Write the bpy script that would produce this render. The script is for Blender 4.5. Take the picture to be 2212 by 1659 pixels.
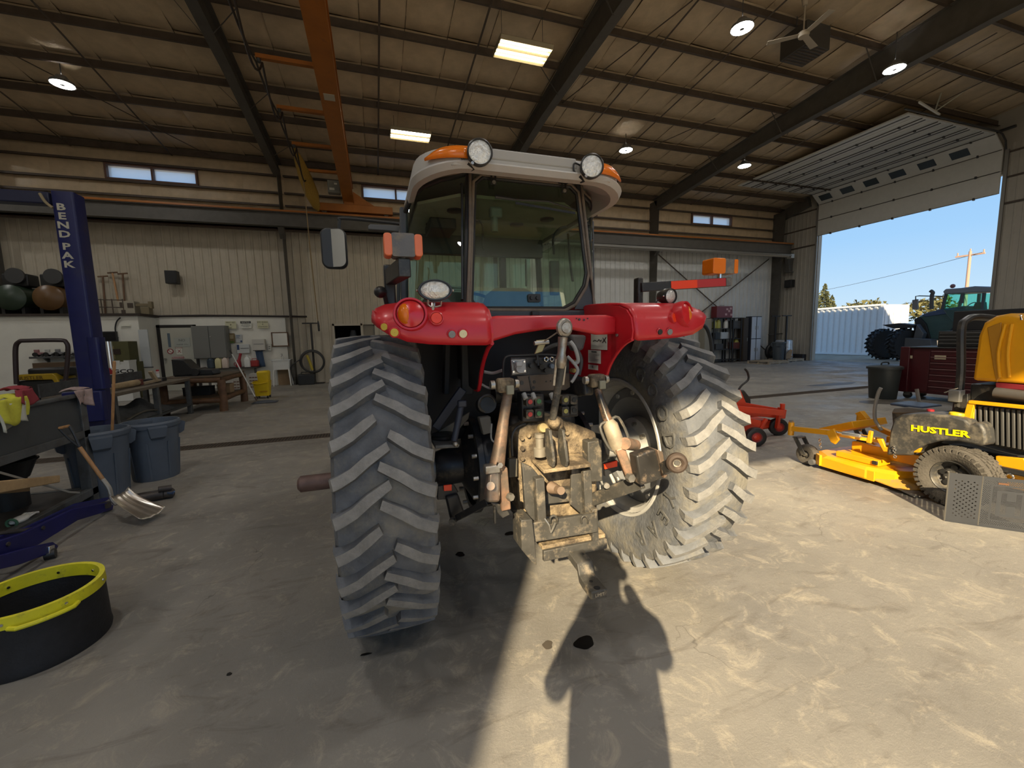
import bpy, bmesh, math, random
from mathutils import Vector, Matrix, Euler
random.seed(7)
for _o in list(bpy.data.objects): bpy.data.objects.remove(_o)
SC = bpy.context.scene
COL = SC.collection
V = Vector
PI = math.pi

# ------------------------------------------------------------------ camera
FPX, CX, CY = 890.0, 1106.0, 829.5
YAW, PITCH, ROLL, CAMZ = math.radians(18.28), math.radians(6.54), math.radians(1.37), 1.70
_f = V((math.sin(YAW) * math.cos(PITCH), math.cos(YAW) * math.cos(PITCH), -math.sin(PITCH)))
_r0 = V((math.cos(YAW), -math.sin(YAW), 0))
_u0 = _r0.cross(_f)
CR = _r0 * math.cos(ROLL) - _u0 * math.sin(ROLL)
CU = _r0 * math.sin(ROLL) + _u0 * math.cos(ROLL)
CPOS = V((0, 0, CAMZ))
cam_data = bpy.data.cameras.new('camera')
cam_data.sensor_fit = 'HORIZONTAL'
cam_data.sensor_width = 36.0
cam_data.lens = 36.0 * FPX / 2212.0
cam_data.clip_start = 0.03
cam_data.clip_end = 500
CAM = bpy.data.objects.new('camera', cam_data)
CAM.matrix_world = Matrix(((CR.x, CU.x, -_f.x, 0), (CR.y, CU.y, -_f.y, 0), (CR.z, CU.z, -_f.z, CAMZ), (0, 0, 0, 1)))
COL.objects.link(CAM)
SC.camera = CAM

def ray(x, y): return _f + CR * ((x - CX) / FPX) + CU * ((CY - y) / FPX)
def P(x, y, Y):            # survey: the point seen at x, y on the upright plane at depth Y
    d = ray(x, y); return CPOS + d * (Y / d.y)
def PXX(x, y, X):
    d = ray(x, y); return CPOS + d * (X / d.x)
def G(x, y, z=0.0):        # ... and on the level plane at height z
    d = ray(x, y); return CPOS + d * ((z - CAMZ) / d.z)

# ------------------------------------------------------------------ sky, sun, exposure
SUN_AZ, SUN_EL = math.radians(29.8), math.radians(29.5)     # light travels toward +Y, +X and down
w = bpy.data.worlds.new('sky'); SC.world = w
w.use_nodes = True
nt = w.node_tree
bg = nt.nodes['Background']
wt = nt.nodes.new('ShaderNodeTexCoord'); ws = nt.nodes.new('ShaderNodeSeparateXYZ'); wr_ = nt.nodes.new('ShaderNodeValToRGB')
nt.links.new(wt.outputs['Generated'], ws.inputs[0]); nt.links.new(ws.outputs['Z'], wr_.inputs[0]); nt.links.new(wr_.outputs[0], bg.inputs[0])
we = wr_.color_ramp.elements                                # clear autumn sky: pale at the horizon, blue overhead, the same all round
we[0].position = 0.0; we[0].color = (.62, .80, .92, 1); we[1].position = .85; we[1].color = (.13, .30, .62, 1)
e = we.new(.16); e.color = (.36, .62, .93, 1); e = we.new(.40); e.color = (.22, .46, .84, 1)
bg.inputs[1].default_value = 0.40
sd = bpy.data.lights.new('sun', 'SUN')
sd.energy = 4.5
sd.color = (1.0, 0.82, 0.54)
sd.angle = math.radians(0.6)
SUN = bpy.data.objects.new('sun', sd)
SUN.rotation_euler = V((math.sin(SUN_AZ) * math.cos(SUN_EL), math.cos(SUN_AZ) * math.cos(SUN_EL), -math.sin(SUN_EL))).to_track_quat('-Z', 'Y').to_euler()
SUN.location = (-8, -14, 12)
COL.objects.link(SUN)
SC.view_settings.view_transform = 'Standard'
SC.view_settings.look = 'None'
SC.view_settings.gamma = 1.0
SC.view_settings.use_curve_mapping = False
SC.view_settings.exposure = 1.4
SC.cycles.max_bounces = 6
SC.cycles.diffuse_bounces = 4
SC.cycles.glossy_bounces = 3
SC.cycles.adaptive_threshold = 0.03
SC.cycles.sample_clamp_indirect = 6.0

# ------------------------------------------------------------------ materials
MATS = {}
def lin(c):
    return tuple((x / 12.92 if x <= .04045 else ((x + .055) / 1.055) ** 2.4) for x in c)
def hexc(s):
    return lin(tuple(int(s[i:i + 2], 16) / 255 for i in (0, 2, 4)))
def M(name, col, rough=.5, metal=0.0, var=.0, vs=6.0, bump=0.0, bs=60.0, dirt=None, ds=3.0, dt=.55, da=.8, spec=.5, stretch=None, trans=0, ior=1.45, emit=None, es=0, coat=0):
    """principled material; var = tone variation, dirt = second colour in noise patches, bump = fine relief"""
    if name in MATS: return MATS[name]
    m = bpy.data.materials.new(name); m.use_nodes = True
    t = m.node_tree; n = t.nodes; b = n['Principled BSDF']
    if isinstance(col, str): col = hexc(col)
    b.inputs['Base Color'].default_value = (*col, 1)
    b.inputs['Roughness'].default_value = rough
    b.inputs['Metallic'].default_value = metal
    b.inputs['Specular IOR Level'].default_value = spec
    if trans: b.inputs['Transmission Weight'].default_value = trans; b.inputs['IOR'].default_value = ior
    if coat: b.inputs['Coat Weight'].default_value = coat; b.inputs['Coat Roughness'].default_value = .15
    if emit: b.inputs['Emission Color'].default_value = (*emit, 1); b.inputs['Emission Strength'].default_value = es
    if var or dirt or bump:
        tc = n.new('ShaderNodeTexCoord'); src = tc.outputs['Object']
        if stretch:
            mp = n.new('ShaderNodeMapping'); mp.inputs['Scale'].default_value = stretch
            t.links.new(src, mp.inputs[0]); src = mp.outputs[0]
    last = None
    if var:
        no = n.new('ShaderNodeTexNoise'); no.inputs['Scale'].default_value = vs; no.inputs['Detail'].default_value = 6; no.inputs['Roughness'].default_value = .6
        t.links.new(src, no.inputs['Vector'])
        rp = n.new('ShaderNodeValToRGB'); e = rp.color_ramp.elements
        e[0].position = .3; e[1].position = .7
        e[0].color = (*[max(0, c * (1 - var)) for c in col], 1); e[1].color = (*[min(1, c * (1 + var)) for c in col], 1)
        t.links.new(no.outputs['Fac'], rp.inputs[0]); last = rp.outputs[0]
    if dirt:
        if isinstance(dirt, str): dirt = hexc(dirt)
        no = n.new('ShaderNodeTexNoise'); no.inputs['Scale'].default_value = ds; no.inputs['Detail'].default_value = 9; no.inputs['Roughness'].default_value = .7
        t.links.new(src, no.inputs['Vector'])
        rp = n.new('ShaderNodeValToRGB'); e = rp.color_ramp.elements
        e[0].position = dt - .08; e[1].position = dt + .1; e[0].color = (0, 0, 0, 1); e[1].color = (da, da, da, 1)
        t.links.new(no.outputs['Fac'], rp.inputs[0])
        mx = n.new('ShaderNodeMix'); mx.data_type = 'RGBA'
        t.links.new(rp.outputs[0], mx.inputs['Factor'])
        if last: t.links.new(last, mx.inputs['A'])
        else: mx.inputs['A'].default_value = (*col, 1)
        mx.inputs['B'].default_value = (*dirt, 1)
        last = mx.outputs['Result']
    if last: t.links.new(last, b.inputs['Base Color'])
    if bump:
        no = n.new('ShaderNodeTexNoise'); no.inputs['Scale'].default_value = bs; no.inputs['Detail'].default_value = 5
        t.links.new(src, no.inputs['Vector'])
        bp = n.new('ShaderNodeBump'); bp.inputs['Strength'].default_value = bump; bp.inputs['Distance'].default_value = .02
        t.links.new(no.outputs['Fac'], bp.inputs['Height']); t.links.new(bp.outputs[0], b.inputs['Normal'])
    MATS[name] = m
    return m
def glass_mat(name, tint, alpha_t=.9, rough=.0):
    """thin pane: mostly see-through, with mirror reflection by angle"""
    m = bpy.data.materials.new(name); m.use_nodes = True
    t = m.node_tree; n = t.nodes; n.remove(n['Principled BSDF']); out = n['Material Output']
    tr = n.new('ShaderNodeBsdfTransparent'); tr.inputs[0].default_value = (*tint, 1)
    gl = n.new('ShaderNodeBsdfGlossy'); gl.inputs['Roughness'].default_value = rough; gl.inputs[0].default_value = (.9, .95, .95, 1)
    lw_ = n.new('ShaderNodeLayerWeight'); lw_.inputs[0].default_value = .5
    po = n.new('ShaderNodeMath'); po.operation = 'POWER'; po.inputs[1].default_value = 4.0
    t.links.new(lw_.outputs['Facing'], po.inputs[0])
    ma = n.new('ShaderNodeMath'); ma.operation = 'MULTIPLY_ADD'; ma.inputs[1].default_value = .75; ma.inputs[2].default_value = 1 - alpha_t
    ma.use_clamp = True
    t.links.new(po.outputs[0], ma.inputs[0])
    mx = n.new('ShaderNodeMixShader')
    t.links.new(ma.outputs[0], mx.inputs[0]); t.links.new(tr.outputs[0], mx.inputs[1]); t.links.new(gl.outputs[0], mx.inputs[2])
    t.links.new(mx.outputs[0], out.inputs[0])
    MATS[name] = m
    return m

# ------------------------------------------------------------------ mesh builder
def frame(d, up=None):
    d = V(d).normalized()
    u = V(up) if up is not None else (V((0, 0, 1)) if abs(d.z) < .95 else V((1, 0, 0)))
    x = u.cross(d)
    if x.length < 1e-5: x = V((1, 0, 0)).cross(d)
    x.normalize(); y = d.cross(x)
    return x, y, d
class MB:
    def __init__(s, xf=None): s.v = []; s.f = []; s.mi = []; s.cm = 0; s.xf = xf
    def add(s, vs, fs):
        o = len(s.v)
        if s.xf is not None: vs = [s.xf @ V(q) for q in vs]
        s.v.extend([tuple(q) for q in vs]); s.f.extend([tuple(i + o for i in f) for f in fs]); s.mi.extend([s.cm] * len(fs))
        return s
    def mat(s, i): s.cm = i; return s
    def box(s, c, d, rot=None):
        c = V(c); hx, hy, hz = d[0] / 2, d[1] / 2, d[2] / 2
        q = [V((x, y, z)) for x in (-hx, hx) for y in (-hy, hy) for z in (-hz, hz)]
        if rot is not None:
            R = rot if isinstance(rot, Matrix) else Euler(rot).to_matrix()
            q = [R @ k for k in q]
        return s.add([k + c for k in q], [(0, 1, 3, 2), (4, 6, 7, 5), (0, 4, 5, 1), (2, 3, 7, 6), (0, 2, 6, 4), (1, 5, 7, 3)])
    def bb(s, a, b):
        a = V(a); b = V(b); return s.box((a + b) / 2, [abs(b[i] - a[i]) for i in range(3)])
    def bar(s, p0, p1, w, h, up=None, w1=None, h1=None):
        p0 = V(p0); p1 = V(p1); x, y, d = frame(p1 - p0, up); w1 = w if w1 is None else w1; h1 = h if h1 is None else h1
        q = []
        for p, ww, hh in ((p0, w, h), (p1, w1, h1)):
            for sx, sy in ((-1, -1), (1, -1), (1, 1), (-1, 1)): q.append(p + x * (sx * ww / 2) + y * (sy * hh / 2))
        return s.add(q, [(3, 2, 1, 0), (4, 5, 6, 7), (0, 1, 5, 4), (1, 2, 6, 5), (2, 3, 7, 6), (3, 0, 4, 7)])
    def cyl(s, p0, p1, r, r1=None, n=14, cap=True):
        return s.rings([(p0, r), (p1, r if r1 is None else r1)], n, cap)
    def rings(s, pr, n=14, cap=True, d=None):
        p0 = V(pr[0][0]); p1 = V(pr[-1][0]); x, y, _ = frame(d if d is not None else p1 - p0)
        q = []
        for p, r in pr:
            p = V(p)
            for k in range(n): a = 2 * PI * k / n; q.append(p + x * (r * math.cos(a)) + y * (r * math.sin(a)))
        fs = []
        for j in range(len(pr) - 1):
            for k in range(n): fs.append((j * n + k, j * n + (k + 1) % n, (j + 1) * n + (k + 1) % n, (j + 1) * n + k))
        if cap: fs.append(tuple(range(n - 1, -1, -1))); fs.append(tuple((len(pr) - 1) * n + k for k in range(n)))
        return s.add(q, fs)
    def lathe(s, prof, o, ax, n=32, cap=False, closed=False):
        """prof: (radius, height along ax)"""
        o = V(o); x, y, d = frame(ax)
        q = []
        for r, h in prof:
            for k in range(n): a = 2 * PI * k / n; q.append(o + d * h + x * (r * math.cos(a)) + y * (r * math.sin(a)))
        fs = []; m = len(prof)
        for j in range(m if closed else m - 1):
            j2 = (j + 1) % m
            for k in range(n): fs.append((j * n + k, j * n + (k + 1) % n, j2 * n + (k + 1) % n, j2 * n + k))
        if cap: fs.append(tuple(range(n - 1, -1, -1))); fs.append(tuple((m - 1) * n + k for k in range(n)))
        return s.add(q, fs)
    def tube(s, pts, r, n=8, closed=False, cap=True):
        pts = [V(p) for p in pts]; m = len(pts); q = []; px = None
        for i, p in enumerate(pts):
            if closed: d = pts[(i + 1) % m] - pts[i - 1]
            else: d = pts[min(i + 1, m - 1)] - pts[max(i - 1, 0)]
            d.normalize()
            if px is None: x, y, _ = frame(d)
            else:
                x = px - d * px.dot(d)
                if x.length < 1e-4: x, y, _ = frame(d)
                x.normalize(); y = d.cross(x)
            px = x; rr = r[i] if isinstance(r, (list, tuple)) else r
            for k in range(n): a = 2 * PI * k / n; q.append(p + x * (rr * math.cos(a)) + y * (rr * math.sin(a)))
        fs = []
        for j in range(m if closed else m - 1):
            j2 = (j + 1) % m
            for k in range(n): fs.append((j * n + k, j * n + (k + 1) % n, j2 * n + (k + 1) % n, j2 * n + k))
        if cap and not closed: fs.append(tuple(range(n - 1, -1, -1))); fs.append(tuple((m - 1) * n + k for k in range(n)))
        return s.add(q, fs)
    def prism(s, pts, ext):
        """flat polygon of 3D points pushed along ext"""
        pts = [V(p) for p in pts]; e = V(ext); n = len(pts)
        return s.add(pts + [p + e for p in pts], [tuple(range(n - 1, -1, -1)), tuple(range(n, 2 * n))] + [(k, (k + 1) % n, n + (k + 1) % n, n + k) for k in range(n)])
    def loft(s, secs, closed=True, cap=True):
        """secs: equal-length point loops"""
        n = len(secs[0]); q = [V(p) for sec in secs for p in sec]; fs = []
        for j in range(len(secs) - 1):
            for k in range(n if closed else n - 1): fs.append((j * n + k, j * n + (k + 1) % n, (j + 1) * n + (k + 1) % n, (j + 1) * n + k))
        if cap and closed: fs.append(tuple(range(n - 1, -1, -1))); fs.append(tuple((len(secs) - 1) * n + k for k in range(n)))
        return s.add(q, fs)
    def sphere(s, c, r, n=14, m=9):
        c = V(c); r = r if isinstance(r, (list, tuple)) else (r, r, r); q = [c + V((0, 0, r[2]))]
        for j in range(1, m):
            t = PI * j / m
            for k in range(n): a = 2 * PI * k / n; q.append(c + V((r[0] * math.sin(t) * math.cos(a), r[1] * math.sin(t) * math.sin(a), r[2] * math.cos(t))))
        q.append(c - V((0, 0, r[2]))); fs = []; L = len(q) - 1
        for k in range(n): fs.append((0, 1 + k, 1 + (k + 1) % n)); fs.append((L, 1 + (m - 2) * n + (k + 1) % n, 1 + (m - 2) * n + k))
        for j in range(m - 2):
            for k in range(n): a = 1 + j * n; fs.append((a + k, a + n + k, a + n + (k + 1) % n, a + (k + 1) % n))
        return s.add(q, fs)
    def torus(s, c, ax, R, r, n=32, m=8):
        c = V(c); x, y, d = frame(ax)
        return s.tube([c + x * (R * math.cos(2 * PI * k / n)) + y * (R * math.sin(2 * PI * k / n)) for k in range(n)], r, m, closed=True)
    def grid(s, fn, nu, nv):
        q = [V(fn(u / nu, v / nv)) for u in range(nu + 1) for v in range(nv + 1)]
        return s.add(q, [(u * (nv + 1) + v, (u + 1) * (nv + 1) + v, (u + 1) * (nv + 1) + v + 1, u * (nv + 1) + v + 1) for u in range(nu) for v in range(nv)])
    def mesh(s, name, mats, smooth=True, ang=35, inv=None, shift=None):
        me = bpy.data.meshes.new(name)
        vs = s.v
        if inv is not None: vs = [tuple(inv @ V(q)) for q in vs]
        if shift is not None: vs = [(q[0] - shift[0], q[1] - shift[1], q[2] - shift[2]) for q in vs]
        me.from_pydata(vs, [], s.f)
        for m in (mats if isinstance(mats, (list, tuple)) else [mats]): me.materials.append(m)
        if len(me.materials) > 1: me.polygons.foreach_set('material_index', s.mi)
        if smooth:
            me.polygons.foreach_set('use_smooth', [True] * len(me.polygons))
            me.update(); me.set_sharp_from_angle(angle=math.radians(ang))
        me.update()
        return me
    def build(s, name, mats, parent=None, smooth=True, ang=35, bevel=0, solid=0, sub=0, fixn=False):
        """one mesh object: a part under parent (coordinates given in the world), or a thing with its origin at its base"""
        if parent is not None:
            root = parent
            while root.parent is not None: root = root.parent
            me = s.mesh(name, mats, smooth, ang, inv=ROOTM[root.name].inverted())
            o = bpy.data.objects.new(name, me); COL.objects.link(o); o.parent = parent
        else:
            xs = [q[0] for q in s.v]; ys = [q[1] for q in s.v]; zs = [q[2] for q in s.v]
            b = ((min(xs) + max(xs)) / 2, (min(ys) + max(ys)) / 2, min(zs))
            me = s.mesh(name, mats, smooth, ang, shift=b)
            o = bpy.data.objects.new(name, me); COL.objects.link(o); o.location = b
            ROOTM[o.name] = Matrix.Translation(b)
        if fixn:
            bm = bmesh.new(); bm.from_mesh(me); bmesh.ops.recalc_face_normals(bm, faces=bm.faces); bm.to_mesh(me); bm.free()
        if sub:
            k = o.modifiers.new('sub', 'SUBSURF'); k.levels = sub; k.render_levels = sub
        if solid:
            k = o.modifiers.new('solid', 'SOLIDIFY'); k.thickness = solid; k.offset = 0
        if bevel:
            k = o.modifiers.new('bevel', 'BEVEL'); k.width = bevel; k.segments = 2; k.limit_method = 'ANGLE'; k.angle_limit = math.radians(40)
        return o
ROOTM = {}
def thing(name, label, cat, loc=(0, 0, 0), rotz=0, group=None):
    o = bpy.data.objects.new(name, None); COL.objects.link(o)
    o.empty_display_size = .1
    o.location = loc; o.rotation_euler = (0, 0, rotz)
    ROOTM[o.name] = Matrix.Translation(V(loc)) @ Matrix.Rotation(rotz, 4, 'Z')
    return tag(o, label, cat, group)
def tag(o, label, cat, group=None):
    o['label'] = label; o['category'] = cat
    if group: o['group'] = group
    return o
def lab(o, label): o['label'] = label; return o
def struct(o): o['kind'] = 'structure'; return o
def stuff(o): o['kind'] = 'stuff'; return o
def piece(name, me, parent, mw):
    """a piece that shares mesh data, placed by world matrix mw under parent"""
    o = bpy.data.objects.new(name, me); COL.objects.link(o); o.parent = parent
    root = parent
    while root.parent is not None: root = root.parent
    o.matrix_basis = ROOTM[root.name].inverted() @ mw
    return o
def dup(root, loc, rotz, label, group=None, scale=None):
    r = root.copy(); COL.objects.link(r); r.location = loc; r.rotation_euler = (0, 0, rotz)
    ROOTM[r.name] = Matrix.Translation(V(loc)) @ Matrix.Rotation(rotz, 4, 'Z')
    r['label'] = label
    if group: r['group'] = group
    if scale: r.scale = scale
    for ch in list(root.children):
        c = ch.copy(); COL.objects.link(c); c.parent = r
        for g in ch.children:
            d = g.copy(); COL.objects.link(d); d.parent = c
    return r
def text(name, s, size, o, xdir, ydir, mat, parent, depth=.002, sx=1.0, align='CENTER', spacing=1.0, bold=0.0):
    """flat lettering with its foot line through o, reading along xdir, upright along ydir"""
    cu = bpy.data.curves.new('lettering', 'FONT'); cu.body = s; cu.size = size; cu.align_x = align; cu.align_y = 'CENTER'
    cu.extrude = depth / 2; cu.resolution_u = 2; cu.space_character = spacing; cu.offset = bold * size
    ob = bpy.data.objects.new('lettering', cu); COL.objects.link(ob)
    dg = bpy.context.evaluated_depsgraph_get()
    me = bpy.data.meshes.new_from_object(ob.evaluated_get(dg))
    bpy.data.objects.remove(ob); bpy.data.curves.remove(cu)
    x = V(xdir).normalized(); y = V(ydir); y = (y - x * y.dot(x)).normalized(); z = x.cross(y)
    me.materials.clear(); me.materials.append(mat)
    mw = Matrix(((x.x * sx, y.x, z.x, o[0]), (x.y * sx, y.y, z.y, o[1]), (x.z * sx, y.z, z.z, o[2]), (0, 0, 0, 1)))
    return piece(name, me, parent, mw)
def arc(c, u, v, r, a0, a1, n):
    c = V(c); u = V(u); v = V(v)
    return [c + u * (r * math.cos(a0 + (a1 - a0) * k / n)) + v * (r * math.sin(a0 + (a1 - a0) * k / n)) for k in range(n + 1)]
def smooth_path(pts, n=6):
    pts = [V(p) for p in pts]; out = []
    for i in range(len(pts) - 1):
        p0 = pts[max(i - 1, 0)]; p1 = pts[i]; p2 = pts[i + 1]; p3 = pts[min(i + 2, len(pts) - 1)]
        for k in range(n):
            t = k / n
            out.append(.5 * ((2 * p1) + (p2 - p0) * t + (2 * p0 - 5 * p1 + 4 * p2 - p3) * t * t + (3 * p1 - p0 - 3 * p2 + p3) * t ** 3))
    return out + [pts[-1]]
def rrect(w, h, r, n=4):
    """rounded rectangle outline, 2D"""
    o = []
    for cx, cy, a in ((w / 2 - r, h / 2 - r, 0), (-w / 2 + r, h / 2 - r, PI / 2), (-w / 2 + r, -h / 2 + r, PI), (w / 2 - r, -h / 2 + r, 1.5 * PI)):
        for k in range(n + 1): t = a + PI / 2 * k / n; o.append((cx + r * math.cos(t), cy + r * math.sin(t)))
    return o

concrete = M('concrete_floor', '8a8074', .75, var=.16, vs=1.6, bump=.25, bs=26)
ribbed = M('liner_sheet', (.46, .405, .31), .55, var=.08, vs=2.5)
ribbed_w = M('liner_sheet_white', (.58, .58, .55), .5, var=.06, vs=2.5)
insul = M('insulation_vinyl', (.58, .45, .29), .45, var=.12, vs=3.0, bump=.35, bs=9)
steel_br = M('brown_primer_steel', (.085, .062, .045), .6, var=.2, vs=4)
steel_gr = M('grey_green_steel', (.088, .080, .068), .6, var=.15, vs=4)
orange = M('crane_orange', (.33, .105, .007), .5, var=.12, vs=3, dirt=(.1, .05, .02), ds=6, dt=.66)
paint_wh = M('white_wall_paint', (.74, .72, .64), .6, var=.05, vs=2)
black = M('black_plastic', (.018, .018, .018), .45, var=.15)
blackm = M('black_steel', (.028, .028, .030), .4, metal=.2, var=.2, dirt=(.16, .13, .09), ds=9, dt=.62)
greyp = M('grey_bench_paint', (.085, .09, .092), .5, var=.12, dirt=(.04, .035, .03), ds=5)
rubber = M('tyre_rubber', (.118, .124, .135), .8, var=.25, vs=9, bump=.3, bs=40, dirt=(.27, .24, .175), ds=3.2, dt=.54, da=.6)
lugm = M('tyre_lug_face', (.22, .215, .205), .85, var=.22, vs=14, bump=.25, bs=60, dirt=(.14, .143, .15), ds=6, dt=.58, da=.7)
red = M('tractor_red', (.56, .011, .020), .40, var=.06, vs=4, dirt=(.38, .07, .07), ds=5, dt=.62, da=.25, coat=.25)
roofc = M('cab_roof_grey', (.41, .385, .345), .55, var=.05, vs=5, bump=.05, bs=200)
trimc = M('cab_trim_dark', (.045, .048, .055), .5, var=.15)
frame_d = M('window_frame_dust', (.17, .135, .10), .6, var=.25, vs=12)
dusty = M('dusty_cast_iron', (.10, .075, .05), .75, var=.35, vs=14, dirt=(.42, .32, .19), ds=7, dt=.52, da=.8, bump=.4, bs=40)
worn = M('worn_black_paint', (.055, .052, .046), .55, var=.3, vs=12, dirt=(.36, .29, .20), ds=14, dt=.60, da=.6)
bare = M('bare_steel', (.42, .40, .36), .38, metal=.85, var=.25, vs=12, dirt=(.22, .12, .06), ds=10, dt=.6)
chrome = M('bright_steel', (.75, .75, .74), .2, metal=1.0)
rusty = M('scraped_link', (.16, .12, .09), .5, metal=.3, var=.3, vs=10, dirt=(.42, .24, .15), ds=9, dt=.52, da=.75)
amber = M('amber_lens', (.85, .20, .008), .22, spec=.6, trans=.15)
amber2 = M('faded_amber_lens', (.75, .18, .07), .4)
redlens = M('red_lens', (.62, .014, .02), .22, spec=.6)
orefl = M('orange_red_reflector', (.85, .055, .012), .3)
lampglass = M('lamp_lens', (.72, .70, .64), .12, metal=.35, var=.18, vs=60, bump=.5, bs=55)
cream = M('cream_button', (.80, .72, .45), .5)
yellowb = M('yellow_button', (.60, .44, .06), .5)
rim_g = M('rim_grey', (.52, .51, .48), .45, metal=.1, var=.1, dirt=(.38, .33, .24), ds=4, dt=.62, da=.5)
disc_g = M('wheel_disc_grey', (.24, .245, .25), .45, metal=.2, var=.1)
hose_g = M('grey_hose', (.30, .30, .29), .55)
glass = glass_mat('cab_glass', (.74, .82, .74), .93)
clear = glass_mat('clear_glass', (.9, .95, .95), .94)
mirrorm = M('mirror_face', (.85, .88, .87), .02, metal=1.0)
myel = M('mower_yellow', (.72, .33, .004), .4, var=.05, vs=5, coat=.2, dirt=(.45, .25, .06), ds=7, dt=.66, da=.4)
mblk = M('mower_black', (.020, .020, .020), .38, var=.2, dirt=(.14, .12, .09), ds=8, dt=.6, da=.5)
mgrey = M('mower_tank_plastic', (.045, .044, .042), .5, var=.2, dirt=(.22, .19, .14), ds=10, dt=.55, da=.6)
turf = M('turf_tyre', (.085, .075, .062), .85, var=.2, vs=14, bump=.3)
can_b = M('bin_blue_grey', (.085, .105, .135), .5, var=.08, vs=5)
wood = M('handle_wood', (.42, .22, .09), .5, var=.2, vs=8, stretch=(8, 8, 1))
pine = M('raw_timber', (.48, .33, .17), .7, var=.25, vs=6)
logm = M('bench_log', (.13, .065, .03), .6, var=.4, vs=5)
white_p = M('white_plastic', (.70, .70, .66), .5, var=.04)
sign_w = M('sign_white', (.72, .71, .62), .5)
ink = M('print_black', (.015, .015, .015), .6)
ink_r = M('print_red', (.35, .02, .03), .6)
yel_p = M('bucket_yellow', (.72, .50, .01), .45, var=.06)
blue_p = M('lift_blue', (.005, .009, .085), .4, var=.15, dirt=(.03, .03, .04), ds=3, dt=.6, da=.5)
tub_y = M('tub_rim_yellow', (.72, .66, .02), .5, var=.1, vs=10, dirt=(.30, .26, .05), ds=16, dt=.63)
tub_b = M('tub_black', (.013, .013, .015), .6, var=.3, vs=20, bump=.15, bs=90)
cardb = M('cardboard', (.30, .20, .11), .8, var=.1)
grn_box = M('olive_carton', (.09, .085, .028), .7, var=.1)
mred = M('toolbox_red', (.055, .006, .009), .4, var=.12)
rmow = M('red_mower_paint', (.62, .045, .012), .4, var=.06)

# ================================================================== the shed
YB, XR, XL, YF = 18.6, 22.9, -16.0, -6.2          # inner faces of the walls
RY = 6.2                                           # ridge line
def roofz(Y): return 8.45 + .095 * (YB - max(Y, 2 * RY - Y))
def holed(mb, u0, u1, v0, v1, holes, place):
    us = sorted({u0, u1, *[h[0] for h in holes], *[h[1] for h in holes]}); vs = sorted({v0, v1, *[h[2] for h in holes], *[h[3] for h in holes]})
    for i in range(len(us) - 1):
        for j in range(len(vs) - 1):
            cu = (us[i] + us[i + 1]) / 2; cv = (vs[j] + vs[j + 1]) / 2
            if any(h[0] < cu < h[1] and h[2] < cv < h[3] for h in holes): continue
            place(mb, us[i], us[i + 1], vs[j], vs[j + 1])
    return mb
# ---- floor: one slab, colour from dust, old stains and hairline cracks
fm = bpy.data.materials.new('dusty_concrete'); fm.use_nodes = True
t = fm.node_tree; n = t.nodes; b = n['Principled BSDF']; L = t.links.new
tc = n.new('ShaderNodeTexCoord')
def noise(scale, det=6, rough=.6, vec=None, dist=0):
    q = n.new('ShaderNodeTexNoise'); q.inputs['Scale'].default_value = scale; q.inputs['Detail'].default_value = det; q.inputs['Roughness'].default_value = rough; q.inputs['Distortion'].default_value = dist
    L(vec or tc.outputs['Object'], q.inputs['Vector']); return q.outputs['Fac']
def ramp(x, p0, p1, c0=(0, 0, 0), c1=(1, 1, 1)):
    q = n.new('ShaderNodeValToRGB'); e = q.color_ramp.elements; e[0].position = p0; e[1].position = p1; e[0].color = (*c0, 1); e[1].color = (*c1, 1); L(x, q.inputs[0]); return q.outputs[0]
def mixc(f, a, bb):
    q = n.new('ShaderNodeMix'); q.data_type = 'RGBA'
    L(f, q.inputs['Factor'])
    for k, x in (('A', a), ('B', bb)):
        if isinstance(x, tuple): q.inputs[k].default_value = (*x, 1)
        else: L(x, q.inputs[k])
    return q.outputs['Result']
base = ramp(noise(.55, 8), .34, .66, (.202, .190, .172), (.310, .288, .250))
base = mixc(ramp(noise(5, 10, .8, dist=.9), .52, .66, (0, 0, 0), (.85, .85, .85)), base, (.42, .375, .30))
mp = n.new('ShaderNodeMapping'); mp.inputs['Scale'].default_value = (.9, 2.6, 1); mp.inputs['Rotation'].default_value = (0, 0, .45); L(tc.outputs['Object'], mp.inputs[0])
base = mixc(ramp(noise(2.1, 9, .7, mp.outputs[0], 1.2), .54, .68, (0, 0, 0), (.6, .6, .6)), base, (.135, .118, .10))
base = mixc(ramp(noise(1.1, 5, .55), .66, .74, (0, 0, 0), (.6, .6, .6)), base, (.13, .115, .10))
vo = n.new('ShaderNodeTexVoronoi'); vo.feature = 'DISTANCE_TO_EDGE'; vo.inputs['Scale'].default_value = .8
mp2 = n.new('ShaderNodeVectorMath'); mp2.operation = 'ADD'
nz = n.new('ShaderNodeTexNoise'); nz.inputs['Scale'].default_value = 1.3; nz.inputs['Detail'].default_value = 5; L(tc.outputs['Object'], nz.inputs['Vector'])
L(tc.outputs['Object'], mp2.inputs[0]); L(nz.outputs['Color'], mp2.inputs[1]); L(mp2.outputs[0], vo.inputs['Vector'])
cr = ramp(vo.outputs['Distance'], .0, .0035, (.6, .6, .6), (0, 0, 0))
mk = n.new('ShaderNodeMath'); mk.operation = 'MULTIPLY'; L(cr, mk.inputs[0]); L(ramp(noise(.9, 3), .5, .62), mk.inputs[1])
base = mixc(mk.outputs[0], base, (.07, .06, .05))
L(base, b.inputs['Base Color'])
L(ramp(noise(1.2, 5), .4, .65, (.42, .42, .42), (.85, .85, .85)), b.inputs['Roughness'])
bp = n.new('ShaderNodeBump'); bp.inputs['Strength'].default_value = .45; bp.inputs['Distance'].default_value = .012
L(noise(14, 10, .8, dist=.2), bp.inputs['Height']); L(bp.outputs[0], b.inputs['Normal'])
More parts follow.
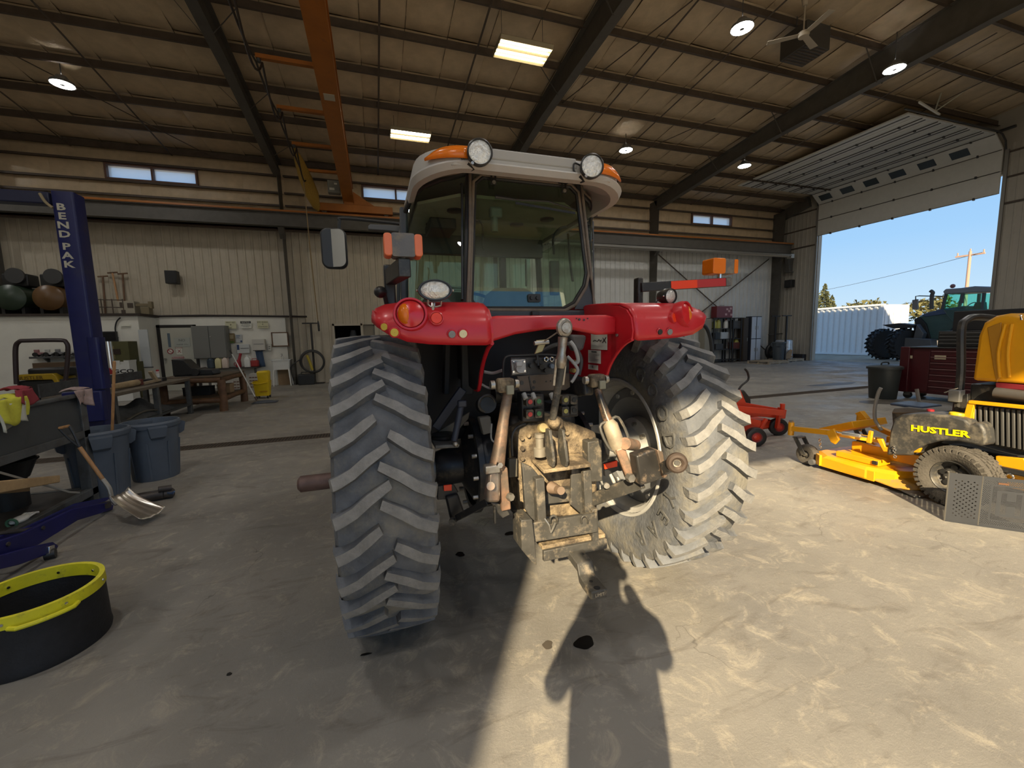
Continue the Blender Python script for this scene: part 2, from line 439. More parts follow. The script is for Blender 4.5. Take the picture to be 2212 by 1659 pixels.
mb = MB(); mb.bb((XL, YF, -.2), (XR + .3, YB + .2, 0))
floor = struct(mb.build('floor', fm, smooth=False))
oil = M('oil_stain', (.012, .011, .010), .25)
damp = M('damp_stain', (.085, .072, .058), .5)
def stain(px, py, rx, ry, m, seed):
    c = G(px, py, .002); r = random.Random(seed); mb = MB()
    ph = [r.uniform(0, 6.28) for _ in range(4)]
    pts = []
    for k in range(28):
        a = 2 * PI * k / 28; q = 1 + .12 * math.sin(2 * a + ph[0]) + .08 * math.sin(3 * a + ph[1]) + .05 * math.sin(5 * a + ph[2])
        pts.append((c.x + rx * q * math.cos(a), c.y + ry * q * math.sin(a), .0015))
    mb.prism(pts, (0, 0, .001)); return mb.build('stain', m, floor, smooth=False)
for a in ((1262, 1388, .055, .05, oil, 1), (1183, 1393, .03, .03, damp, 2), (1102, 1152, .045, .035, oil, 3), (1135, 1147, .016, .012, oil, 4), (994, 1197, .035, .035, oil, 5),
          (1115, 1152, .02, .015, oil, 6), (1905, 868, .5, .3, damp, 7), (1800, 830, .9, .25, damp, 8), (495, 1456, .012, .012, oil, 9), (790, 1413, .03, .008, oil, 10)): stain(*a)
# trench drain across the floor
dr = M('rusty_grate', (.07, .048, .03), .8, var=.3, vs=8)
mb = MB(); x0, x1 = XL + 1, 17.5
for s_ in (-1, 1): mb.bb((x0, 8.02 + s_ * .15 - .015, 0), (x1, 8.02 + s_ * .15 + .015, .006))
k = x0
while k < x1:
    mb.bb((k, 7.88, 0), (k + .022, 8.16, .005)); k += .05
stuff(mb.build('drain_grate', dr, floor, smooth=False))
mb = MB(); mb.bb((x0, 7.88, .0005), (x1, 8.16, .001)); mb.build('drain_channel', M('drain_dark', (.018, .014, .01), .9), floor, smooth=False)
# ---- back wall
WIN = [(-8.42, -5.83), (-.05, 2.5), (8.1, 10.7), (16.54, 19.15)]
WZ = (7.52, 7.95)
DK = (-1.52, -.50, 0, 2.32)                       # dark doorway
mb = MB()
holes = [(a, c, *WZ) for a, c in WIN] + [DK]
holed(mb, XL - .2, XR + .3, 0, 9.1, holes, lambda m, a, c, d, e: m.bb((a, YB + .12, d), (c, YB + .3, e)))
wall_back = struct(mb.build('wall_back', M('wall_outer', (.25, .22, .17), .7), smooth=False))
# ribbed liner sheets
def liner(w, z0, z1, ribs, depth, mats, name):
    pr = []; step = w / ribs
    for k in range(ribs):
        u = k * step
        pr += [(u, 0), (u + step * .62, 0), (u + step * .70, -depth), (u + step * .90, -depth), (u + step * .985, 0)]
    pr.append((w, 0))
    m = MB(); n = len(pr)
    m.add([(p[0], p[1], z0) for p in pr] + [(p[0], p[1], z1) for p in pr], [(i, i + 1, n + i + 1, n + i) for i in range(n - 1)])
    return m.mesh(name, mats, smooth=False)
lw = .845
me_a = liner(lw, 2.76, 6.05, 3, .025, ribbed, 'liner_panel'); me_b = liner(lw, 0, 6.05, 3, .035, ribbed, 'liner_panel'); me_c = liner(lw, 0, 6.05, 3, .035, ribbed_w, 'liner_panel')
me_d = liner(lw, 2.36, 6.05, 3, .035, ribbed, 'liner_panel')
k = 0
while XL + k * lw < XR - .1:
    x = XL + k * lw
    me = me_a if x < -3.4 else (me_c if x > 5 else me_b)
    if -2.4 < x < -.5 and me is me_b: me = me_d
    piece('liner_panel', me, wall_back, Matrix.Translation((x, YB + .02, 0))); k += 1
mb = MB(); mb.bb((-2.4, YB - .0, 0), (DK[0], YB + .1, 2.36)); mb.build('door_jamb', ribbed, wall_back, smooth=False)
mb = MB(); mb.bb((DK[1], YB - .0, 0), (-.4, YB + .1, 2.36)); mb.build('door_jamb', ribbed, wall_back, smooth=False)
# near-black shell, its colour standing in for the unlit room behind the doorway
vd = M('void_black', (.012, .012, .012), .9)
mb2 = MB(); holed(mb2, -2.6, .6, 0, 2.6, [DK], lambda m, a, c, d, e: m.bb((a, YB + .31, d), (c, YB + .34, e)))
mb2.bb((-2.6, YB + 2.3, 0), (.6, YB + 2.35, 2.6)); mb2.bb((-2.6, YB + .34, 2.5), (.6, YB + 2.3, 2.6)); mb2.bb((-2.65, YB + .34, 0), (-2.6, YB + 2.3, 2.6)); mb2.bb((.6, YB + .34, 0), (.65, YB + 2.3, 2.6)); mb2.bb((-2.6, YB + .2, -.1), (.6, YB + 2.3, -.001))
mb2.build('black_void_shell', vd, wall_back, smooth=False)
mb = MB()
for a, c in (((DK[0] - .07, 0), (DK[0], 2.40)), ((DK[1], 0), (DK[1] + .07, 2.40)), ((DK[0] - .07, 2.32), (DK[1] + .07, 2.40))): mb.bb((a[0], YB - .07, a[1]), (c[0], YB + .1, c[1]))
struct(mb.build('door_3', ribbed, smooth=False))
# upper wall: quilted insulation between girts
def pillow(w, h, d, mats, name, nu=6, nv=6):
    m = MB()
    m.grid(lambda u, v: (u * w, -d * (1 - (2 * u - 1) ** 6) * (1 - (2 * v - 1) ** 4) - .004 * math.sin(9 * u + 5 * v), v * h), nu, nv)
    return m.mesh(name, mats)
girts = (6.12, 6.95, 7.42, 8.05)
rows = ((6.15, 6.95, 1.69), (6.95, 7.42, 1.69), (8.05, 8.55, 1.69))
for z0, z1, ww in rows:
    me = pillow(ww, z1 - z0, .05, insul, 'insulation_panel'); k = 0
    while XL + k * ww < XR - .2: piece('insulation_panel', me, wall_back, Matrix.Translation((XL + k * ww, YB + .08, z0))); k += 1
edges = [XL] + [e for a in WIN for e in (a[0] - .06, a[1] + .06)] + [XR]
for i in range(0, len(edges), 2):
    a, c = edges[i], edges[i + 1]; nn = max(1, round((c - a) / 1.6)); me = pillow((c - a) / nn, .63, .05, insul, 'insulation_panel')
    for j in range(nn): piece('insulation_panel', me, wall_back, Matrix.Translation((a + j * (c - a) / nn, YB + .08, 7.42)))
COLX = (-11.5, -3.05, 5.4, 13.84, 22.3)
for z in girts:
    for i in range(len(COLX) - 1):
        mb = MB(); a, c = COLX[i] + .1, COLX[i + 1] - .1
        mb.bb((a, YB - .14, z - .012), (c, YB + .1, z + .012)); mb.bb((a, YB - .15, z - .06), (c, YB - .138, z + .0)); mb.build('girt', steel_br, wall_back, smooth=False)
mb = MB(); mb.bb((XL, YB - .15, 6.0), (XR, YB + .1, 6.13)); mb.build('liner_top_trim', M('trim_maroon', (.055, .022, .014), .6), wall_back, smooth=False)
for x in COLX:                                    # tapered I columns
    mb = MB(); z1 = 8.3
    mb.prism([(x - .006, YB - .02, 0), (x - .006, YB - .34, 0), (x - .006, YB - .62, z1), (x - .006, YB - .02, z1)], (.012, 0, 0))
    mb.bar((x, YB - .345, 0), (x, YB - .625, z1), .20, .014, up=(1, 0, 0)); mb.bar((x, YB - .02, 0), (x, YB - .02, z1), .20, .014, up=(1, 0, 0))
    mb.build('column', steel_gr, wall_back, smooth=False)
pane_m = bpy.data.materials.new('dusty_pane'); pane_m.use_nodes = True
t = pane_m.node_tree; n = t.nodes; n.remove(n['Principled BSDF'])
q1 = n.new('ShaderNodeBsdfTransparent'); q2 = n.new('ShaderNodeBsdfTranslucent'); q2.inputs[0].default_value = (.95, .97, 1, 1); q3 = n.new('ShaderNodeMixShader'); q3.inputs[0].default_value = .6
t.links.new(q1.outputs[0], q3.inputs[1]); t.links.new(q2.outputs[0], q3.inputs[2]); t.links.new(q3.outputs[0], n['Material Output'].inputs[0])
for i, (a, c) in enumerate(WIN):
    mb = MB(); z0, z1 = WZ
    for q in (((a - .06, z0 - .06), (c + .06, z0)), ((a - .06, z1), (c + .06, z1 + .06)), ((a - .06, z0), (a, z1)), ((c, z0), (c + .06, z1)), (((a + c) / 2 - .03, z0), ((a + c) / 2 + .03, z1))):
        mb.bb((q[0][0], YB - .03, q[0][1]), (q[1][0], YB + .2, q[1][1]))
    wn = struct(mb.build('window_%d' % (i + 1), M('window_frame_brown', (.16, .085, .06), .6), smooth=False))
    for u0, u1 in ((a, (a + c) / 2 - .03), ((a + c) / 2 + .03, c)):
        mb = MB(); mb.bb((u0, YB + .12, z0), (u1, YB + .13, z1)); mb.build('pane', pane_m, wn, smooth=False)
# white painted lower wall, its top ledge, and the small room that stands forward on the left
mb = MB(); holed(mb, -7.5, -3.3, 0, 2.72, [(-7.42, -6.36, -.1, 2.36)], lambda m, a, c, d, e: m.bb((a, YB - .06, d), (c, YB + .03, e)))
mb.build('lower_wall_board', paint_wh, wall_back, smooth=False)
mb = MB(); mb.bb((XL, 17.3, 0), (-7.5, YB + .1, 2.70)); wall_part = struct(mb.build('wall_partition', paint_wh, smooth=False))
mb = MB(); mb.bb((XL, 17.22, 2.70), (-7.4, YB, 2.78)); mb.build('ledge', M('ledge_dark', (.04, .028, .02), .7), wall_part, smooth=False)
mb = MB(); mb.tube([(-7.4, YB - .1, 2.75), (-6, YB - .1, 2.77), (-4.5, YB - .1, 2.74), (-2.5, YB - .1, 2.70)], .035, 8); mb.build('conduit', M('conduit_dark', (.03, .02, .018), .6), wall_back)
# ---- the other walls
DO = (9.6, 16.4, 0, 7.35)                          # overhead door opening in the right wall
mb = MB(); holed(mb, YF - .2, YB + .2, 0, 10.2, [DO], lambda m, a, c, d, e: m.bb((XR + .02, a, d), (XR + .25, c, e)))
wr = M('right_wall_sheet', (.42, .39, .33), .6, var=.06, vs=2)
wall_right = struct(mb.build('wall_right', wr, smooth=False))
mer = liner(.9, 0, 6.2, 4, .018, wr, 'liner_panel'); mer2 = liner(.9, 6.3, 8.4, 4, .012, wr, 'liner_panel')
RZ = Matrix.Rotation(-PI / 2, 4, 'Z')
y = YB
while y > YF + .5:
    if not (DO[0] - .05 < y - .45 < DO[1] + .05):
        piece('liner_panel', mer, wall_right, Matrix.Translation((XR, y, 0)) @ RZ)
        piece('liner_panel', mer2, wall_right, Matrix.Translation((XR, y, 0)) @ RZ)
    y -= .9
for z in (6.25, 7.2, 8.1):
    for a, c in ((16.5, YB), (YF, 9.5)):
        mb = MB(); mb.bb((XR - .06, a, z - .03), (XR, c, z + .03)); mb.build('girt', steel_br, wall_right, smooth=False)
mb = MB(); mb.bb((XL - .2, YF - .2, 0), (XL, YB + .2, 10.2)); wall_left = struct(mb.build('wall_left', wr, smooth=False))
FD = [(-4.22, 5.9, 0, 6.75)]      # open door behind the camera
mb = MB(); holed(mb, XL - .2, XR + .3, 0, 9.9, FD, lambda m, a, c, d, e: m.bb((a, YF - .25, d), (c, YF, e)))
wall_front = struct(mb.build('wall_front', M('front_liner_white', (.68, .67, .64), .6), smooth=False))
# ---- roof: insulation quilts, purlins, rafters, braces, straps
mb = MB()
mb.prism([(XL, YF - .3, roofz(YF) + .32), (XL, RY, roofz(RY) + .32), (XL, YB + .3, roofz(YB) + .32), (XL, YB + .3, roofz(YB) + .38), (XL, RY, roofz(RY) + .38), (XL, YF - .3, roofz(YF) + .38)], (XR - XL + .3, 0, 0))
ceiling = struct(mb.build('ceiling', insul, smooth=False))
mb = MB(); mb.grid(lambda u, v: (XL + u * (XR - XL), YF + v * (RY - YF), roofz(YF + v * (RY - YF)) + .14), 2, 2); stuff(mb.build('insulation_panel', insul, ceiling))
PY = [18.35 - 1.41 * k for k in range(9)]
slope = math.atan(.095)
pw = 8.445 / 8; pl_ = 1.41 / math.cos(slope)
m = MB(); m.grid(lambda u, v: (u * pw, v * pl_, -.075 * (1 - (2 * v - 1) ** 4) * (1 - .55 * abs(2 * u - 1) ** 8) - .012 * math.sin(3 * u + 4 * v)), 8, 6)
me_q = m.mesh('insulation_panel', insul)
TILT = Matrix.Rotation(-slope, 4, 'X')
for r in range(len(PY) - 1):
    for k in range(32):
        x = -11.5 + k * pw
        if PY[r + 1] < 9 and x < -2: continue
        piece('insulation_panel', me_q, ceiling, Matrix.Translation((x, PY[r + 1], roofz(PY[r + 1]) + .16)) @ TILT @ Matrix.Translation((0, 0, random.uniform(-.012, .012))))
mb = MB(); mb.grid(lambda u, v: (XL + u * (-11.5 - XL), 7 + v * (YB - 7), roofz(7 + v * (YB - 7)) + .14), 2, 2); mb.grid(lambda u, v: (-11.5 + u * (XR + 11.5), 6.2 + v * (PY[-1] - 6.2), roofz(6.2 + v * (PY[-1] - 6.2)) + .14), 2, 2); stuff(mb.build('insulation_panel', insul, ceiling))
seamm = M('seam_tape', (.13, .095, .06), .6)
mb = MB()
for k in range(1, 40):
    x = -11.5 + k * pw
    if x < XR: mb.bar((x, 7.1, roofz(7.1) + .135), (x, 18.4, roofz(18.4) + .135), .016, .006)
stuff(mb.build('seam', seamm, ceiling, smooth=False))
for yy in PY:
    mb = MB(); z = roofz(yy)
    mb.bb((XL, yy - .004, z - .10), (XR, yy + .004, z + .10)); mb.bb((XL, yy - .07, z - .104), (XR, yy, z - .092)); mb.bb((XL, yy, z + .092), (XR, yy + .07, z + .104))
    mb.build('purlin', steel_br, ceiling, smooth=False)
for x in COLX[:4]:
    mb = MB()
    top = [(18.35, roofz(18.35) - .1), (12.5, roofz(12.5) - .1), (RY, roofz(RY) - .1), (0, roofz(0) - .1), (YF, roofz(YF) - .1)]
    bot = [(18.0, 7.85), (12.5, 8.42), (RY, 8.62), (0, 8.42), (YF + .2, 7.9)]
    mb.prism([(x - .006, a, z) for a, z in top] + [(x - .006, a, z) for a, z in reversed(bot)], (.012, 0, 0))
    for q in (top, bot):
        for i in range(4): mb.bar((x, *q[i]), (x, *q[i + 1]), .24, .016)
    rf = mb.build('rafter', steel_gr, ceiling, smooth=False)
    for yy in PY[1::2]:
        zb = 8.62 - (yy - RY) * .045
        for s_ in (-1, 1):
            mb = MB(); mb.bar((x + s_ * .1, yy, zb), (x + s_ * .62, yy, roofz(yy) - .1), .03, .008); mb.build('flange_brace', steel_gr, rf, smooth=False)
mb = MB(); mb.bar((22.55, YB - .3, 8.15), (22.55, 16.75, 8.5), .22, .5); mb.build('end_knee', steel_gr, ceiling, smooth=False)
for x in (-9.2, -6.4, .55, 2.95, 7.55, 9.6, 16.2, 18.6):
    mb = MB(); mb.bar((x, 7.2, roofz(7.2) - .108), (x, 18.4, roofz(18.4) - .108), .05, .006); mb.build('sag_strap', steel_br, ceiling, smooth=False)
for a, c in (((-8.2, 13.5), (-5.1, 18.2)), ((7.4, 8.5), (6.0, 12.5)), ((11.5, 12.0), (8.6, 17.6))):
    mb = MB(); mb.tube([(a[0], a[1], roofz(a[1]) - .13), (c[0], c[1], roofz(c[1]) - .13)], .014, 6); mb.build('brace_rod', steel_br, ceiling)

# ================================================================== overhead door, opened
d2 = MB()
for yy in (DO[0] - .12, DO[1] + .02):
    d2.bb((XR - .09, yy, 0), (XR - .02, yy + .1, 8.2))
door2 = struct(d2.build('door_2', M('door_track_steel', (.30, .29, .26), .5, metal=.4), smooth=False))
doorw = M('door_panel_white', (.66, .65, .60), .5, var=.04)
def panel(pts, tag_=None):
    """a door section: 2D profile (x, z) from one hinge line to the next"""
    (xa, za), (xb, zb) = pts
    mb = MB(); d = V((xb - xa, 0, zb - za)); ln = d.length; d.normalize(); nrm = V((-d.z, 0, d.x))
    a = V((xa, 0, za)) + d * .012; c = V((xb, 0, zb)) - d * .012
    y0, y1 = DO[0] + .02, DO[1] - .02
    q = [a + nrm * .025, c + nrm * .025, c - nrm * .025, a - nrm * .025]
    mb.prism([(p.x, y0, p.z) for p in q], (0, y1 - y0, 0))
    return mb, d, nrm, a, ln
door_secs = [((22.78, 6.63), (22.78, 7.44)), ((22.78, 7.44), (22.78, 8.25)), ((22.78, 8.25), (22.22, 8.72))]
x = 22.22
for k in range(6): door_secs.append(((x, 8.74), (x - .84, 8.74))); x -= .84
hing = M('hinge_grey', (.08, .08, .08), .5, metal=.5)
for i, s_ in enumerate(door_secs):
    mb, d, nrm, a, ln = panel(s_)
    pn = mb.build('door_section', doorw, door2, smooth=False)
    ym = (DO[0] + DO[1]) / 2
    inn = nrm if nrm.x < -.1 or nrm.z < -.5 else -nrm
    if i >= 3:
        for f in (.36, .70):
            mb = MB(); c = a + d * (ln * f) + inn * .03; mb.bar((c.x, DO[0] + .1, c.z), (c.x, DO[1] - .1, c.z), .05, .02); mb.build('strut', hing if f > .5 else doorw, pn, smooth=False)
    mb = MB(); c = a + inn * .028; mb.bar((c.x, DO[0] + .05, c.z), (c.x, DO[1] - .05, c.z), .05, .015, up=tuple(d)); mb.build('joint_strip', steel_gr, pn, smooth=False)
    for k in range(5):
        mb = MB(); yy = DO[0] + .7 + k * 1.35; c = a + inn * .035; mb.box((c.x, yy, c.z), (.09, .05, .09)); mb.build('hinge', hing, pn, smooth=False)
    if i == 2:
        for k in range(6):
            yy = DO[0] + .85 + k * 1.03; mb = MB(); c = a + d * (ln * .5) + inn * .03; up = d
            mb.prism([(q.x, yy, q.z) for q in (c - d * .17, c + d * .17, c + d * .17 + inn * .012, c - d * .17 + inn * .012)], (0, .55, 0))
            mb.build('pane', M('door_pane', (.06, .075, .085), .15), pn, smooth=False)
for yy in (DO[0] - .05, DO[1] + .05):
    mb = MB(); mb.tube([(22.78, yy, 8.2), (22.70, yy, 8.5), (22.45, yy, 8.70), (22.2, yy, 8.76), (16.9, yy, 8.80)], .03, 6); mb.build('horizontal_track', hing, door2)
mb = MB(); mb.bar((16.95, DO[0] - .4, 8.83), (18.6, DO[0] - .1, 8.83), .05, .05); mb.build('track_hanger', paint_wh, door2, smooth=False)
for e in ((18.2, 9.3, 9.35), (18.9, 8.9, 9.42)):
    mb = MB(); mb.bar((18.25, DO[0] - .15, 8.84), e, .03, .03); mb.build('track_hanger', M('galvanised', (.5, .5, .42), .5, metal=.3), door2, smooth=False)
mb = MB(); mb.cyl((XR - .25, DO[0] - .3, 8.9), (XR - .25, DO[1] + .3, 8.9), .05); mb.build('spring_shaft', hing, door2)

# ================================================================== overhead: runway beam, bridge crane, lamps, fan, heaters
t = thing('crane_runway_beam', 'long grey steel crane runway beam with orange rail along the back wall', 'beam', (3, 17.7, 5.9))
mb = MB(); mb.bb((XL + .05, 17.69, 5.98), (22.6, 17.71, 6.44)); mb.bb((XL + .05, 17.58, 5.96), (22.6, 17.82, 5.985)); mb.bb((XL + .05, 17.58, 6.44), (22.6, 17.82, 6.465)); mb.build('beam', steel_gr, t, smooth=False)
mb = MB(); mb.bb((XL + .05, 17.55, 6.465), (22.6, 17.85, 6.53)); mb.build('rail', orange, t, smooth=False)
for x in COLX:
    mb = MB(); mb.prism([(x - .1, 17.75, 5.96), (x - .1, YB - .5, 5.96), (x - .1, YB - .5, 5.6)], (.2, 0, 0)); mb.build('bracket', steel_gr, t, smooth=False)
for dz, yy in ((5.90, 17.95), (5.84, 17.9)):
    mb = MB(); mb.tube([(XL + .3, yy, dz), (4, yy, dz - .01), (22, yy, dz)], .018, 6); mb.build('conduit', steel_br, t)

t = thing('bridge_crane', 'orange overhead bridge crane girder with festoon cables and control box', 'crane', (-.57, 13, 6.9))
gx0, gx1 = -.80, -.42
mb = MB(); mb.bb((gx0 + .03, 1.0, 6.98), (gx1 - .03, 17.75, 7.52)); mb.bb((gx0 + .03, 17.5, 6.86), (gx1 - .03, 17.75, 6.98)); gd = mb.build('girder', orange, t, smooth=False)
for z in (6.965, 7.52):
    mb = MB(); mb.bb((gx0, 1.0, z), (gx1, 17.75, z + .018)); mb.build('flange', orange, gd, smooth=False)
plate = M('maker_plate', (.45, .40, .30), .5)
c = P(690, 127, 10); yb_ = 9.95
mb = MB(); mb.bb((-.72, 10.2, 6.955), (-.5, 10.45, 6.964)); pl1 = mb.build('maker_plate', plate, t, smooth=False)
mb = MB(); mb.bb((-1.75, 17.52, 6.60), (1.0, 17.88, 6.88)); mb.build('end_truck', orange, t, bevel=.015)
mb = MB(); mb.prism([(gx1 - .02, 17.6, 6.88), (.35, 17.6, 6.88), (gx1 - .02, 17.6, 7.38)], (0, .2, 0)); mb.build('gusset', orange, t, smooth=False)
for x in (-1.5, .75):
    mb = MB(); mb.cyl((x, 17.6, 6.63), (x, 17.8, 6.63), .1, n=20); mb.build('wheel', steel_br, t)
mb = MB(); mb.bb((-1.28, 17.05, 7.12), (-.86, 17.35, 7.55)); bx = mb.build('control_box', M('control_grey', (.22, .22, .19), .5), t, bevel=.015)
mb = MB(); mb.bb((-1.22, 17.04, 7.2), (-1.05, 17.05, 7.28)); mb.build('warning_label', sign_w, bx, smooth=False)
mb = MB(); mb.bb((-1.05, 17.04, 7.40), (-.95, 17.05, 7.46)); mb.build('warning_label', sign_w, bx, smooth=False)
for yy in (8.35, 10.25, 12.2, 14.2, 16.2):
    mb = MB(); mb.bb((-1.95, yy - .05, 7.47), (gx0, yy + .05, 7.55)); mb.build('festoon_arm', orange, t, smooth=False)
    mb = MB(); mb.cyl((-1.9, yy, 7.40), (-1.9, yy, 7.47), .04); mb.build('trolley', hing, t)
ys = [4.5, 6.4, 8.35, 10.25, 12.2, 14.2, 16.2]
cabm = M('festoon_cable', (.028, .018, .012), .6)
for off, sag in ((-.05, .10), (.06, .55)):
    pts = []
    for i in range(len(ys) - 1):
        for k in range(8):
            u = k / 8; pts.append((-1.9 + off, ys[i] + u * (ys[i + 1] - ys[i]), 7.40 - sag * 4 * u * (1 - u)))
    pts.append((-1.9 + off, ys[-1], 7.40))
    mb = MB(); mb.tube(pts, .022, 6); mb.build('festoon_cable', cabm, t)
t = thing('chain_hoist', 'yellow hoist sling bundle hanging by the crane end with long pull rope', 'hoist', (-1.75, 16.3, 0))
mb = MB(); mb.rings([(P(636, 318, 15.6), .03), (P(645, 345, 15.7), .14), (P(660, 385, 15.9), .21), (P(674, 420, 16.1), .22), (P(684, 448, 16.3), .12), (P(688, 456, 16.4), .02)], 12); mb.build('sling_bundle', M('sling_yellow', (.28, .165, .02), .8, var=.3, vs=14, stretch=(6, 6, 1)), t)
mb = MB(); mb.tube([(-1.9, 15.75, 7.0), (-1.87, 15.75, 5), (-1.80, 15.8, 2.4)], .018, 6); mb.build('pull_rope', M('rope_tan', (.25, .17, .08), .8), t)
mb = MB(); mb.rings([((-1.80, 15.8, 2.4), .02), ((-1.79, 15.8, 2.25), .035), ((-1.79, 15.8, 2.05), .03)], 8); mb.build('pendant', black, t)

lampw = M('led_disc', (.9, .9, .9), .4, emit=(1.0, .98, .94), es=55)
lamp_sh = M('lamp_housing', (.20, .20, .20), .5, metal=.4)
def highbay(x, y, z, label):
    t = thing('high_bay_lamp', label, 'lamp', (x, y, z), group='round high bay lamps')
    mb = MB(); mb.lathe([(.03, .22), (.10, .20), (.16, .10), (.235, .06), (.245, 0), (.225, .005)], (x, y, z), (0, 0, 1), 24); mb.build('housing', lamp_sh, t)
    mb = MB(); mb.lathe([(.225, .004), (.225, .001), (.05, .001), (.05, .004)], (x, y, z), (0, 0, 1), 24); mb.build('light_ring', lampw, t)
    mb = MB(); mb.cyl((x, y, z - .012), (x, y, z + .01), .05, n=16); mb.build('sensor', lamp_sh, t)
    mb = MB(); mb.tube([(x, y, z + .2), (x, y, roofz(y) - .05)], .01, 6); mb.build('hanger', hing, t)
for px, py, z, l in ((135, 183, 8.3, 'round high bay lamp at the far left above the back wall window'), (1603, 62, 8.55, 'round high bay lamp beside the ceiling fan'), (1932, 150, 8.5, 'round high bay lamp above the raised overhead door'),
                     (1352, 325, 8.3, 'small far round high bay lamp just right of the cab roof'), (1608, 359, 8.3, 'small far round high bay lamp left of the raised door')):
    c = G(px, py, z); highbay(c.x, c.y, z, l)
for k, y in enumerate((2.2, -3.6)):  # two lamp rows added outside the view to fill the near floor and tyres
    for x, l in ((-8, 'far left'), (-2.5, 'left'), (3.5, 'middle'), (9, 'right'), (14.5, 'far right')):
        highbay(x, y, 8.5, 'added out-of-view fill lamp in round high bay form, %s of the %s row behind the camera' % (l, ('nearer', 'front wall')[k]))
for x, y, l in ((-13.6, 15.2, 'above the compressors'), (-12.5, 9.5, 'left of the lift post')): highbay(x, y, 8.4, 'out-of-view round high bay lamp beyond the left edge ' + l)
tube_m = M('fluorescent_tube', (.9, .9, .8), .4, emit=(1.0, .90, .62), es=7)
refl_m = M('reflector_white', (.28, .23, .14), .5)
def troffer(cx, cy, z, label):
    L_, W_ = 1.25, .62; t = thing('fluorescent_fixture', label, 'lamp', (cx, cy, z), group='hanging fluorescent fixtures')
    mb = MB(); mb.bb((cx - L_ / 2, cy - W_ / 2, z + .05), (cx + L_ / 2, cy + W_ / 2, z + .10)); mb.build('housing', refl_m, t, smooth=False)
    for s_ in (-1, 1):
        mb = MB(); mb.bb((cx + s_ * L_ / 2 - .01, cy - W_ / 2, z - .02), (cx + s_ * L_ / 2 + .01, cy + W_ / 2, z + .06)); mb.build('end_plate', refl_m, t, smooth=False)
    for k in range(3):
        mb = MB(); y = cy - W_ / 2 + k * W_ / 2; mb.prism([(cx - L_ / 2, y - .05, z + .05), (cx - L_ / 2, y, z - .02), (cx - L_ / 2, y + .05, z + .05)], (L_, 0, 0)); mb.build('reflector', refl_m, t, smooth=False)
    for k in (-.22, -.09, .09, .22):
        mb = MB(); mb.cyl((cx - L_ / 2 + .02, cy + k, z + .01), (cx + L_ / 2 - .02, cy + k, z + .01), .018, n=8); mb.build('tube', tube_m, t)
    for s_ in (-1, 1):
        mb = MB(); mb.tube([(cx + s_ * .5, cy, z + .1), (cx + s_ * .5, cy, roofz(cy) - .1)], .006, 5); mb.build('hanger', hing, t)
troffer(3.64, 9.65, 8.2, 'four-tube fluorescent fixture hanging beside the centre rafter')
troffer(1.50, 14.35, 8.2, 'four-tube fluorescent fixture hanging above the left of the cab roof')
# ceiling fan
fx, fy, fz = 9.72, 7.58, 8.4
t = thing('ceiling_fan', 'pale three-blade ceiling fan hanging under the roof', 'fan', (fx, fy, fz))
fanm = M('fan_cream', (.42, .36, .27), .5)
mb = MB(); mb.lathe([(.0, -.06), (.10, -.055), (.12, -.01), (.11, .04), (.04, .09), (.02, .10)], (fx, fy, fz), (0, 0, 1), 20); mb.build('motor', fanm, t)
mb = MB(); mb.cyl((fx, fy, fz + .08), (fx, fy, 9.35), .016); mb.build('rod', fanm, t)
mb = MB(); mb.rings([((fx, fy, 9.0), .05), ((fx, fy, 9.16), .08)], 14); mb.build('canopy', fanm, t)
for k in range(3):
    a = math.radians(20 + 120 * k); d = V((math.cos(a), math.sin(a), 0)); mb = MB()
    mb.bar(V((fx, fy, fz)) + d * .08, V((fx, fy, fz)) + d * .72, .13, .008, w1=.16); mb.build('blade', fanm, t, smooth=False)
# unit heater
t = thing('unit_heater', 'dark square unit heater hung below the roof behind the fan', 'heater', (10.7, 8.3, 8.5))
mb = MB(); mb.bb((10.3, 7.95, 8.55), (11.1, 8.65, 9.1)); mb.build('body', M('heater_dark', (.06, .055, .048), .6), t, bevel=.02)
for k in range(7):
    mb = MB(); mb.bb((10.34, 8.0 + k * .09, 8.535), (11.06, 8.03 + k * .09, 8.55)); mb.build('louvre', steel_br, t, smooth=False)
for sx in (10.4, 11.0):
    mb = MB(); mb.tube([(sx, 8.3, 9.1), (sx, 8.3, 9.4)], .012, 6); mb.build('hanger', hing, t)
# radiant tube heater under the runway on the right
t = thing('tube_heater', 'long silver radiant tube heater below the runway beam right of the cab', 'heater', (15, 17.3, 5.8))
zt = 5.72
mb = MB(); mb.cyl((7.5, 17.25, zt), (21.9, 17.25, zt), .05, n=12); mb.build('burner_tube', M('galv_tube', (.42, .40, .36), .4, metal=.5), t)
mb = MB(); mb.prism([(7.5, 17.05, zt - .02), (7.5, 17.13, zt + .09), (7.5, 17.37, zt + .09), (7.5, 17.45, zt - .02), (7.5, 17.37, zt + .10), (7.5, 17.13, zt + .10)], (14.4, 0, 0)); mb.build('reflector', M('galv_sheet', (.36, .35, .32), .45, metal=.5), t, smooth=False)
mb = MB(); mb.bb((21.9, 17.12, zt - .1), (22.15, 17.38, zt + .12)); mb.build('burner_box', M('galv_tube', (.4, .4, .4)), t, bevel=.01)
for x in (9, 12.5, 16, 19.5):
    mb = MB(); mb.tube([(x, 17.25, zt + .1), (x, 17.6, 5.97)], .008, 5); mb.build('hanger', hing, t)
# cross-bracing rods on the back wall, right bay
for (a, c, l) in (((14.1, 5.9), (21.9, .6), 'chain cross brace falling to the right on the back wall'), ((14.2, .9), (21.9, 5.8), 'chain cross brace rising to the right on the back wall')):
    mb = MB(); mb.tube([(a[0], YB - .12, a[1]), (c[0], YB - .12, c[1])], .03, 6); tag(mb.build('brace_chain', steel_br), l, 'brace')
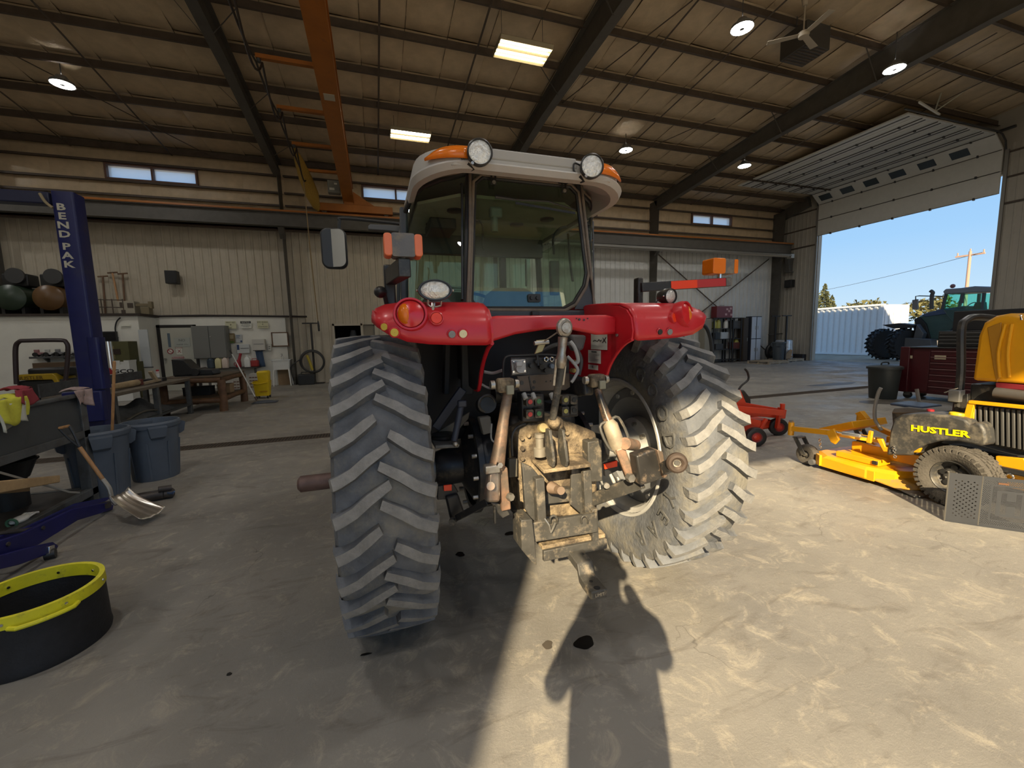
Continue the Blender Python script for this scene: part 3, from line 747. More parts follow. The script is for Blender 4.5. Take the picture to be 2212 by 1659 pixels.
# speakers and boxes on the walls
def wallbox(name, c, d, m, label, cat):
    t = thing(name, label, cat, (c[0], c[1], c[2] - d[2] / 2)); mb = MB(); mb.box(c, d); mb.build('case', m, t, bevel=.015)
    mb = MB(); mb.box((c[0], c[1] - d[1] / 2 - .006, c[2]), (d[0] * .84, .012, d[2] * .84)); mb.build('grille', M('speaker_mesh', (.03, .03, .03), .8, bump=.5, bs=200), t, smooth=False)
    mb = MB(); mb.bb((c[0] - .03, c[1] + d[1] / 2, c[2] - .04), (c[0] + .03, YB + .05, c[2] + .04)); mb.build('bracket', hing, t, smooth=False)
    return t
c = P(371, 599, 18.3); wallbox('wall_speaker', (c.x, 18.35, c.z), (.36, .28, .46), black, 'black wall speaker high on the ribbed wall left of the tractor', 'speaker')
t = thing('wall_speaker', 'black wall speaker on the right wall beside the overhead door', 'speaker', (22.7, 17.3, 4.2))
c = PXX(1705, 613, 22.7); mb = MB(); mb.box((22.72, c.y, c.z), (.3, .42, .42)); mb.build('case', black, t, bevel=.02)
mb = MB(); mb.box((22.56, c.y, c.z), (.012, .36, .36)); mb.build('grille', M('speaker_mesh', (.03, .03, .03)), t, smooth=False)
t = thing('crane_stop_bracket', 'dark steel knee bracket on the right end of the runway', 'bracket', (22.5, 17.6, 5))
mb = MB(); mb.prism([(22.25, 17.6, 5.95), (22.75, 17.6, 5.95), (22.75, 17.6, 5.8), (22.62, 17.6, 4.95), (22.42, 17.6, 4.95)], (0, .2, 0)); mb.build('plate', steel_gr, t, smooth=False)
mb = MB(); mb.bb((22.42, 17.5, 4.93), (22.64, 17.9, 4.97)); mb.build('foot', steel_gr, t, smooth=False)

# ================================================================== outdoors
gm = M('gravel_yard', (.34, .28, .20), .9, var=.25, vs=2.0, bump=.5, bs=30)
mb = MB(); mb.bb((-150, -150, -.30), (250, 150, -.21)); struct(mb.build('ground', gm, smooth=False))
mb = MB(); mb.bb((XR + .25, 2, -.205), (XR + 60, 60, -.02)); struct(mb.build('ground_yard', gm, smooth=False))
mb = MB(); mb.bb((-30, -60, -.205), (30, YF - .25, -.02)); struct(mb.build('ground_apron', M('apron', (.52, .48, .41), .85, var=.1), smooth=False))
# white container
cw = M('container_white', (.78, .78, .78), .5, var=.03)
ax = 29.5
t = thing('shipping_container', 'white corrugated shipping container standing in the yard outside', 'container', (ax, 19, -.1))
y1c = 25.0; y0c = PXX(1906, 700, ax).y; Hc = PXX(1850, 660, ax).z
pr = []; y = y0c; k = 0; step = .36
while y < y1c:
    pr += [(ax, y), (ax, y + step * .35), (ax + .06, y + step * .5), (ax + .06, y + step * .85)]; y += step
mb = MB(); n_ = len(pr); mb.add([(p[0], p[1], .12) for p in pr] + [(p[0], p[1], Hc - .1) for p in pr], [(i + 1, i, n_ + i, n_ + i + 1) for i in range(n_ - 1)]); mb.build('side_sheet', cw, t, smooth=False)
for z in (.06, Hc - .06):
    mb = MB(); mb.bb((ax - .03, y0c, z - .06), (ax + .1, y1c, z + .06)); mb.build('rail', cw, t, smooth=False)
mb = MB(); mb.bb((ax + .1, y0c, .02), (ax + 2.4, y1c, Hc - .05)); mb.build('body', cw, t, smooth=False)
mb = MB(); mb.bb((ax - .04, y0c - .02, 0), (ax + .12, y0c + .14, Hc)); mb.build('corner_post', cw, t, smooth=False)
xe = [ax + .1, ax + 1.2, ax + 2.35]
for i in range(2):
    mb = MB(); mb.bb((xe[i] + .02, y0c - .05, .15), (xe[i + 1] - .02, y0c, Hc - .15)); dd = mb.build('end_door', cw, t, smooth=False)
    for k in (.3, .7):
        x = xe[i] + k * (xe[i + 1] - xe[i]); mb = MB(); mb.cyl((x, y0c - .09, .1), (x, y0c - .09, Hc - .1), .025, n=8); mb.build('lock_rod', cw, dd)
# second container further right, end doors toward us
# spruces and far bushes
leaf = M('spruce_needles', (.055, .060, .020), .8, var=.45, vs=1.5)
leaf2 = M('far_foliage', (.11, .10, .03), .8, var=.4, vs=.8)
bark = M('bark', (.10, .065, .04), .9)
def spruce(base, h, r, label, seed):
    rn = random.Random(seed); t = thing('spruce_tree', label, 'tree', base, group='spruces beyond the container')
    mb = MB(); mb.cyl(base, V(base) + V((0, 0, h)), .16, .02, n=6); mb.build('trunk', bark, t)
    mb = MB(); z = h * .12
    while z < h * .99:
        rr = r * (1 - z / h) ** .85 + .1; nb = 9
        for k in range(nb):
            a = 2 * PI * k / nb + rn.uniform(-.3, .3); l = rr * rn.uniform(.75, 1.12); d = V((math.cos(a), math.sin(a), 0)); s_ = V((-d.y, d.x, 0))
            p0 = V(base) + V((0, 0, z + rn.uniform(-.1, .2))); p1 = p0 + d * l - V((0, 0, l * .32)); wd = l * .30
            for q in (.35, .6, .85): 
                pm = p0.lerp(p1, q); e = wd * (1.1 - q); mb.add([pm - s_ * e - V((0, 0, .22)), pm + d * (l * .22), pm + s_ * e - V((0, 0, .22)), pm - d * (l * .18) + V((0, 0, .10))], [(0, 1, 3), (1, 2, 3)])
        z += h * .033
    stuff(mb.build('branches', leaf, t, smooth=False))
for px, py, X, h, r, l, sd_ in ((1762, 612, 62, 0, 2.2, 'tall spruce cut by the door jamb, leftmost beyond the container', 1), (1783, 612, 63, 0, 2.4, 'tall spruce rising in the middle of the group beyond the container', 2), (1798, 636, 64, 0, 1.7, 'shorter spruce right of the other two beyond the container', 3)):
    c = PXX(px, py, X); spruce((X, c.y, -.2), c.z + .2, r, l, sd_)
def bush(px, py, X, r, label, seed):
    rn = random.Random(seed); c = PXX(px, py, X); t = thing('far_tree', label, 'tree', (X, c.y, -.2), group='far trees on the skyline')
    mb = MB(); mb.cyl((X, c.y, -.2), (X, c.y, c.z), .2, .1, n=6); mb.build('trunk', bark, t)
    mb = MB()
    for k in range(260):
        a = rn.uniform(0, 6.28); b_ = math.acos(rn.uniform(-1, 1)); q = rn.uniform(.55, 1)
        p = V((X, c.y, c.z - r * .3)) + V((r * q * math.sin(b_) * math.cos(a), r * 1.3 * q * math.sin(b_) * math.sin(a), r * .8 * q * math.cos(b_)))
        s_ = rn.uniform(.25, .5); u = V((rn.uniform(-1, 1), rn.uniform(-1, 1), rn.uniform(-1, 1))).normalized() * s_; v = V((rn.uniform(-1, 1), rn.uniform(-1, 1), rn.uniform(-1, 1))).normalized() * s_
        mb.add([p - u, p + v, p + u], [(0, 1, 2)])
    stuff(mb.build('crown', leaf2, t, smooth=False))
bush(1848, 662, 75, 1.6, 'low far tree just over the left of the container roof', 4); bush(1882, 658, 78, 1.8, 'rounded far tree over the middle of the container roof', 5)
bush(1990, 665, 60, 2.2, 'far tree between container and blue tractor mirror', 6); bush(2020, 655, 66, 2.0, 'far tree behind the blue tractor exhaust', 7)
# utility pole and wires
X = 58; c = PXX(2096, 545, X); b0 = PXX(2083, 650, X)
polem = M('pole_wood', (.42, .27, .20), .8)
t = thing('utility_pole', 'wooden utility pole with a short cross arm against the sky', 'pole', (X, c.y, -.2))
mb = MB(); mb.cyl((X, c.y, -.2), (X, c.y, c.z + .1), .17, .12, n=10); mb.build('pole', polem, t)
mb = MB(); mb.bb((X - .08, c.y - 1.1, c.z - .35), (X + .08, c.y + 1.1, c.z - .2)); ca = mb.build('cross_arm', polem, t, smooth=False)
for dy in (-1.0, .95, 0):
    mb = MB(); mb.cyl((X, c.y + dy, c.z - .2), (X, c.y + dy, c.z + (.1 if dy else .35)), .06, n=8); mb.build('insulator', polem, ca)
wire = M('wire_dark', (.05, .05, .06), .6)
for (z0, dy, l) in ((-4.0, 0, 'lower overhead wire running left from the pole'), (-.2, -1, 'upper overhead wire running left from the pole cross arm')):
    a = V((X - .25, c.y + dy, c.z + z0)); e = V((X + 12, c.y + 55, c.z + z0 - .6)); pts = []
    for k in range(13): u = k / 12; p = a.lerp(e, u); p.z -= 3.4 * 4 * u * (1 - u) * .5; pts.append(p)
    mb = MB(); mb.tube(pts, .022, 5); tag(mb.build('overhead_wire', wire), l, 'wire')
a = V((X - .25, c.y, c.z - 4.0)); mb = MB(); mb.tube([a, a + V((-4, -9, .3)), a + V((-8, -18, .9))], .022, 5); tag(mb.build('overhead_wire', wire), 'overhead wire running right from the pole', 'wire')
# bollard
c = PXX(1756, 770, 23.9); t = thing('bollard', 'yellow pipe bollard outside the left door jamb', 'bollard', (23.9, c.y, -.02))
mb = MB(); mb.cyl((23.9, c.y, -.02), (23.9, c.y, 1.25), .08, n=16); mb.build('post', M('bollard_yellow', (.55, .40, .05), .6, var=.2), t)
mb = MB(); mb.sphere((23.9, c.y, 1.25), (.08, .08, .04)); mb.build('cap', M('bollard_yellow', (.5, .4, .05)), t)

# ================================================================== the red tractor
TX, TY, TR = .945, 2.63, .865
TRAC = thing('tractor', 'large red farm tractor with grey cab roof seen from behind', 'tractor', (TX, TY, 0))
def part(mb, name, m, parent=None, **k): return mb.build(name, m, parent or TRAC, **k)
# ---- rear wheels
tprof = [(.50, -.185), (.545, -.205), (.62, -.226), (.70, -.230), (.765, -.222), (.80, -.205), (.815, -.16), (.826, -.08), (.83, 0), (.826, .08), (.815, .16), (.80, .205), (.765, .222), (.70, .230), (.62, .226), (.545, .205), (.50, .185), (.47, .15), (.47, -.15)]
def lug_mesh(side, long):
    """one chevron bar; wheel axis X, rear of the wheel at -Y"""
    m = MB(); x_in = -.022 if long else .028
    st = [(x_in, .012), (.07, -.045), (.13, -.092), (.18, -.118), (.212, -.130), (.226, -.134)]
    if not long: st[0] = (x_in, -.014)
    secs = []
    for i, (x, s_) in enumerate(st):
        hw = .027 if i else .022
        rt = TR - .012 * (x / .21) ** 2; rb = .808
        if i == 5: rt = .80; rb = .755
        if i == 4: rb = .79
        j = min(i + 1, len(st) - 1); k = max(i - 1, 0)
        dx, dsd = st[j][0] - st[k][0], st[j][1] - st[k][1]; l = math.hypot(dx, dsd); nx, ns = -dsd / l, dx / l
        loop = []
        for w_, r in ((-hw * 1.35, rb), (-hw, rt), (hw, rt), (hw * 1.35, rb)):
            xx = x + nx * w_ * .55; ph = (s_ + ns * w_) / TR
            xx = min(xx, .232)
            loop.append((side * xx, -r * math.cos(ph), r * math.sin(ph)))
        secs.append(loop)
    m.loft(secs)
    m.mi = [0] * len(m.f)
    # the worn outer face is lighter than the flanks
    for i, f in enumerate(m.f):
        if len(f) == 4 and i < (len(secs) - 1) * 4 and i % 4 == 1: m.mi[i] = 1
    me = m.mesh('tread_lug', [rubber, lugm], smooth=False)
    bm = bmesh.new(); bm.from_mesh(me); bmesh.ops.recalc_face_normals(bm, faces=bm.faces); bm.to_mesh(me); bm.free()
    return me
LUGS = {(s_, l): lug_mesh(s_, l) for s_ in (-1, 1) for l in (0, 1)}
def rear_wheel(x, inner, lab_t):
    c = V((x, TY, TR))
    mb = MB(); mb.lathe(tprof, c, (1, 0, 0), 72, closed=True); ti = part(mb, 'rear_tyre', rubber, fixn=True); lab(ti, lab_t)
    N = 33
    for k in range(N):
        for s_ in (-1, 1):
            a = 2 * PI * (k + (.5 if s_ > 0 else 0)) / N + .05
            piece('tread_lug', LUGS[(s_, (k + (s_ > 0)) % 3 != 0)], ti, Matrix.Translation(c) @ Matrix.Rotation(-a, 4, 'X'))
    rm = [(.515, -.192), (.512, -.20), (.495, -.20), (.488, -.17), (.455, -.155), (.435, -.05), (.435, .05), (.455, .155), (.488, .17), (.495, .20), (.512, .20), (.515, .192), (.50, .15), (.46, .04), (.46, -.04), (.50, -.15)]
    mb = MB(); mb.lathe(rm, c, (1, 0, 0), 64, closed=True); ri = part(mb, 'rear_rim', rim_g, fixn=True)
    d = inner * .02
    mb = MB(); mb.lathe([(.438, 0), (.43, inner * .03), (.36, inner * .035), (.33, 0), (.24, -inner * .04), (.12, -inner * .04), (.12, -inner * .07), (.24, -inner * .07), (.33, -inner * .03), (.438, -inner * .02)], c + V((d, 0, 0)), (1, 0, 0), 48, closed=True)
    dc = part(mb, 'wheel_disc', disc_g, fixn=True)
    for k in range(12):
        a = 2 * PI * k / 12; r = .395; p = c + V((d + inner * .03, r * math.cos(a), r * math.sin(a)))
        mb = MB(); mb.cyl(p, p + V((inner * .016, 0, 0)), .018, n=8); mb.build('wheel_bolt', rim_g, dc)
    mb = MB(); mb.lathe([(.21, -inner * .05), (.20, inner * .02), (.13, inner * .05), (.125, inner * .16), (.075, inner * .18), (.075, inner * .3)], c + V((d, 0, 0)), (1, 0, 0), 32); hb = part(mb, 'wheel_hub', rim_g)
    for k in range(8):
        a = 2 * PI * k / 8 + .2; p = c + V((d + inner * .03, .165 * math.cos(a), .165 * math.sin(a))); mb = MB(); mb.cyl(p, p + V((inner * .03, 0, 0)), .016, n=6); mb.build('hub_nut', bare, hb)
    return ti
tl = rear_wheel(.01, 1, 'left rear tyre, tread seen straight from behind')
tr = rear_wheel(1.88, -1, 'right rear tyre, half in sunlight, with raised sidewall lettering')
letm = M('sidewall_letter', (.10, .098, .092), .8)
for ch, a in zip('GOODYEAR', (30, 44, 58, 73, 104, 117, 131, 146)):
    a = math.radians(a); up = V((0, -math.sin(a), math.cos(a))); rt = V((0, -math.cos(a), -math.sin(a)))
    c = V((1.88 - .2305, TY, TR)) + up * .655; text('sidewall_letter', ch, .14, c, rt, up, letm, tr, depth=.012)
mb = MB(); mb.cyl((.01 - .05, TY, TR), (-.46, TY, TR), .048, n=18); mb.lathe([(.048, 0), (.03, -.015), (.0, -.015)], (-.46, TY, TR), (1, 0, 0), 18); part(mb, 'axle_bar', M('rusty_axle', (.16, .10, .085), .55, metal=.3, var=.25, vs=20))
# ---- rear axle, gearbox
mb = MB(); mb.lathe([(.10, -.62), (.12, -.56), (.115, -.45), (.20, -.40), (.27, -.36), (.29, -.30), (.29, -.24), (.22, -.20), (.20, 0), (.20, .20), (.22, .24), (.29, .24), (.29, .30), (.27, .36), (.20, .40), (.115, .45), (.12, .56), (.10, .62)], (TX, TY, TR), (1, 0, 0), 40, cap=True); ax_ = part(mb, 'axle_housing', blackm)
for s_ in (-1, 1):
    mb = MB(); mb.lathe([(.27, -.018), (.318, -.018), (.318, .018), (.27, .018)], (TX + s_ * .375, TY, TR), (1, 0, 0), 40, closed=True); fl = part(mb, 'axle_flange', blackm, fixn=True)
    for k in range(14):
        a = 2 * PI * k / 14; p = V((TX + s_ * .40, TY + .295 * math.cos(a), TR + .295 * math.sin(a))); mb = MB(); mb.cyl(p, p + V((s_ * .03, 0, 0)), .013, n=6); mb.build('bolt', bare, fl)
mb = MB(); mb.box((TX, 2.62, .93), (.44, .75, .62)); part(mb, 'gearbox', blackm, bevel=.05)
mb = MB(); mb.box((TX, 3.5, .85), (.42, 1.2, .46)); part(mb, 'transmission', blackm, bevel=.05)
# ---- near-black sheet standing in for the shaded cavity under the cab, fender posts
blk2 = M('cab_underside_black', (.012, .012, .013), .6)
mb = MB(); mb.bb((TX - .69, 2.80, 1.0), (TX + .69, 2.84, 1.86)); part(mb, 'cavity_backing', blk2, smooth=False)
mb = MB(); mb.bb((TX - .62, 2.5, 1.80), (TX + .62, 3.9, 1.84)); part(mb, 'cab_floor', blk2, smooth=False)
# ---- fenders
def fender(sgn):
    X = lambda l: TX + sgn * l
    stl = [.945, .925, .88, .80, .70, .60, .50, .43, .405]
    lipz = [1.785, 1.76, 1.725, 1.69, 1.676, 1.67, 1.666, 1.664, 1.672]
    secs = []
    for l, lz in zip(stl, lipz):
        k = {.945: .66, .925: .84, .88: .94}.get(l, 1.0)
        dy = {.945: .10, .925: .045, .88: .015}.get(l, 0)
        if l == .405: k = .97
        top = 1.70 + (1.895 - 1.70) * k
        secs.append([(X(l), 1.945 + dy, lz), (X(l), 1.935 + dy, min(lz + .03, top - .03)), (X(l), 1.955 + dy, max(lz + .05, 1.70 + .10 * k)), (X(l), 2.00 + dy, 1.70 + .145 * k), (X(l), 2.08, 1.70 + .172 * k), (X(l), 2.22, top - .01), (X(l), 2.45, top), (X(l), 2.8, top)])
    mb = MB(); mb.loft(secs, closed=False); f = part(mb, 'fender', red, solid=.012, ang=60)
    ed = [(1.945, 1.672), (2.02, 1.645), (2.10, 1.59), (2.17, 1.52), (2.22, 1.44), (2.26, 1.405), (2.34, 1.40), (2.60, 1.42), (3.3, 1.45), (3.5, 1.5), (3.2, 1.77), (2.8, 1.888), (2.45, 1.888), (2.22, 1.88), (2.08, 1.86), (2.0, 1.835), (1.955, 1.79), (1.938, 1.72)]
    mb = MB(); mb.prism([(X(.405), y, z) for y, z in ed], (-sgn * .012, 0, 0)); sk = mb.build('inner_skirt', red, f, smooth=False)
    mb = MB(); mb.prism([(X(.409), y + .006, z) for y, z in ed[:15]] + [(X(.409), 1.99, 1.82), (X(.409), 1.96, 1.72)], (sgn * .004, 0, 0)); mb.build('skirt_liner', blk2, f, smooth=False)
    mb = MB(); mb.tube(smooth_path([(X(.40), y, z) for y, z in ed[:7]], 4), .011, 8); mb.build('skirt_lip', red, f)
    return f
fL = fender(-1); fR = fender(1)
lab(fL, 'left red rear fender with tail lamp'); lab(fR, 'right red rear fender with stickers on its inner side')
# red cross panel between the fenders
tp = [(.545, 1.80), (.62, 1.812), (1.28, 1.812), (1.345, 1.80)]
bt = [(1.345, 1.70), (1.22, 1.70), (1.05, 1.735), (.90, 1.735), (.72, 1.712), (.60, 1.68), (.545, 1.665)]
mb = MB(); mb.prism([(x, 2.10, z) for x, z in tp + bt], (0, .05, 0)); cp = part(mb, 'cross_panel', red, bevel=.014)
chip = M('paint_chip', (.05, .04, .04), .6)
for px, py, r in ((1252, 690, .007), (1262, 691, .006), (1270, 688, .004), (1246, 688, .004)):
    p = P(px, py, 2.095); mb = MB(); mb.cyl(p, p + V((0, .006, 0)), r, n=7); mb.build('paint_chip', chip, cp, smooth=False)
# lamps and buttons on the fenders
def disc(name, p, ax, r, d, m, parent, n=20, dome=0):
    mb = MB(); ax = V(ax).normalized()
    if dome: mb.lathe([(r, 0), (r, d), (r * .8, d + dome * .6), (r * .45, d + dome * .93), (.001, d + dome)], p, ax, n)
    else: mb.lathe([(r, 0), (r, d * .8), (r * .93, d), (.001, d)], p, ax, n)
    return mb.build(name, m, parent)
def ring(name, p, ax, R, r, m, parent, n=28):
    mb = MB(); mb.torus(p, ax, R, r, n, 8); return mb.build(name, m, parent)
def half_lens(name, p, ax, r, a0, a1, m, parent):
    x, y, d = frame(ax); mb = MB(); p = V(p); pts = [p + d * .03]
    for k in range(13): a = a0 + (a1 - a0) * k / 12; pts.append(p + x * (r * math.cos(a)) + y * (r * math.sin(a)) + d * .012)
    n_ = len(pts); mb.add(pts, [(0, k, k + 1) for k in range(1, n_ - 1)]); return mb.build(name, m, parent)
nL = V((-.12, -1, .18)).normalized(); nR = V((.45, -1, .18)).normalized()
for (px, py, Y, nn, am, nm) in ((887, 680, 1.955, nL, (PI * .62, PI * 1.42), 'left'), (1477, 680, 1.965, nR, (-PI * .45, PI * .4), 'right')):
    p = P(px, py, Y); base = p + nn * -.03
    mb = MB(); mb.lathe([(.078, 0), (.080, .03), (.074, .055), (.066, .055), (.064, .035), (.001, .032)], base, nn, 32); tlp = part(mb, 'tail_lamp', red)
    x, y, d = frame(nn)
    mb = MB(); mb.lathe([(.063, .036), (.060, .048), (.04, .056), (.001, .060)], base, nn, 28); mb.build('red_lens', redlens, tlp)
    sx_ = -1 if px < 1000 else 1; h_ = V((1, 0, 0)); h_ = (h_ - nn * h_.dot(nn)).normalized(); v_ = nn.cross(h_); c2 = base + nn * .058 + h_ * (sx_ * .024)
    mb = MB(); mb.add([c2 + nn * .006] + [c2 + h_ * (.030 * math.cos(2 * PI * k / 20)) + v_ * (.046 * math.sin(2 * PI * k / 20)) - nn * .006 for k in range(20)], [(0, 1 + k, 1 + (k + 1) % 20) for k in range(20)]); mb.build('amber_lens', amber, tlp, solid=.004)
for (px, py, Y, r, m, nn) in ((943, 688, 1.94, .026, orefl, nL), (1453, 687, 1.95, .026, orefl, nR)):
    p = P(px, py, Y); mb = MB(); mb.lathe([(.034, -.02), (.033, .01), (.027, .012)], p, nn, 24); rr = part(mb, 'reflector_cup', red); disc('reflector', p, nn, r, .012, m, rr)
for (px, py, r, m) in ((831, 706, .016, yellowb), (852, 718, .018, yellowb), (976, 722, .017, disc_g), (1000, 721, .019, cream), (1425, 717, .015, black), (1446, 717, .017, disc_g), (1508, 695, .012, yellowb)):
    nn = V((-.5 if px < 840 else (.6 if px > 1490 else 0), -1, -.15)).normalized()
    p = P(px, py, 1.93 if 840 < px < 1490 else 1.96); ring('button_ring', p, nn, r * 1.15, .004, red, fL if px < 1100 else fR, 20); disc('fender_button', p, nn, r, .008, m, fL if px < 1100 else fR)
for (px, py) in ((1334, 724), (1283, 792)):
    p = PXX(px, py, 1.335); disc('skirt_bolt', p, (-1, 0, 0), .009, .01, bare, fR, 8)
# stickers on the right inner skirt
def sticker(x0, y0, x1, y1, lines, title, seed):
    X = 1.335; a = PXX(x0, y0, X); c = PXX(x1, y1, X); mb = MB(); mb.bb((X - .0015, a.y, a.z), (X, c.y, c.z)); s_ = mb.build('sticker', sign_w, fR, smooth=False)
    rn = random.Random(seed); w_ = abs(a.y - c.y); h = abs(a.z - c.z); yl = max(a.y, c.y); zt = max(a.z, c.z)
    if title: text('sticker_text', title, h * .17, (X - .003, yl - w_ / 2, zt - h * .13), (0, -1, 0), (0, 0, 1), ink, s_, .001)
    for k in range(lines):
        z = zt - h * (.3 + .62 * k / max(lines, 1)); mb = MB(); mb.bb((X - .003, yl - w_ * .08, z), (X - .0015, yl - w_ * rn.uniform(.55, .92), z + h * .03)); mb.build('print_line', M('print_grey', (.2, .2, .2)), s_, smooth=False)
    return s_
s1 = sticker(1277, 720, 1312, 756, 0, '', 1); sticker(1271, 756, 1298, 786, 6, 'WARNING', 2); sticker(1271, 787, 1292, 800, 3, '', 3)
X = 1.331
mb = MB()
for pts in (((1281, 737), (1285, 735), (1289, 737)), ((1290, 738), (1294, 733), (1296, 737), (1299, 735)), ((1302, 730), (1306, 736), (1309, 741)), ((1309, 729), (1305, 735), (1301, 740))):
    q = MB(); q.tube([PXX(a, c, X) for a, c in pts], .0022, 5); q.build('pen_mark', ink, s1)
for k in range(3):
    a = PXX(1281, 746 + k * 3, X); c = PXX(1308 - 6 * k, 746.6 + k * 3, X); q = MB(); q.bb((X - .001, a.y, a.z), (X + .001, c.y, c.z)); q.build('print_line', M('print_grey', (.2, .2, .2)), s1, smooth=False)
# work lamps on the fenders
def oval_lamp(p, nn, rx, rz, name='work_lamp', post=None, lens=lampglass):
    nn = V(nn).normalized(); x = nn.cross(V((0, 0, 1))).normalized() * -1; z = x.cross(nn) * -1
    if z.z < 0: z = -z
    def el(s_, off): return [V(p) + x * (rx * s_ * math.cos(2 * PI * k / 28)) + z * (rz * s_ * math.sin(2 * PI * k / 28)) + nn * off for k in range(28)]
    mb = MB(); mb.loft([el(.35, -.085), el(.72, -.07), el(1.0, -.03), el(1.04, .0), el(1.0, .012), el(.92, .012), el(.90, .004)], cap=True); h = part(mb, name, mblk, fixn=True)
    mb = MB(); mb.loft([el(.90, .002), el(.7, .010), el(.35, .015), el(.02, .017)]); mb.build('lens', lens, h, fixn=True)
    for s_ in (-1, 1):
        q = V(p) + x * (rx * 1.06 * s_); mb = MB(); mb.sphere(q, .006, 8, 5); mb.build('screw', chrome, h)
    return h
pl_l = P(940, 627, 1.99); hL = oval_lamp(pl_l, (-.10, -1, 0), .078, .049)
mb = MB(); q0 = P(936, 655, 2.0); q1 = P(935, 676, 1.985); mb.cyl(q0, q1, .009, n=10); mb.build('stud', chrome, hL)
mb = MB(); mb.tube([P(925, 645, 1.99), P(924, 658, 1.995), P(931, 663, 1.995), P(943, 663, 1.995), P(952, 660, 1.995), P(953, 650, 1.99)], .005, 6); mb.build('bracket', bare, hL)
pr_l = P(1447, 640, 2.1); hR = oval_lamp(pr_l, (.20, -1, -.05), .052, .046)
mb = MB(); mb.cyl(P(1433, 660, 2.12), P(1432, 676, 2.12), .009, n=10); mb.build('stud', chrome, hR)
mb = MB(); mb.tube(smooth_path([P(1424, 645, 2.14), P(1417, 655, 2.14), P(1419, 668, 2.12), P(1427, 676, 2.12)]), .004, 6); mb.build('cable', black, hR)
# ---- flasher lamps on arms
mb = MB(); a = P(843, 600, 2.5); mb.bb((a.x - .035, 2.47, 1.88), (a.x + .025, 2.53, a.z + .07)); ps = part(mb, 'lamp_post', mblk, bevel=.01)
mb = MB(); c = P(874, 578, 2.02); mb.bar(a + V((.0, -.02, .0)), c, .058, .085, up=(0, 0, 1)); part(mb, 'flasher_arm', mblk, bevel=.005)
def flasher(p, w_, h, d, m_l, nm):
    mb = MB(); pts = [V((q[0], 0, q[1])) for q in rrect(w_ * .62, h, .012)]; mb.prism([V(p) + V((q.x, -d / 2, q.z)) for q in pts], (0, d, 0)); bx = part(mb, 'flasher_box', M('flasher_grey', (.11, .11, .115), .6, var=.2, dirt=(.25, .2, .14), ds=14), fixn=True)
    for s_ in (-1, 1):
        mb = MB(); pts = rrect(w_ * .22, h * .96, .014); mb.prism([V(p) + V((s_ * w_ * .40 + q[0], -d * .52, q[1])) for q in pts], (0, d * 1.04, 0)); mb.build('amber_lens', m_l, bx, fixn=True, bevel=.004)
    mb = MB(); mb.cyl(V(p) - V((0, 0, h / 2)), V(p) - V((0, 0, h / 2 + .03)), .016, n=10); mb.build('stud', chrome, bx)
flasher(P(870, 533, 2.05), .17, .105, .09, amber2, 'left')
b_ = P(1381, 600, 2.5); mb = MB(); mb.bb((b_.x - .022, 2.48, 1.86), (b_.x + .022, 2.54, b_.z + .0)); ps2 = part(mb, 'lamp_post', mblk, bevel=.01)
a0 = P(1384, 621, 2.48); a1 = P(1576, 609, 2.42); mb = MB(); mb.bar(a0, a1, .035, .068, up=(0, 0, 1)) if False else mb.bar(a0, a1, .035, .062); ar = part(mb, 'flasher_arm', mblk, bevel=.004)
def along(u0, u1, m, nm):
    q0 = a0.lerp(a1, u0) + V((0, -.0195, 0)); q1 = a0.lerp(a1, u1) + V((0, -.0195, 0)); mb = MB(); mb.bar(q0, q1, .002, .056); return mb.build(nm, m, ar, smooth=False)
along(.31, .60, orefl, 'orange_reflector_strip'); along(.60, .93, M('red_reflector_strip', (.42, .025, .03), .4), 'red_reflector_strip'); along(.935, 1.0, M('flasher_grey', (.2, .2, .2)), 'arm_end_plate')
pf = P(1555, 577, 2.45); mb = MB(); mb.prism([pf + V((q[0] + .045, -.05, q[1])) for q in rrect(.12, .10, .012)], (0, .10, 0)); fb = part(mb, 'flasher_box', M('flasher_grey', (.2, .2, .2)), fixn=True)
mb = MB(); mb.prism([pf + V((q[0] - .055, -.055, q[1])) for q in rrect(.115, .11, .016)], (0, .11, 0)); mb.build('amber_lens', amber, fb, fixn=True, bevel=.005)
mb = MB(); mb.prism([pf + V((q[0] + .10, -.052, q[1])) for q in rrect(.035, .10, .01)], (0, .104, 0)); mb.build('amber_lens', amber, fb, fixn=True)
mb = MB(); mb.cyl(pf - V((0, 0, .05)), pf - V((0, 0, .085)), .016, n=10); mb.build('stud', chrome, fb)
mb = MB(); q = P(822, 631, 2.4); mb.sphere(q, (.035, .05, .032)); part(mb, 'side_lamp', mblk); mb = MB(); mb.cyl(q + V((.02, 0, -.01)), q + V((.04, .05, -.12)), .012); part(mb, 'side_lamp_stem', mblk)
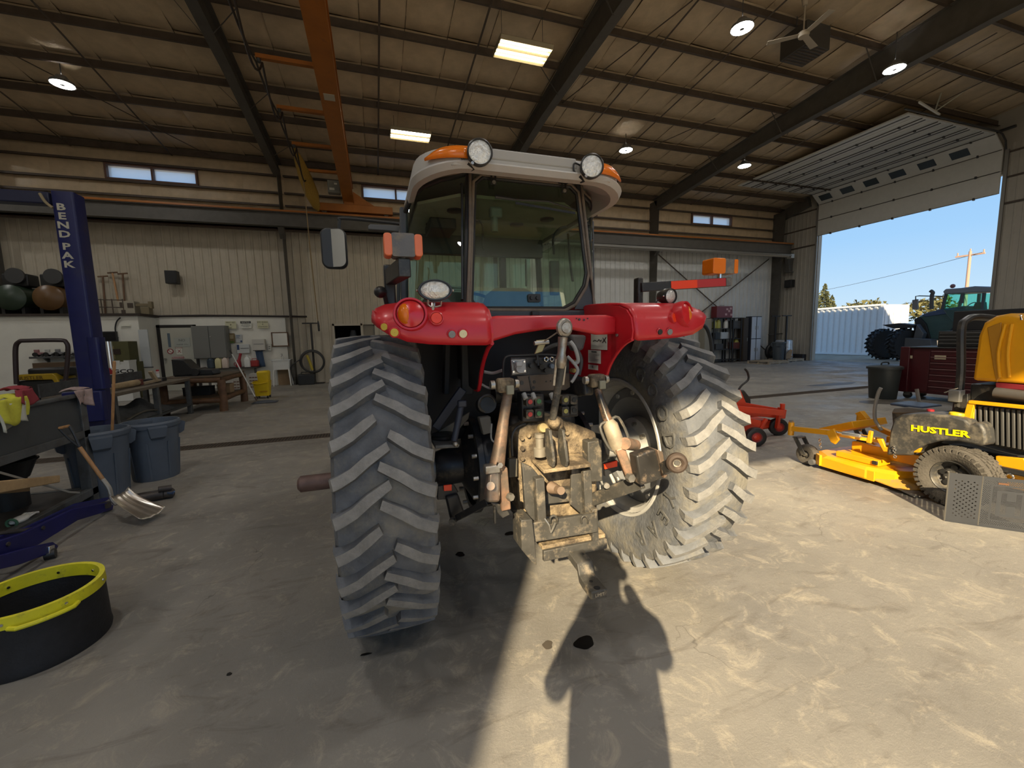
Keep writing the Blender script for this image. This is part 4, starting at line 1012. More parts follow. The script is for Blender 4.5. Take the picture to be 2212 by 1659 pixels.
# ---- mirror on the left
mc = P(722, 537, 3.9); mb = MB(); pts = rrect(.205, .335, .06, 6)
mb.prism([mc + V((q[0], -.02, q[1])) for q in pts], (0, .06, 0)); mi_ = part(mb, 'mirror_housing', black, bevel=.012, fixn=True)
mb = MB(); pts = rrect(.18, .31, .052, 6); yaw = -.38; mb.prism([mc + V((q[0], -.026 + q[0] * yaw, q[1])) for q in pts], (0, .004, 0)); mb.build('mirror_face', mirrorm, mi_, fixn=True)
mb = MB(); mb.tube(smooth_path([mc + V((.05, .02, .15)), mc + V((.055, .02, .23)), mc + V((.10, .02, .26)), mc + V((.55, .05, .25))]), .014, 8); mb.build('mirror_arm', black, mi_)
mb = MB(); mb.prism([P(795, 488, 3.9), P(800, 484, 3.9), P(850, 486, 3.9), P(880, 490, 3.9), P(880, 503, 3.9), P(845, 499, 3.9), P(795, 495, 3.9)], (0, .06, 0)); part(mb, 'side_lamp_arm', M('arm_grey', (.09, .09, .09), .6), bevel=.006)
# ================= cab
ZB, ZT = 1.875, 2.63
# glass outlines (surveyed), rear plane leans slightly
Yr = lambda z: 2.50 + .19 * (z - ZB)
def PR(px, py):
    p = P(px, py, 2.5)
    for _ in range(3): p = P(px, py, Yr(p.z))
    return p
rw = [PR(1026, 382), PR(1244, 405), PR(1268, 606), PR(1232, 666), PR(1018, 666)]
mb = MB(); mb.prism(rw, (0, .006, 0)); wg = part(mb, 'rear_window', glass, smooth=False)
def rail_loop(pts, r, nm, m, parent, n_=3):
    mb = MB(); q = []
    for i in range(len(pts)):
        a, c = V(pts[i]), V(pts[(i + 1) % len(pts)])
        d = (c - a); l = d.length; d.normalize(); e = min(.05, l * .2)
        q += [a + d * e, a.lerp(c, .5), c - d * e]
    mb.tube(q, r, 8, closed=True); return mb.build(nm, m, parent)
rail_loop(rw, .013, 'window_seal', black, wg); rail_loop([p + V((0, -.008, 0)) + (p - sum(rw, V((0, 0, 0))) / 5).normalized() * .016 for p in rw], .011, 'window_frame', frame_d, wg)
# quarter windows: from the rear posts round to the cab sides
def quarter(sgn):
    X = lambda l: TX + sgn * l
    e0, e1 = (PR(1006, 664), PR(1011, 376)) if sgn < 0 else (PR(1284, 668), PR(1256, 406))
    lo = [(sgn * (e0.x - TX), e0.y + .005, e0.z), (.48, 2.60, 1.88), (.60, 2.74, 1.895), (.69, 2.88, 1.92), (.735, 3.00, 1.94)]
    hi = [(sgn * (e1.x - TX), e1.y + .005, e1.z), (.49, 2.71, 2.69), (.59, 2.77, 2.66), (.66, 2.85, 2.61), (.70, 2.96, 2.54)]
    def pt(u, v):
        k = min(int(u * 4), 3); f = u * 4 - k
        a = V(lo[k]).lerp(V(lo[k + 1]), f); c = V(hi[k]).lerp(V(hi[k + 1]), f); p = a.lerp(c, v); return V((X(p.x), p.y, p.z))
    mb = MB(); mb.grid(pt, 8, 6); g = part(mb, 'quarter_window', glass)
    out = [pt(u / 8, 0) for u in range(9)] + [pt(1, v / 4) for v in range(1, 5)] + [pt(u / 8, 1) for u in range(7, -1, -1)] + [pt(0, v / 4) for v in range(3, 0, -1)]
    mb = MB(); mb.tube(out, .016, 8, closed=True); mb.build('window_seal', black, g)
    cen = pt(.5, .5); mb = MB(); mb.tube([p + (p - cen).normalized() * .02 + V((0, -.012, 0)) for p in out], .010, 8, closed=True); mb.build('window_frame', frame_d, g)
    # handle bar inside the pane edge
    mb = MB(); a = pt(.06, .93) + V((0, -.02, 0)); c = pt(.06, .06) + V((0, -.02, 0)); mb.tube([a + V((0, .02, 0)), a, c, c + V((0, .02, 0))], .008, 6); mb.build('window_stay', black, g)
    # side door glass and pillars
    mb = MB(); mb.prism([(X(.74), 3.03, 1.94), (X(.705), 2.98, 2.54), (X(.68), 3.95, 2.52), (X(.74), 4.0, 1.55), (X(.75), 3.3, 1.50)], (-sgn * .006, 0, 0)); part(mb, 'door_glass', glass, smooth=False)
    mb = MB(); mb.bar((X(.745), 3.01, 1.50), (X(.705), 2.965, 2.58), .05, .05); part(mb, 'cab_pillar', trimc, bevel=.01)
    mb = MB(); mb.bar((X(.74), 4.02, 1.40), (X(.67), 3.97, 2.58), .05, .05); part(mb, 'cab_pillar', trimc, bevel=.01)
    mb = MB(); mb.bar(e0 + V((-sgn * .012, .01, -.01)), e1 + V((-sgn * .012, .01, .03)), .020, .05); part(mb, 'cab_pillar', trimc, bevel=.008)
    return g
quarter(-1); quarter(1)
mb = MB(); mb.prism([(TX - .62, 4.05, 1.55), (TX + .62, 4.05, 1.55), (TX + .60, 4.0, 2.52), (TX - .60, 4.0, 2.52)], (0, .006, 0)); part(mb, 'windscreen', glass, smooth=False)
# sill below the glass
sl = [(.40, 2.50), (.62, 2.70), (.76, 3.0), (.76, 4.05), (-.76, 4.05), (-.76, 3.0), (-.62, 2.70), (-.40, 2.50)]
mb = MB(); mb.prism([(TX + a, y - .02, 1.80) for a, y in sl], (0, 0, .065)); part(mb, 'cab_sill', trimc, bevel=.012)
mb = MB(); mb.prism([PR(1268, 612) + V((0, -.01, 0)), PR(1287, 668) + V((0, -.01, 0)), PR(1240, 668) + V((0, -.01, 0))], (0, .01, 0)); part(mb, 'corner_plate', trimc, smooth=False)
# window furniture
for px, py in ((1062, 378), (1213, 397)):
    a = PR(px, py) + V((0, -.03, 0)); mb = MB(); mb.box(a, (.07, .03, .014)); h = part(mb, 'window_hinge', black, bevel=.003)
    for dx in (-.013, .013):
        mb = MB(); mb.bb(a + V((dx - .005, -.012, 0)), a + V((dx + .005, -.004, -.075))); mb.build('hinge_strap', black, h, smooth=False)
    disc('hinge_bolt', a + V((0, -.012, -.06)), (0, -1, 0), .012, .01, bare, h, 12)
a = PR(1153, 644) + V((0, -.012, 0)); mb = MB(); mb.prism([a + V((q[0], 0, q[1])) for q in rrect(.085, .05, .008)], (0, .016, 0)); lt = part(mb, 'window_latch', black, fixn=True)
for dx in (-.02, .02): disc('latch_knob', a + V((dx, -.001, 0)), (0, -1, 0), .013, .012, black, lt, 10)
mb = MB(); mb.box(PR(1152, 678) + V((0, -.03, .0)), (.05, .03, .03)); part(mb, 'window_catch', black, bevel=.005)
# wiper
mb = MB(); a = PR(1068, 427); mb.tube([a + V((0, -.02, 0)), PR(1110, 433) + V((0, -.02, 0)), PR(1180, 437) + V((0, -.022, 0)), PR(1240, 455) + V((0, -.02, 0))], [.012, .008, .006, .004], 6); wp = part(mb, 'wiper', black)
mb = MB(); mb.bar(PR(1112, 440) + V((0, -.015, 0)), PR(1240, 462) + V((0, -.015, 0)), .008, .014); mb.build('wiper_blade', black, wp, smooth=False)
mb = MB(); a = PR(1075, 455) + V((0, .05, 0)); mb.box(a, (.085, .05, .07)); wm = part(mb, 'wiper_motor', M('motor_grey', (.20, .21, .18), .6), bevel=.015)
mb = MB(); mb.cyl(a + V((-.01, 0, -.03)), a + V((-.01, 0, -.12)), .024, n=14); mb.build('motor_can', M('motor_grey', (.2, .2, .2)), wm)
# grab rails inside the glass
for pts in (((1040, 470), (1048, 485), (1047, 520), (1050, 535)), ((1205, 545), (1203, 510), (1215, 490), (1232, 485)), ((1236, 500), (1240, 560), (1246, 605))):
    mb = MB(); mb.tube(smooth_path([PR(*q) + V((0, .06, 0)) for q in pts]), .008, 6); part(mb, 'grab_rail', black)
# ---- cab inside
lin_m = M('headliner', (.36, .35, .26), .8, var=.1)
mb = MB(); mb.prism([(TX + a * .93, y, 2.60) for a, y in ((.40, 2.72), (.66, 2.95), (.66, 3.95), (-.66, 3.95), (-.66, 2.95), (-.40, 2.72))], (0, 0, .02)); hl = part(mb, 'headliner', lin_m, smooth=False)
for lx, ly in ((-.35, 3.0), (-.15, 3.25), (.2, 3.25), (.38, 3.05), (-.45, 3.4)):
    disc('air_vent', (TX + lx, ly, 2.60), (0, 0, -1), .055, .012, black, hl)
mb = MB(); mb.bb((TX - .62, 3.72, 2.44), (TX + .62, 3.80, 2.60)); mb.build('roof_rail', trimc, hl, smooth=False)
mb = MB(); mb.bb((TX - .5, 3.2, 2.52), (TX - .3, 3.5, 2.60)); mb.build('radio_panel', black, hl, bevel=.01)
seatm = M('seat_fabric', (.22, .225, .21), .85, var=.15)
sc = V((1.03, 3.05, 0))
mb = MB(); secs = []
for z, hw, dy in ((1.62, .24, 0), (1.75, .25, .01), (1.92, .24, .03), (2.02, .20, .05), (2.07, .13, .06)):
    secs.append([sc + V((q[0], q[1] + dy, z)) for q in rrect(hw * 2, .13, .055, 4)])
mb.loft(secs); st_ = part(mb, 'seat_back', seatm, fixn=True)
mb = MB(); mb.box((sc.x, 3.32, 1.60), (.5, .52, .14)); part(mb, 'seat_cushion', seatm, bevel=.04)
mb = MB(); mb.torus((.86, 3.62, 1.98), (0, -.62, .78), .2, .014, 32, 8); sw = part(mb, 'steering_wheel', black)
mb = MB(); mb.cyl((.86, 3.62, 1.97), (.86, 3.85, 1.6), .03); mb.build('steering_column', black, sw)
mb = MB(); mb.box((TX - .08, 3.88, 1.78), (.55, .25, .36)); part(mb, 'dashboard', trimc, bevel=.05)
mb = MB(); secs = [[V((TX - .30 - q[0] * .3 - .16, 2.95 + q[1], z)) for q in rrect(1.05 * k, .75 * k, .12)] for z, k in ((1.84, 1), (1.92, .95), (1.985, .8), (2.0, .6))]; mb.loft(secs); part(mb, 'side_console', M('console_teal', (.05, .065, .06), .7), fixn=True)
paper = M('papers', (.34, .42, .38), .8, var=.15)
for k in range(3):
    mb = MB(); mb.box((TX - .48 + .01 * k, 2.93, 2.01 + .016 * k), (.26, .28, .012), rot=(0, 0, .1 * k - .1)); part(mb, 'paper_stack', paper, smooth=False)
mb = MB(); a = P(1134, 514, 3.9); mb.prism([a + V((q[0], 0, q[1])) for q in rrect(.16, .115, .03)], (0, .03, 0)); im = part(mb, 'inside_mirror', black, fixn=True)
mb = MB(); mb.prism([a + V((q[0], -.004, q[1])) for q in rrect(.148, .103, .026)], (0, .003, 0)); mb.build('mirror_face', M('mirror_soft', (.75, .8, .62), .05, metal=1), im, fixn=True)
for px in (1118, 1103): pass
mb = MB(); mb.bar((TX + .30, 3.98, 1.6), (TX + .30, 3.98, 2.5), .08, .05); part(mb, 'front_post', trimc, smooth=False)
mb = MB(); mb.bar(P(1136, 560, 3.8), P(1137, 618, 3.8), .03, .01); part(mb, 'rule_strip', M('ruler_grey', (.35, .38, .36), .6), smooth=False)
mb = MB(); mb.tube(smooth_path([P(1165, 640, 3.2), P(1155, 660, 3.2), P(1160, 630, 3.2)]), .012, 6); part(mb, 'lever', black)
mb = MB(); mb.prism([(1.68 + a * .1, 3.7, 2.25 + c) for a, c in rrect(.9, .32, .05)], (0, .03, 0)); mr = part(mb, 'mirror_housing', black, fixn=True)
# ---- roof
rc = V((TX, 3.28, 0))
lv = [(2.745, .5, .58, .2), (2.735, .60, .63, .25), (2.616, .645, .91, .28), (2.621, .678, .955, .28), (2.650, .688, .975, .28), (2.660, .684, .968, .28), (2.666, .676, .952, .28), (2.725, .664, .942, .28), (2.742, .655, .93, .28), (2.752, .63, .90, .27), (2.775, .52, .75, .25), (2.79, .30, .45, .15)]
def rdrop(x, z): return max(0, min(1, (abs(x) - .40) / .28)) ** 1.5 * .04 * max(0, min(1, (2.73 - z) / .10))
secs = [[rc + V((q[0], q[1], z - rdrop(q[0], z))) for q in rrect(hw * 2, hl_ * 2, r, 8)] for z, hw, hl_, r in lv]
mb = MB(); mb.loft(secs); rf_ = part(mb, 'cab_roof', roofc, ang=28, fixn=True)
# raised rear moulding with lamp pockets
mb = MB(); mb.prism([(TX + a, 2.325, z) for a, z in ((-.27, 2.685), (.27, 2.685), (.26, 2.745), (-.26, 2.745))], (0, .06, 0)); mb.build('rear_recess', M('roof_recess', (.36, .34, .31), .6), rf_, bevel=.01)
mb = MB(); mb.prism([(TX + a, 2.315, z) for a, z in ((-.50, 2.628), (.50, 2.628), (.46, 2.662), (-.46, 2.662))], (0, .05, 0)); mb.build('rear_lip', roofc, rf_, bevel=.012)
for px, py in ((1036, 330), (1278, 360)):
    p = P(px, py, 2.27); nn = V((-.25 if px > 1100 else -.1, -1, -.05)).normalized()
    mb = MB(); mb.lathe([(.03, -.08), (.055, -.06), (.068, -.01), (.070, .015), (.064, .02), (.060, .012)], p, nn, 32); wl = part(mb, 'roof_work_lamp', mblk)
    mb = MB(); mb.lathe([(.060, .010), (.04, .016), (.001, .019)], p, nn, 28); mb.build('lens', lampglass, wl)
    mb = MB(); mb.bar(p + V((-.06, .05, -.04)), p + V((-.02, .07, -.06)), .03, .02); mb.build('bracket', mblk, wl, smooth=False)
    mb = MB(); mb.tube(smooth_path([p + V((-.03, .06, .02)), p + V((-.085, .05, .03)), p + V((-.09, .05, -.01)), p + V((-.05, .06, -.045))]), .005, 6); mb.build('cable', black, wl)
    disc('bracket_bolt', p + V((-.045, -.005, -.062)), (0, -1, 0), .009, .012, bare, wl, 8)
for sgn in (-1, 1):
    mb = MB(); cx, cy, r = TX + sgn * .388, 2.612, .295
    def fp(u, v):
        a = math.radians(2 + 48 * u); z0 = 2.668 + .006 * u; h = .064 * (1 - (u ** 3) * .75); k = 0.0
        rr = r - .012 * v + (.006 if v in (0, 1) else .014)
        return (cx + sgn * rr * math.sin(a), cy - rr * math.cos(a), z0 + h * v)
    mb.grid(fp, 8, 3); mb.build('marker_lens', amber, rf_, solid=.012)
# ---- hood, front axle and front wheels beyond the cab
mb = MB(); secs = [[V((TX + q[0], y, z0 + q[1])) for q in rrect(w_, h, .12)] for y, w_, h, z0 in ((4.1, .82, .75, 1.42), (5.0, .76, .7, 1.36), (5.8, .68, .62, 1.28), (6.1, .5, .5, 1.2))]; mb.loft(secs); part(mb, 'bonnet', red, fixn=True)
mb = MB(); mb.box((TX, 5.2, .85), (.36, 1.9, .4)); part(mb, 'engine', blackm, bevel=.03)
mb = MB(); mb.cyl((TX - .85, 5.35, .66), (TX + .85, 5.35, .66), .09); part(mb, 'front_axle', blackm)
for s_ in (-1, 1):
    c = V((TX + s_ * .88, 5.35, .66)); mb = MB(); mb.lathe([(.36, -.16), (.5, -.2), (.6, -.19), (.65, -.12), (.655, 0), (.65, .12), (.6, .19), (.5, .2), (.36, .16)], c, (1, 0, 0), 40); ft = part(mb, 'front_tyre', rubber)
    mb = MB(); mb.lathe([(.37, -.16), (.34, -.1), (.1, -.02), (.1, .02), (.34, .1), (.37, .16)], c, (1, 0, 0), 32, closed=True); part(mb, 'front_rim', rim_g, fixn=True)

# ================= three-point hitch and everything on the back of the axle
def cy(name, a, c, r, m, parent=None, r1=None, n=14): mb = MB(); mb.cyl(a, c, r, r1, n); return part(mb, name, m, parent)
def br(name, a, c, w_, h, m, parent=None, up=None, bevel=.004): mb = MB(); mb.bar(a, c, w_, h, up); return part(mb, name, m, parent, bevel=bevel)
def tb(name, pts, r, m, parent=None, n=8): mb = MB(); mb.tube(smooth_path(pts), r, n); return part(mb, name, m, parent)
def plate_px(name, px, Y, d, m, parent=None, bevel=.004): mb = MB(); mb.prism([P(a, c, Y) for a, c in px], (0, d, 0)); return part(mb, name, m, parent, bevel=bevel, fixn=True)
# top link, stowed upright
tlk = cy('top_link', P(1213, 790, 1.93), P(1194, 905, 1.98), .020, worn)
mb = MB(); mb.rings([(P(1216, 728, 1.92), .026), (P(1213, 762, 1.925), .022), (P(1212, 775, 1.925), .030), (P(1211, 787, 1.93), .031), (P(1210, 795, 1.93), .022)], 14); mb.build('link_neck', bare, tlk)
mb = MB(); c = P(1219, 708, 1.92); mb.torus(c, (.25, -1, 0), .034, .016, 28, 10); mb.build('link_eye', bare, tlk)
mb = MB(); mb.cyl(c + V((0, -.026, 0)), c + V((0, .026, 0)), .026, n=18); mb.build('eye_bush', bare, tlk)
for dx in (-.026, .026):
    mb = MB(); mb.bar(P(1212, 775, 1.92) + V((dx, 0, 0)), P(1206, 832, 1.945) + V((dx, 0, 0)), .007, .012); mb.build('lock_bar', bare, tlk, smooth=False)
mb = MB(); mb.sphere(P(1197, 912, 1.99), .035); mb.build('link_ball', dusty, tlk)
cy('retaining_rod', P(1213, 712, 1.92), P(1176, 737, 1.96), .004, rusty)
hk = plate_px('hook_plate', ((1158, 735), (1184, 733), (1180, 742), (1172, 760), (1155, 765), (1163, 745)), 1.99, .012, M('zinc_bracket', (.35, .30, .16), .45, metal=.6))
mb = MB(); mb.cyl(P(1154, 742, 1.975), P(1185, 739, 1.975), .011, n=10); mb.build('hook_pin', bare, hk)
# coupling bracket with sockets
bk = plate_px('socket_bracket', ((1104, 772), (1230, 772), (1230, 810), (1104, 812)), 2.10, .01, blackm)
lwp = plate_px('coupler_plate', ((1116, 812), (1230, 806), (1232, 836), (1222, 843), (1124, 846), (1118, 838), (1122, 826)), 2.09, .012, M('brown_plate', (.085, .06, .042), .55, var=.2))
for px, py, r in ((1127, 827, .011), (1154, 825, .009), (1153, 837, .007), (1180, 824, .004), (1190, 823, .004)):
    disc('plate_hole', P(px, py, 2.089), (0, -1, 0), r, .003, black, lwp, 14)
plate_px('socket_plate', ((1104, 777), (1136, 776), (1138, 806), (1106, 810)), 2.085, .012, M('zinc_plate', (.30, .29, .28), .4, metal=.6), bk)
sk_ = disc('trailer_socket', P(1121, 795, 2.082), (0, -1, 0), .026, .03, M('socket_grey', (.32, .32, .33), .45), bk)
mb = MB(); a = P(1121, 787, 2.045); mb.box(a, (.034, .02, .022)); mb.build('socket_lid', M('socket_grey', (.3, .3, .3)), sk_) if False else mb.build('socket_lid', M('socket_grey', (.3, .3, .3)), bk, bevel=.004)
for px, py in ((1109, 782), (1132, 781), (1109, 803), (1133, 801)): disc('socket_screw', P(px, py, 2.082), (0, -1, 0), .006, .006, chrome, bk, 8)
for px, py, r in ((1180, 776, .011), (1192, 776, .011)): 
    ring('chrome_port', P(px, py, 2.09), (0, -1, 0), r, .004, chrome, bk, 18)
for px, py, r, m in ((1168, 792, .016, black), (1191, 791, .013, M('port_blue', (.12, .16, .22), .4)), (1146, 790, .012, black), (1157, 781, .01, black), (1178, 800, .013, black)): disc('port', P(px, py, 2.09), (0, -1, 0), r, .02, m, bk, 16)
cy('port_lever', P(1160, 767, 2.08), P(1163, 790, 2.07), .008, black)
tb('socket_cable', [P(1087, 820, 2.15), P(1088, 785, 2.14), P(1095, 770, 2.13), P(1120, 768, 2.12), P(1180, 766, 2.12), P(1215, 770, 2.12)], .007, M('cable_black', (.03, .03, .03), .5))
br('bracket_stem', P(1146, 845, 2.11), P(1140, 812, 2.11), .05, .01, blackm)
for k, (px, py) in enumerate(((1238, 782), (1235, 800))): disc('brass_fitting', P(px, py, 2.08), (0, -1, 0), .013, .03, M('brass', (.45, .33, .12), .35, metal=.8), None or TRAC, 12)
tb('grey_hose', [P(1232, 738, 2.05), P(1242, 752, 2.03), P(1249, 778, 2.03), P(1243, 785, 2.04)], .011, hose_g)
tb('grey_hose', [P(1226, 770, 2.06), P(1240, 785, 2.03), P(1248, 800, 2.02), P(1240, 818, 2.02), P(1234, 826, 2.02)], .009, hose_g)
tb('black_hose', [P(1170, 760, 2.2), P(1200, 745, 2.15), P(1235, 745, 2.15), P(1255, 775, 2.15), P(1250, 810, 2.15)], .012, M('hose_dark', (.05, .05, .05), .6))
tb('black_hose', [P(1045, 803, 2.3), P(1065, 806, 2.3), P(1085, 800, 2.25)], .009, hose_g)
tb('black_hose', [P(1040, 830, 2.3), P(1055, 838, 2.3), P(1070, 838, 2.25)], .007, hose_g)
plate_px('grey_tank', ((1232, 722), (1270, 724), (1262, 757), (1244, 760)), 2.3, .1, M('tank_grey', (.10, .10, .105), .5), bevel=.02)
# remote couplers
def coupler(px, py, Y, m, blk):
    p = P(px, py, Y); mb = MB(); mb.prism([p + V((q[0], 0, q[1])) for q in rrect(.042, .048, .008)], (0, .06, 0)); c = mb.build('coupler_cap', M('coupler_black', (.03, .028, .025), .6, var=.3, dirt=(.2, .15, .09), ds=20), blk, fixn=True)
    disc('colour_dot', p + V((0, -.001, 0)), (0, -1, 0), .013, .004, m, blk, 16)
cb = plate_px('coupler_block', ((1126, 850), (1176, 850), (1178, 912), (1128, 912)), 2.08, .08, blackm, bevel=.008)
pr_, pg_, py_ = M('dot_red', (.50, .045, .04), .5), M('dot_green', (.06, .20, .075), .5), M('dot_yellow', (.40, .36, .10), .5)
for px, py, m in ((1145, 868, pr_), (1164, 867, pg_), (1145, 895, pr_), (1164, 893, pg_)): coupler(px, py, 2.03, m, cb)
for px in (1131, 1150, 1190): mb = MB(); mb.cyl(P(px, 850, 2.05), P(px + 5, 862, 2.03), .013, n=10); mb.build('coupler_pipe', hose_g, cb)
cb2 = plate_px('coupler_block', ((1212, 852), (1250, 852), (1250, 900), (1212, 902)), 2.08, .08, blackm, bevel=.008)
for px, py, m in ((1222, 864, py_), (1222, 888, py_), (1240, 864, black), (1240, 886, black)): coupler(px, py, 2.04, m, cb2)
# lift arms and lift rods
br('lift_arm', V((.76, 2.35, 1.36)), P(1090, 836, 1.98), .06, .09, blackm, bevel=.012); br('lift_arm', V((1.12, 2.35, 1.36)), P(1272, 836, 1.98), .06, .09, blackm, bevel=.012)
cy('rock_shaft', (.66, 2.36, 1.36), (1.23, 2.36, 1.36), .06, blackm)
def lift_clevis(px, py, Y, s_):
    p = P(px, py, Y); mb = MB(); mb.box(p, (.085, .06, .07)); cl = part(mb, 'rod_clevis', dusty, bevel=.012)
    for d in (-.055, .05): disc('clevis_pin', p + V((d, -.0, .005)), (d, 0, 0), .022, .02, bare, cl, 14)
    mb = MB(); mb.box(p + V((.012, -.04, -.02)), (.038, .02, .045)); mb.build('clevis_block', M('olive_zinc', (.26, .25, .19), .5, metal=.4), cl, bevel=.004)
    return cl
lift_clevis(1091, 832, 1.93, -1); lift_clevis(1288, 822, 1.95, 1)
mb = MB(); mb.rings([(P(1097, 850, 1.93), .024), (P(1092, 880, 1.925), .026), (P(1088, 905, 1.92), .026), (P(1084, 935, 1.91), .030), (P(1078, 975, 1.90), .034), (P(1074, 1000, 1.89), .038), (P(1072, 1012, 1.89), .040)], 14); part(mb, 'lift_rod', rusty)
sbm = M('scraped_bright', (.24, .21, .18), .35, metal=.5, var=.4, vs=16, dirt=(.38, .24, .16), ds=9, dt=.55)
mb = MB(); mb.bar(P(1066, 1012, 1.88), P(1062, 1082, 1.87), .055, .06, w1=.07, h1=.07); lr = part(mb, 'leveling_box', sbm, bevel=.014)
mb = MB(); mb.box(P(1062, 1012, 1.86), (.075, .05, .04)); mb.build('box_collar', bare, lr, bevel=.006); mb = MB(); mb.cyl(P(1060, 1050, 1.84), P(1060, 1050, 1.82), .020, n=18); mb.build('box_boss', sbm, lr)
mb = MB(); mb.bar(P(1084, 1010, 1.89), P(1092, 1100, 1.90), .035, .05); mb.build('rod_side_plate', rusty, lr, bevel=.006)
disc('rod_nut', P(1078, 1003, 1.85), (0, -1, 0), .016, .02, chrome, lr, 6); disc('rod_nut', P(1099, 1072, 1.87), (0.4, -1, 0), .020, .025, bare, lr, 6)
plate_px('rod_foot', ((1060, 1085), (1090, 1090), (1102, 1112), (1086, 1120), (1075, 1108)), 1.90, .05, worn)
br('latch_strap', P(1068, 1093, 1.89), P(1069, 1130, 1.90), .018, .012, worn)
mb = MB(); mb.rings([(P(1291, 840, 1.93), .020), (P(1297, 862, 1.91), .022), (P(1310, 900, 1.88), .024), (P(1318, 918, 1.86), .026)], 14); part(mb, 'lift_rod', M('rod_black_chip', (.05, .045, .04), .3, metal=.3, var=.3, dirt=(.42, .24, .14), ds=12, dt=.55))
mb = MB(); mb.rings([(P(1314, 908, 1.87), .026), (P(1318, 918, 1.86), .040), (P(1332, 958, 1.83), .042), (P(1340, 978, 1.82), .03)], 14); tbk = part(mb, 'turnbuckle', M('turnbuckle_tan', (.30, .25, .18), .6, metal=.2, var=.25, vs=14))
for o_ in (1, -1):
    mb = MB(); d = V((.055 * o_, 0, .02 * o_)); mb.tube(smooth_path([P(1316, 910, 1.86), P(1316, 912, 1.86) + d, P(1338, 960, 1.83) + d, P(1340, 968, 1.82)], 4), .008, 6); mb.build('turn_handle', worn, tbk)
mb = MB(); mb.bar(P(1336, 965, 1.82), P(1362, 1032, 1.80), .06, .05); rr_ = part(mb, 'rod_yoke', rusty, bevel=.008)
cy('yoke_boss', P(1350, 958, 1.78), P(1372, 962, 1.86), .032, rusty); disc('yoke_nut', P(1358, 1030, 1.765), (0, -1, 0), .024, .03, bare, rr_, 6)
# right lower link with sway block and ball end
lw0 = PXX(1275, 1083, 1.10); 
br('lower_link', P(1272, 1082, 2.12), P(1378, 1040, 1.78), .035, .078, worn, up=(1, 0, .2), bevel=.005) if False else br('lower_link', P(1270, 1083, 2.12), P(1385, 1040, 1.76), .03, .075, worn, bevel=.005)
disc('link_bolt', P(1310, 1048, 1.95), (-.4, -1, 0), .018, .014, bare, TRAC, 8)
bl = plate_px('sway_block', ((1375, 985), (1418, 970), (1428, 980), (1440, 1030), (1428, 1036), (1385, 1050)), 1.70, .07, M('block_black', (.028, .026, .024), .35, var=.3, dirt=(.30, .22, .15), ds=14, dt=.64), bevel=.008)
plate_px('block_cap', ((1420, 972), (1432, 976), (1442, 1028), (1436, 1034)), 1.68, .075, rusty, bl)
mb = MB(); e = P(1462, 1000, 1.60); mb.torus(e, (-.55, -1, .05), .034, .018, 28, 10); be = part(mb, 'ball_eye', M('eye_dark_rust', (.07, .05, .038), .45, metal=.4, var=.3))
mb = MB(); mb.torus(e, (-.55, -1, .05), .022, .009, 24, 8); mb.build('eye_ball', bare, be)
mb = MB(); mb.bar(P(1434, 1012, 1.68), P(1450, 1004, 1.62), .04, .06); mb.build('eye_shank', M('block_black', (.03, .03, .03)), be, bevel=.006)
# left side: reflector bracket, lower link end, stabiliser
rb1 = plate_px('reflector_bracket', ((945, 1050), (980, 1046), (990, 1062), (985, 1078), (945, 1080)), 2.25, .03, blackm); plate_px('red_reflector', ((958, 1049), (976, 1047), (976, 1060), (959, 1061)), 2.235, .01, orefl, rb1, bevel=.002)
plate_px('link_bracket', ((963, 1075), (990, 1068), (1003, 1105), (985, 1132), (975, 1128)), 2.22, .06, blackm, bevel=.01)
br('stabiliser', P(988, 1118, 2.18), P(1055, 1083, 1.95), .03, .035, blackm); disc('stabiliser_pin', P(978, 1124, 2.19), (-.3, -1, 0), .02, .03, worn, TRAC, 12)
rb2 = plate_px('reflector_bracket', ((1305, 1003), (1335, 995), (1338, 1015), (1308, 1030)), 2.2, .03, blackm); plate_px('red_reflector', ((1306, 1003), (1334, 995), (1334, 1008), (1307, 1014)), 2.18, .012, orefl, rb2, bevel=.002)
# dark gear on the left of the cavity
plate_px('fender_post', ((998, 742), (1022, 742), (1022, 852), (998, 854)), 2.45, .05, M('post_dark', (.03, .03, .028), .6)); br('fender_post', P(965, 742, 2.6), P(962, 850, 2.6), .10, .03, M('post_dark2', (.022, .022, .022), .7))
br('exhaust_pipe', P(1023, 742, 2.5), P(1018, 800, 2.5), .03, .03, M('pipe_brown', (.10, .07, .05), .6), bevel=.012)
dmp = cy('cab_damper', P(997, 872, 2.25), P(981, 953, 2.2), .018, M('damper_navy', (.03, .034, .05), .5)); mb = MB(); mb.sphere(P(984, 959, 2.19), .016); mb.build('damper_eye', bare, dmp); mb = MB(); mb.box(P(998, 872, 2.24), (.05, .03, .04)); mb.build('damper_head', M('damper_navy', (.03, .03, .05)), dmp, bevel=.008)
br('cab_strut', P(940, 925, 2.4), P(1000, 840, 2.4), .03, .05, M('damper_navy', (.03, .03, .05))); plate_px('strut_gusset', ((942, 935), (1015, 890), (1012, 905), (990, 930), (945, 942)), 2.42, .02, M('gusset_olive', (.10, .09, .07), .6))
mb = MB(); mb.lathe([(.0, 0), (.065, 0), (.07, .012), (.06, .02), (.07, .03), (.06, .04), (.066, .05), (.0, .052)], P(958, 955, 2.35), (0, 0, 1), 24); part(mb, 'rubber_mount', black)
plate_px('mount_bracket', ((940, 962), (990, 960), (990, 966), (940, 970)), 2.2, .25, M('bracket_grey', (.10, .10, .095), .55))
cy('filter', P(1046, 875, 2.45), P(1052, 872, 2.25), .055, black); ring('filter_rim', P(1052, 872, 2.25), (0, -1, 0), .048, .009, blackm, TRAC)
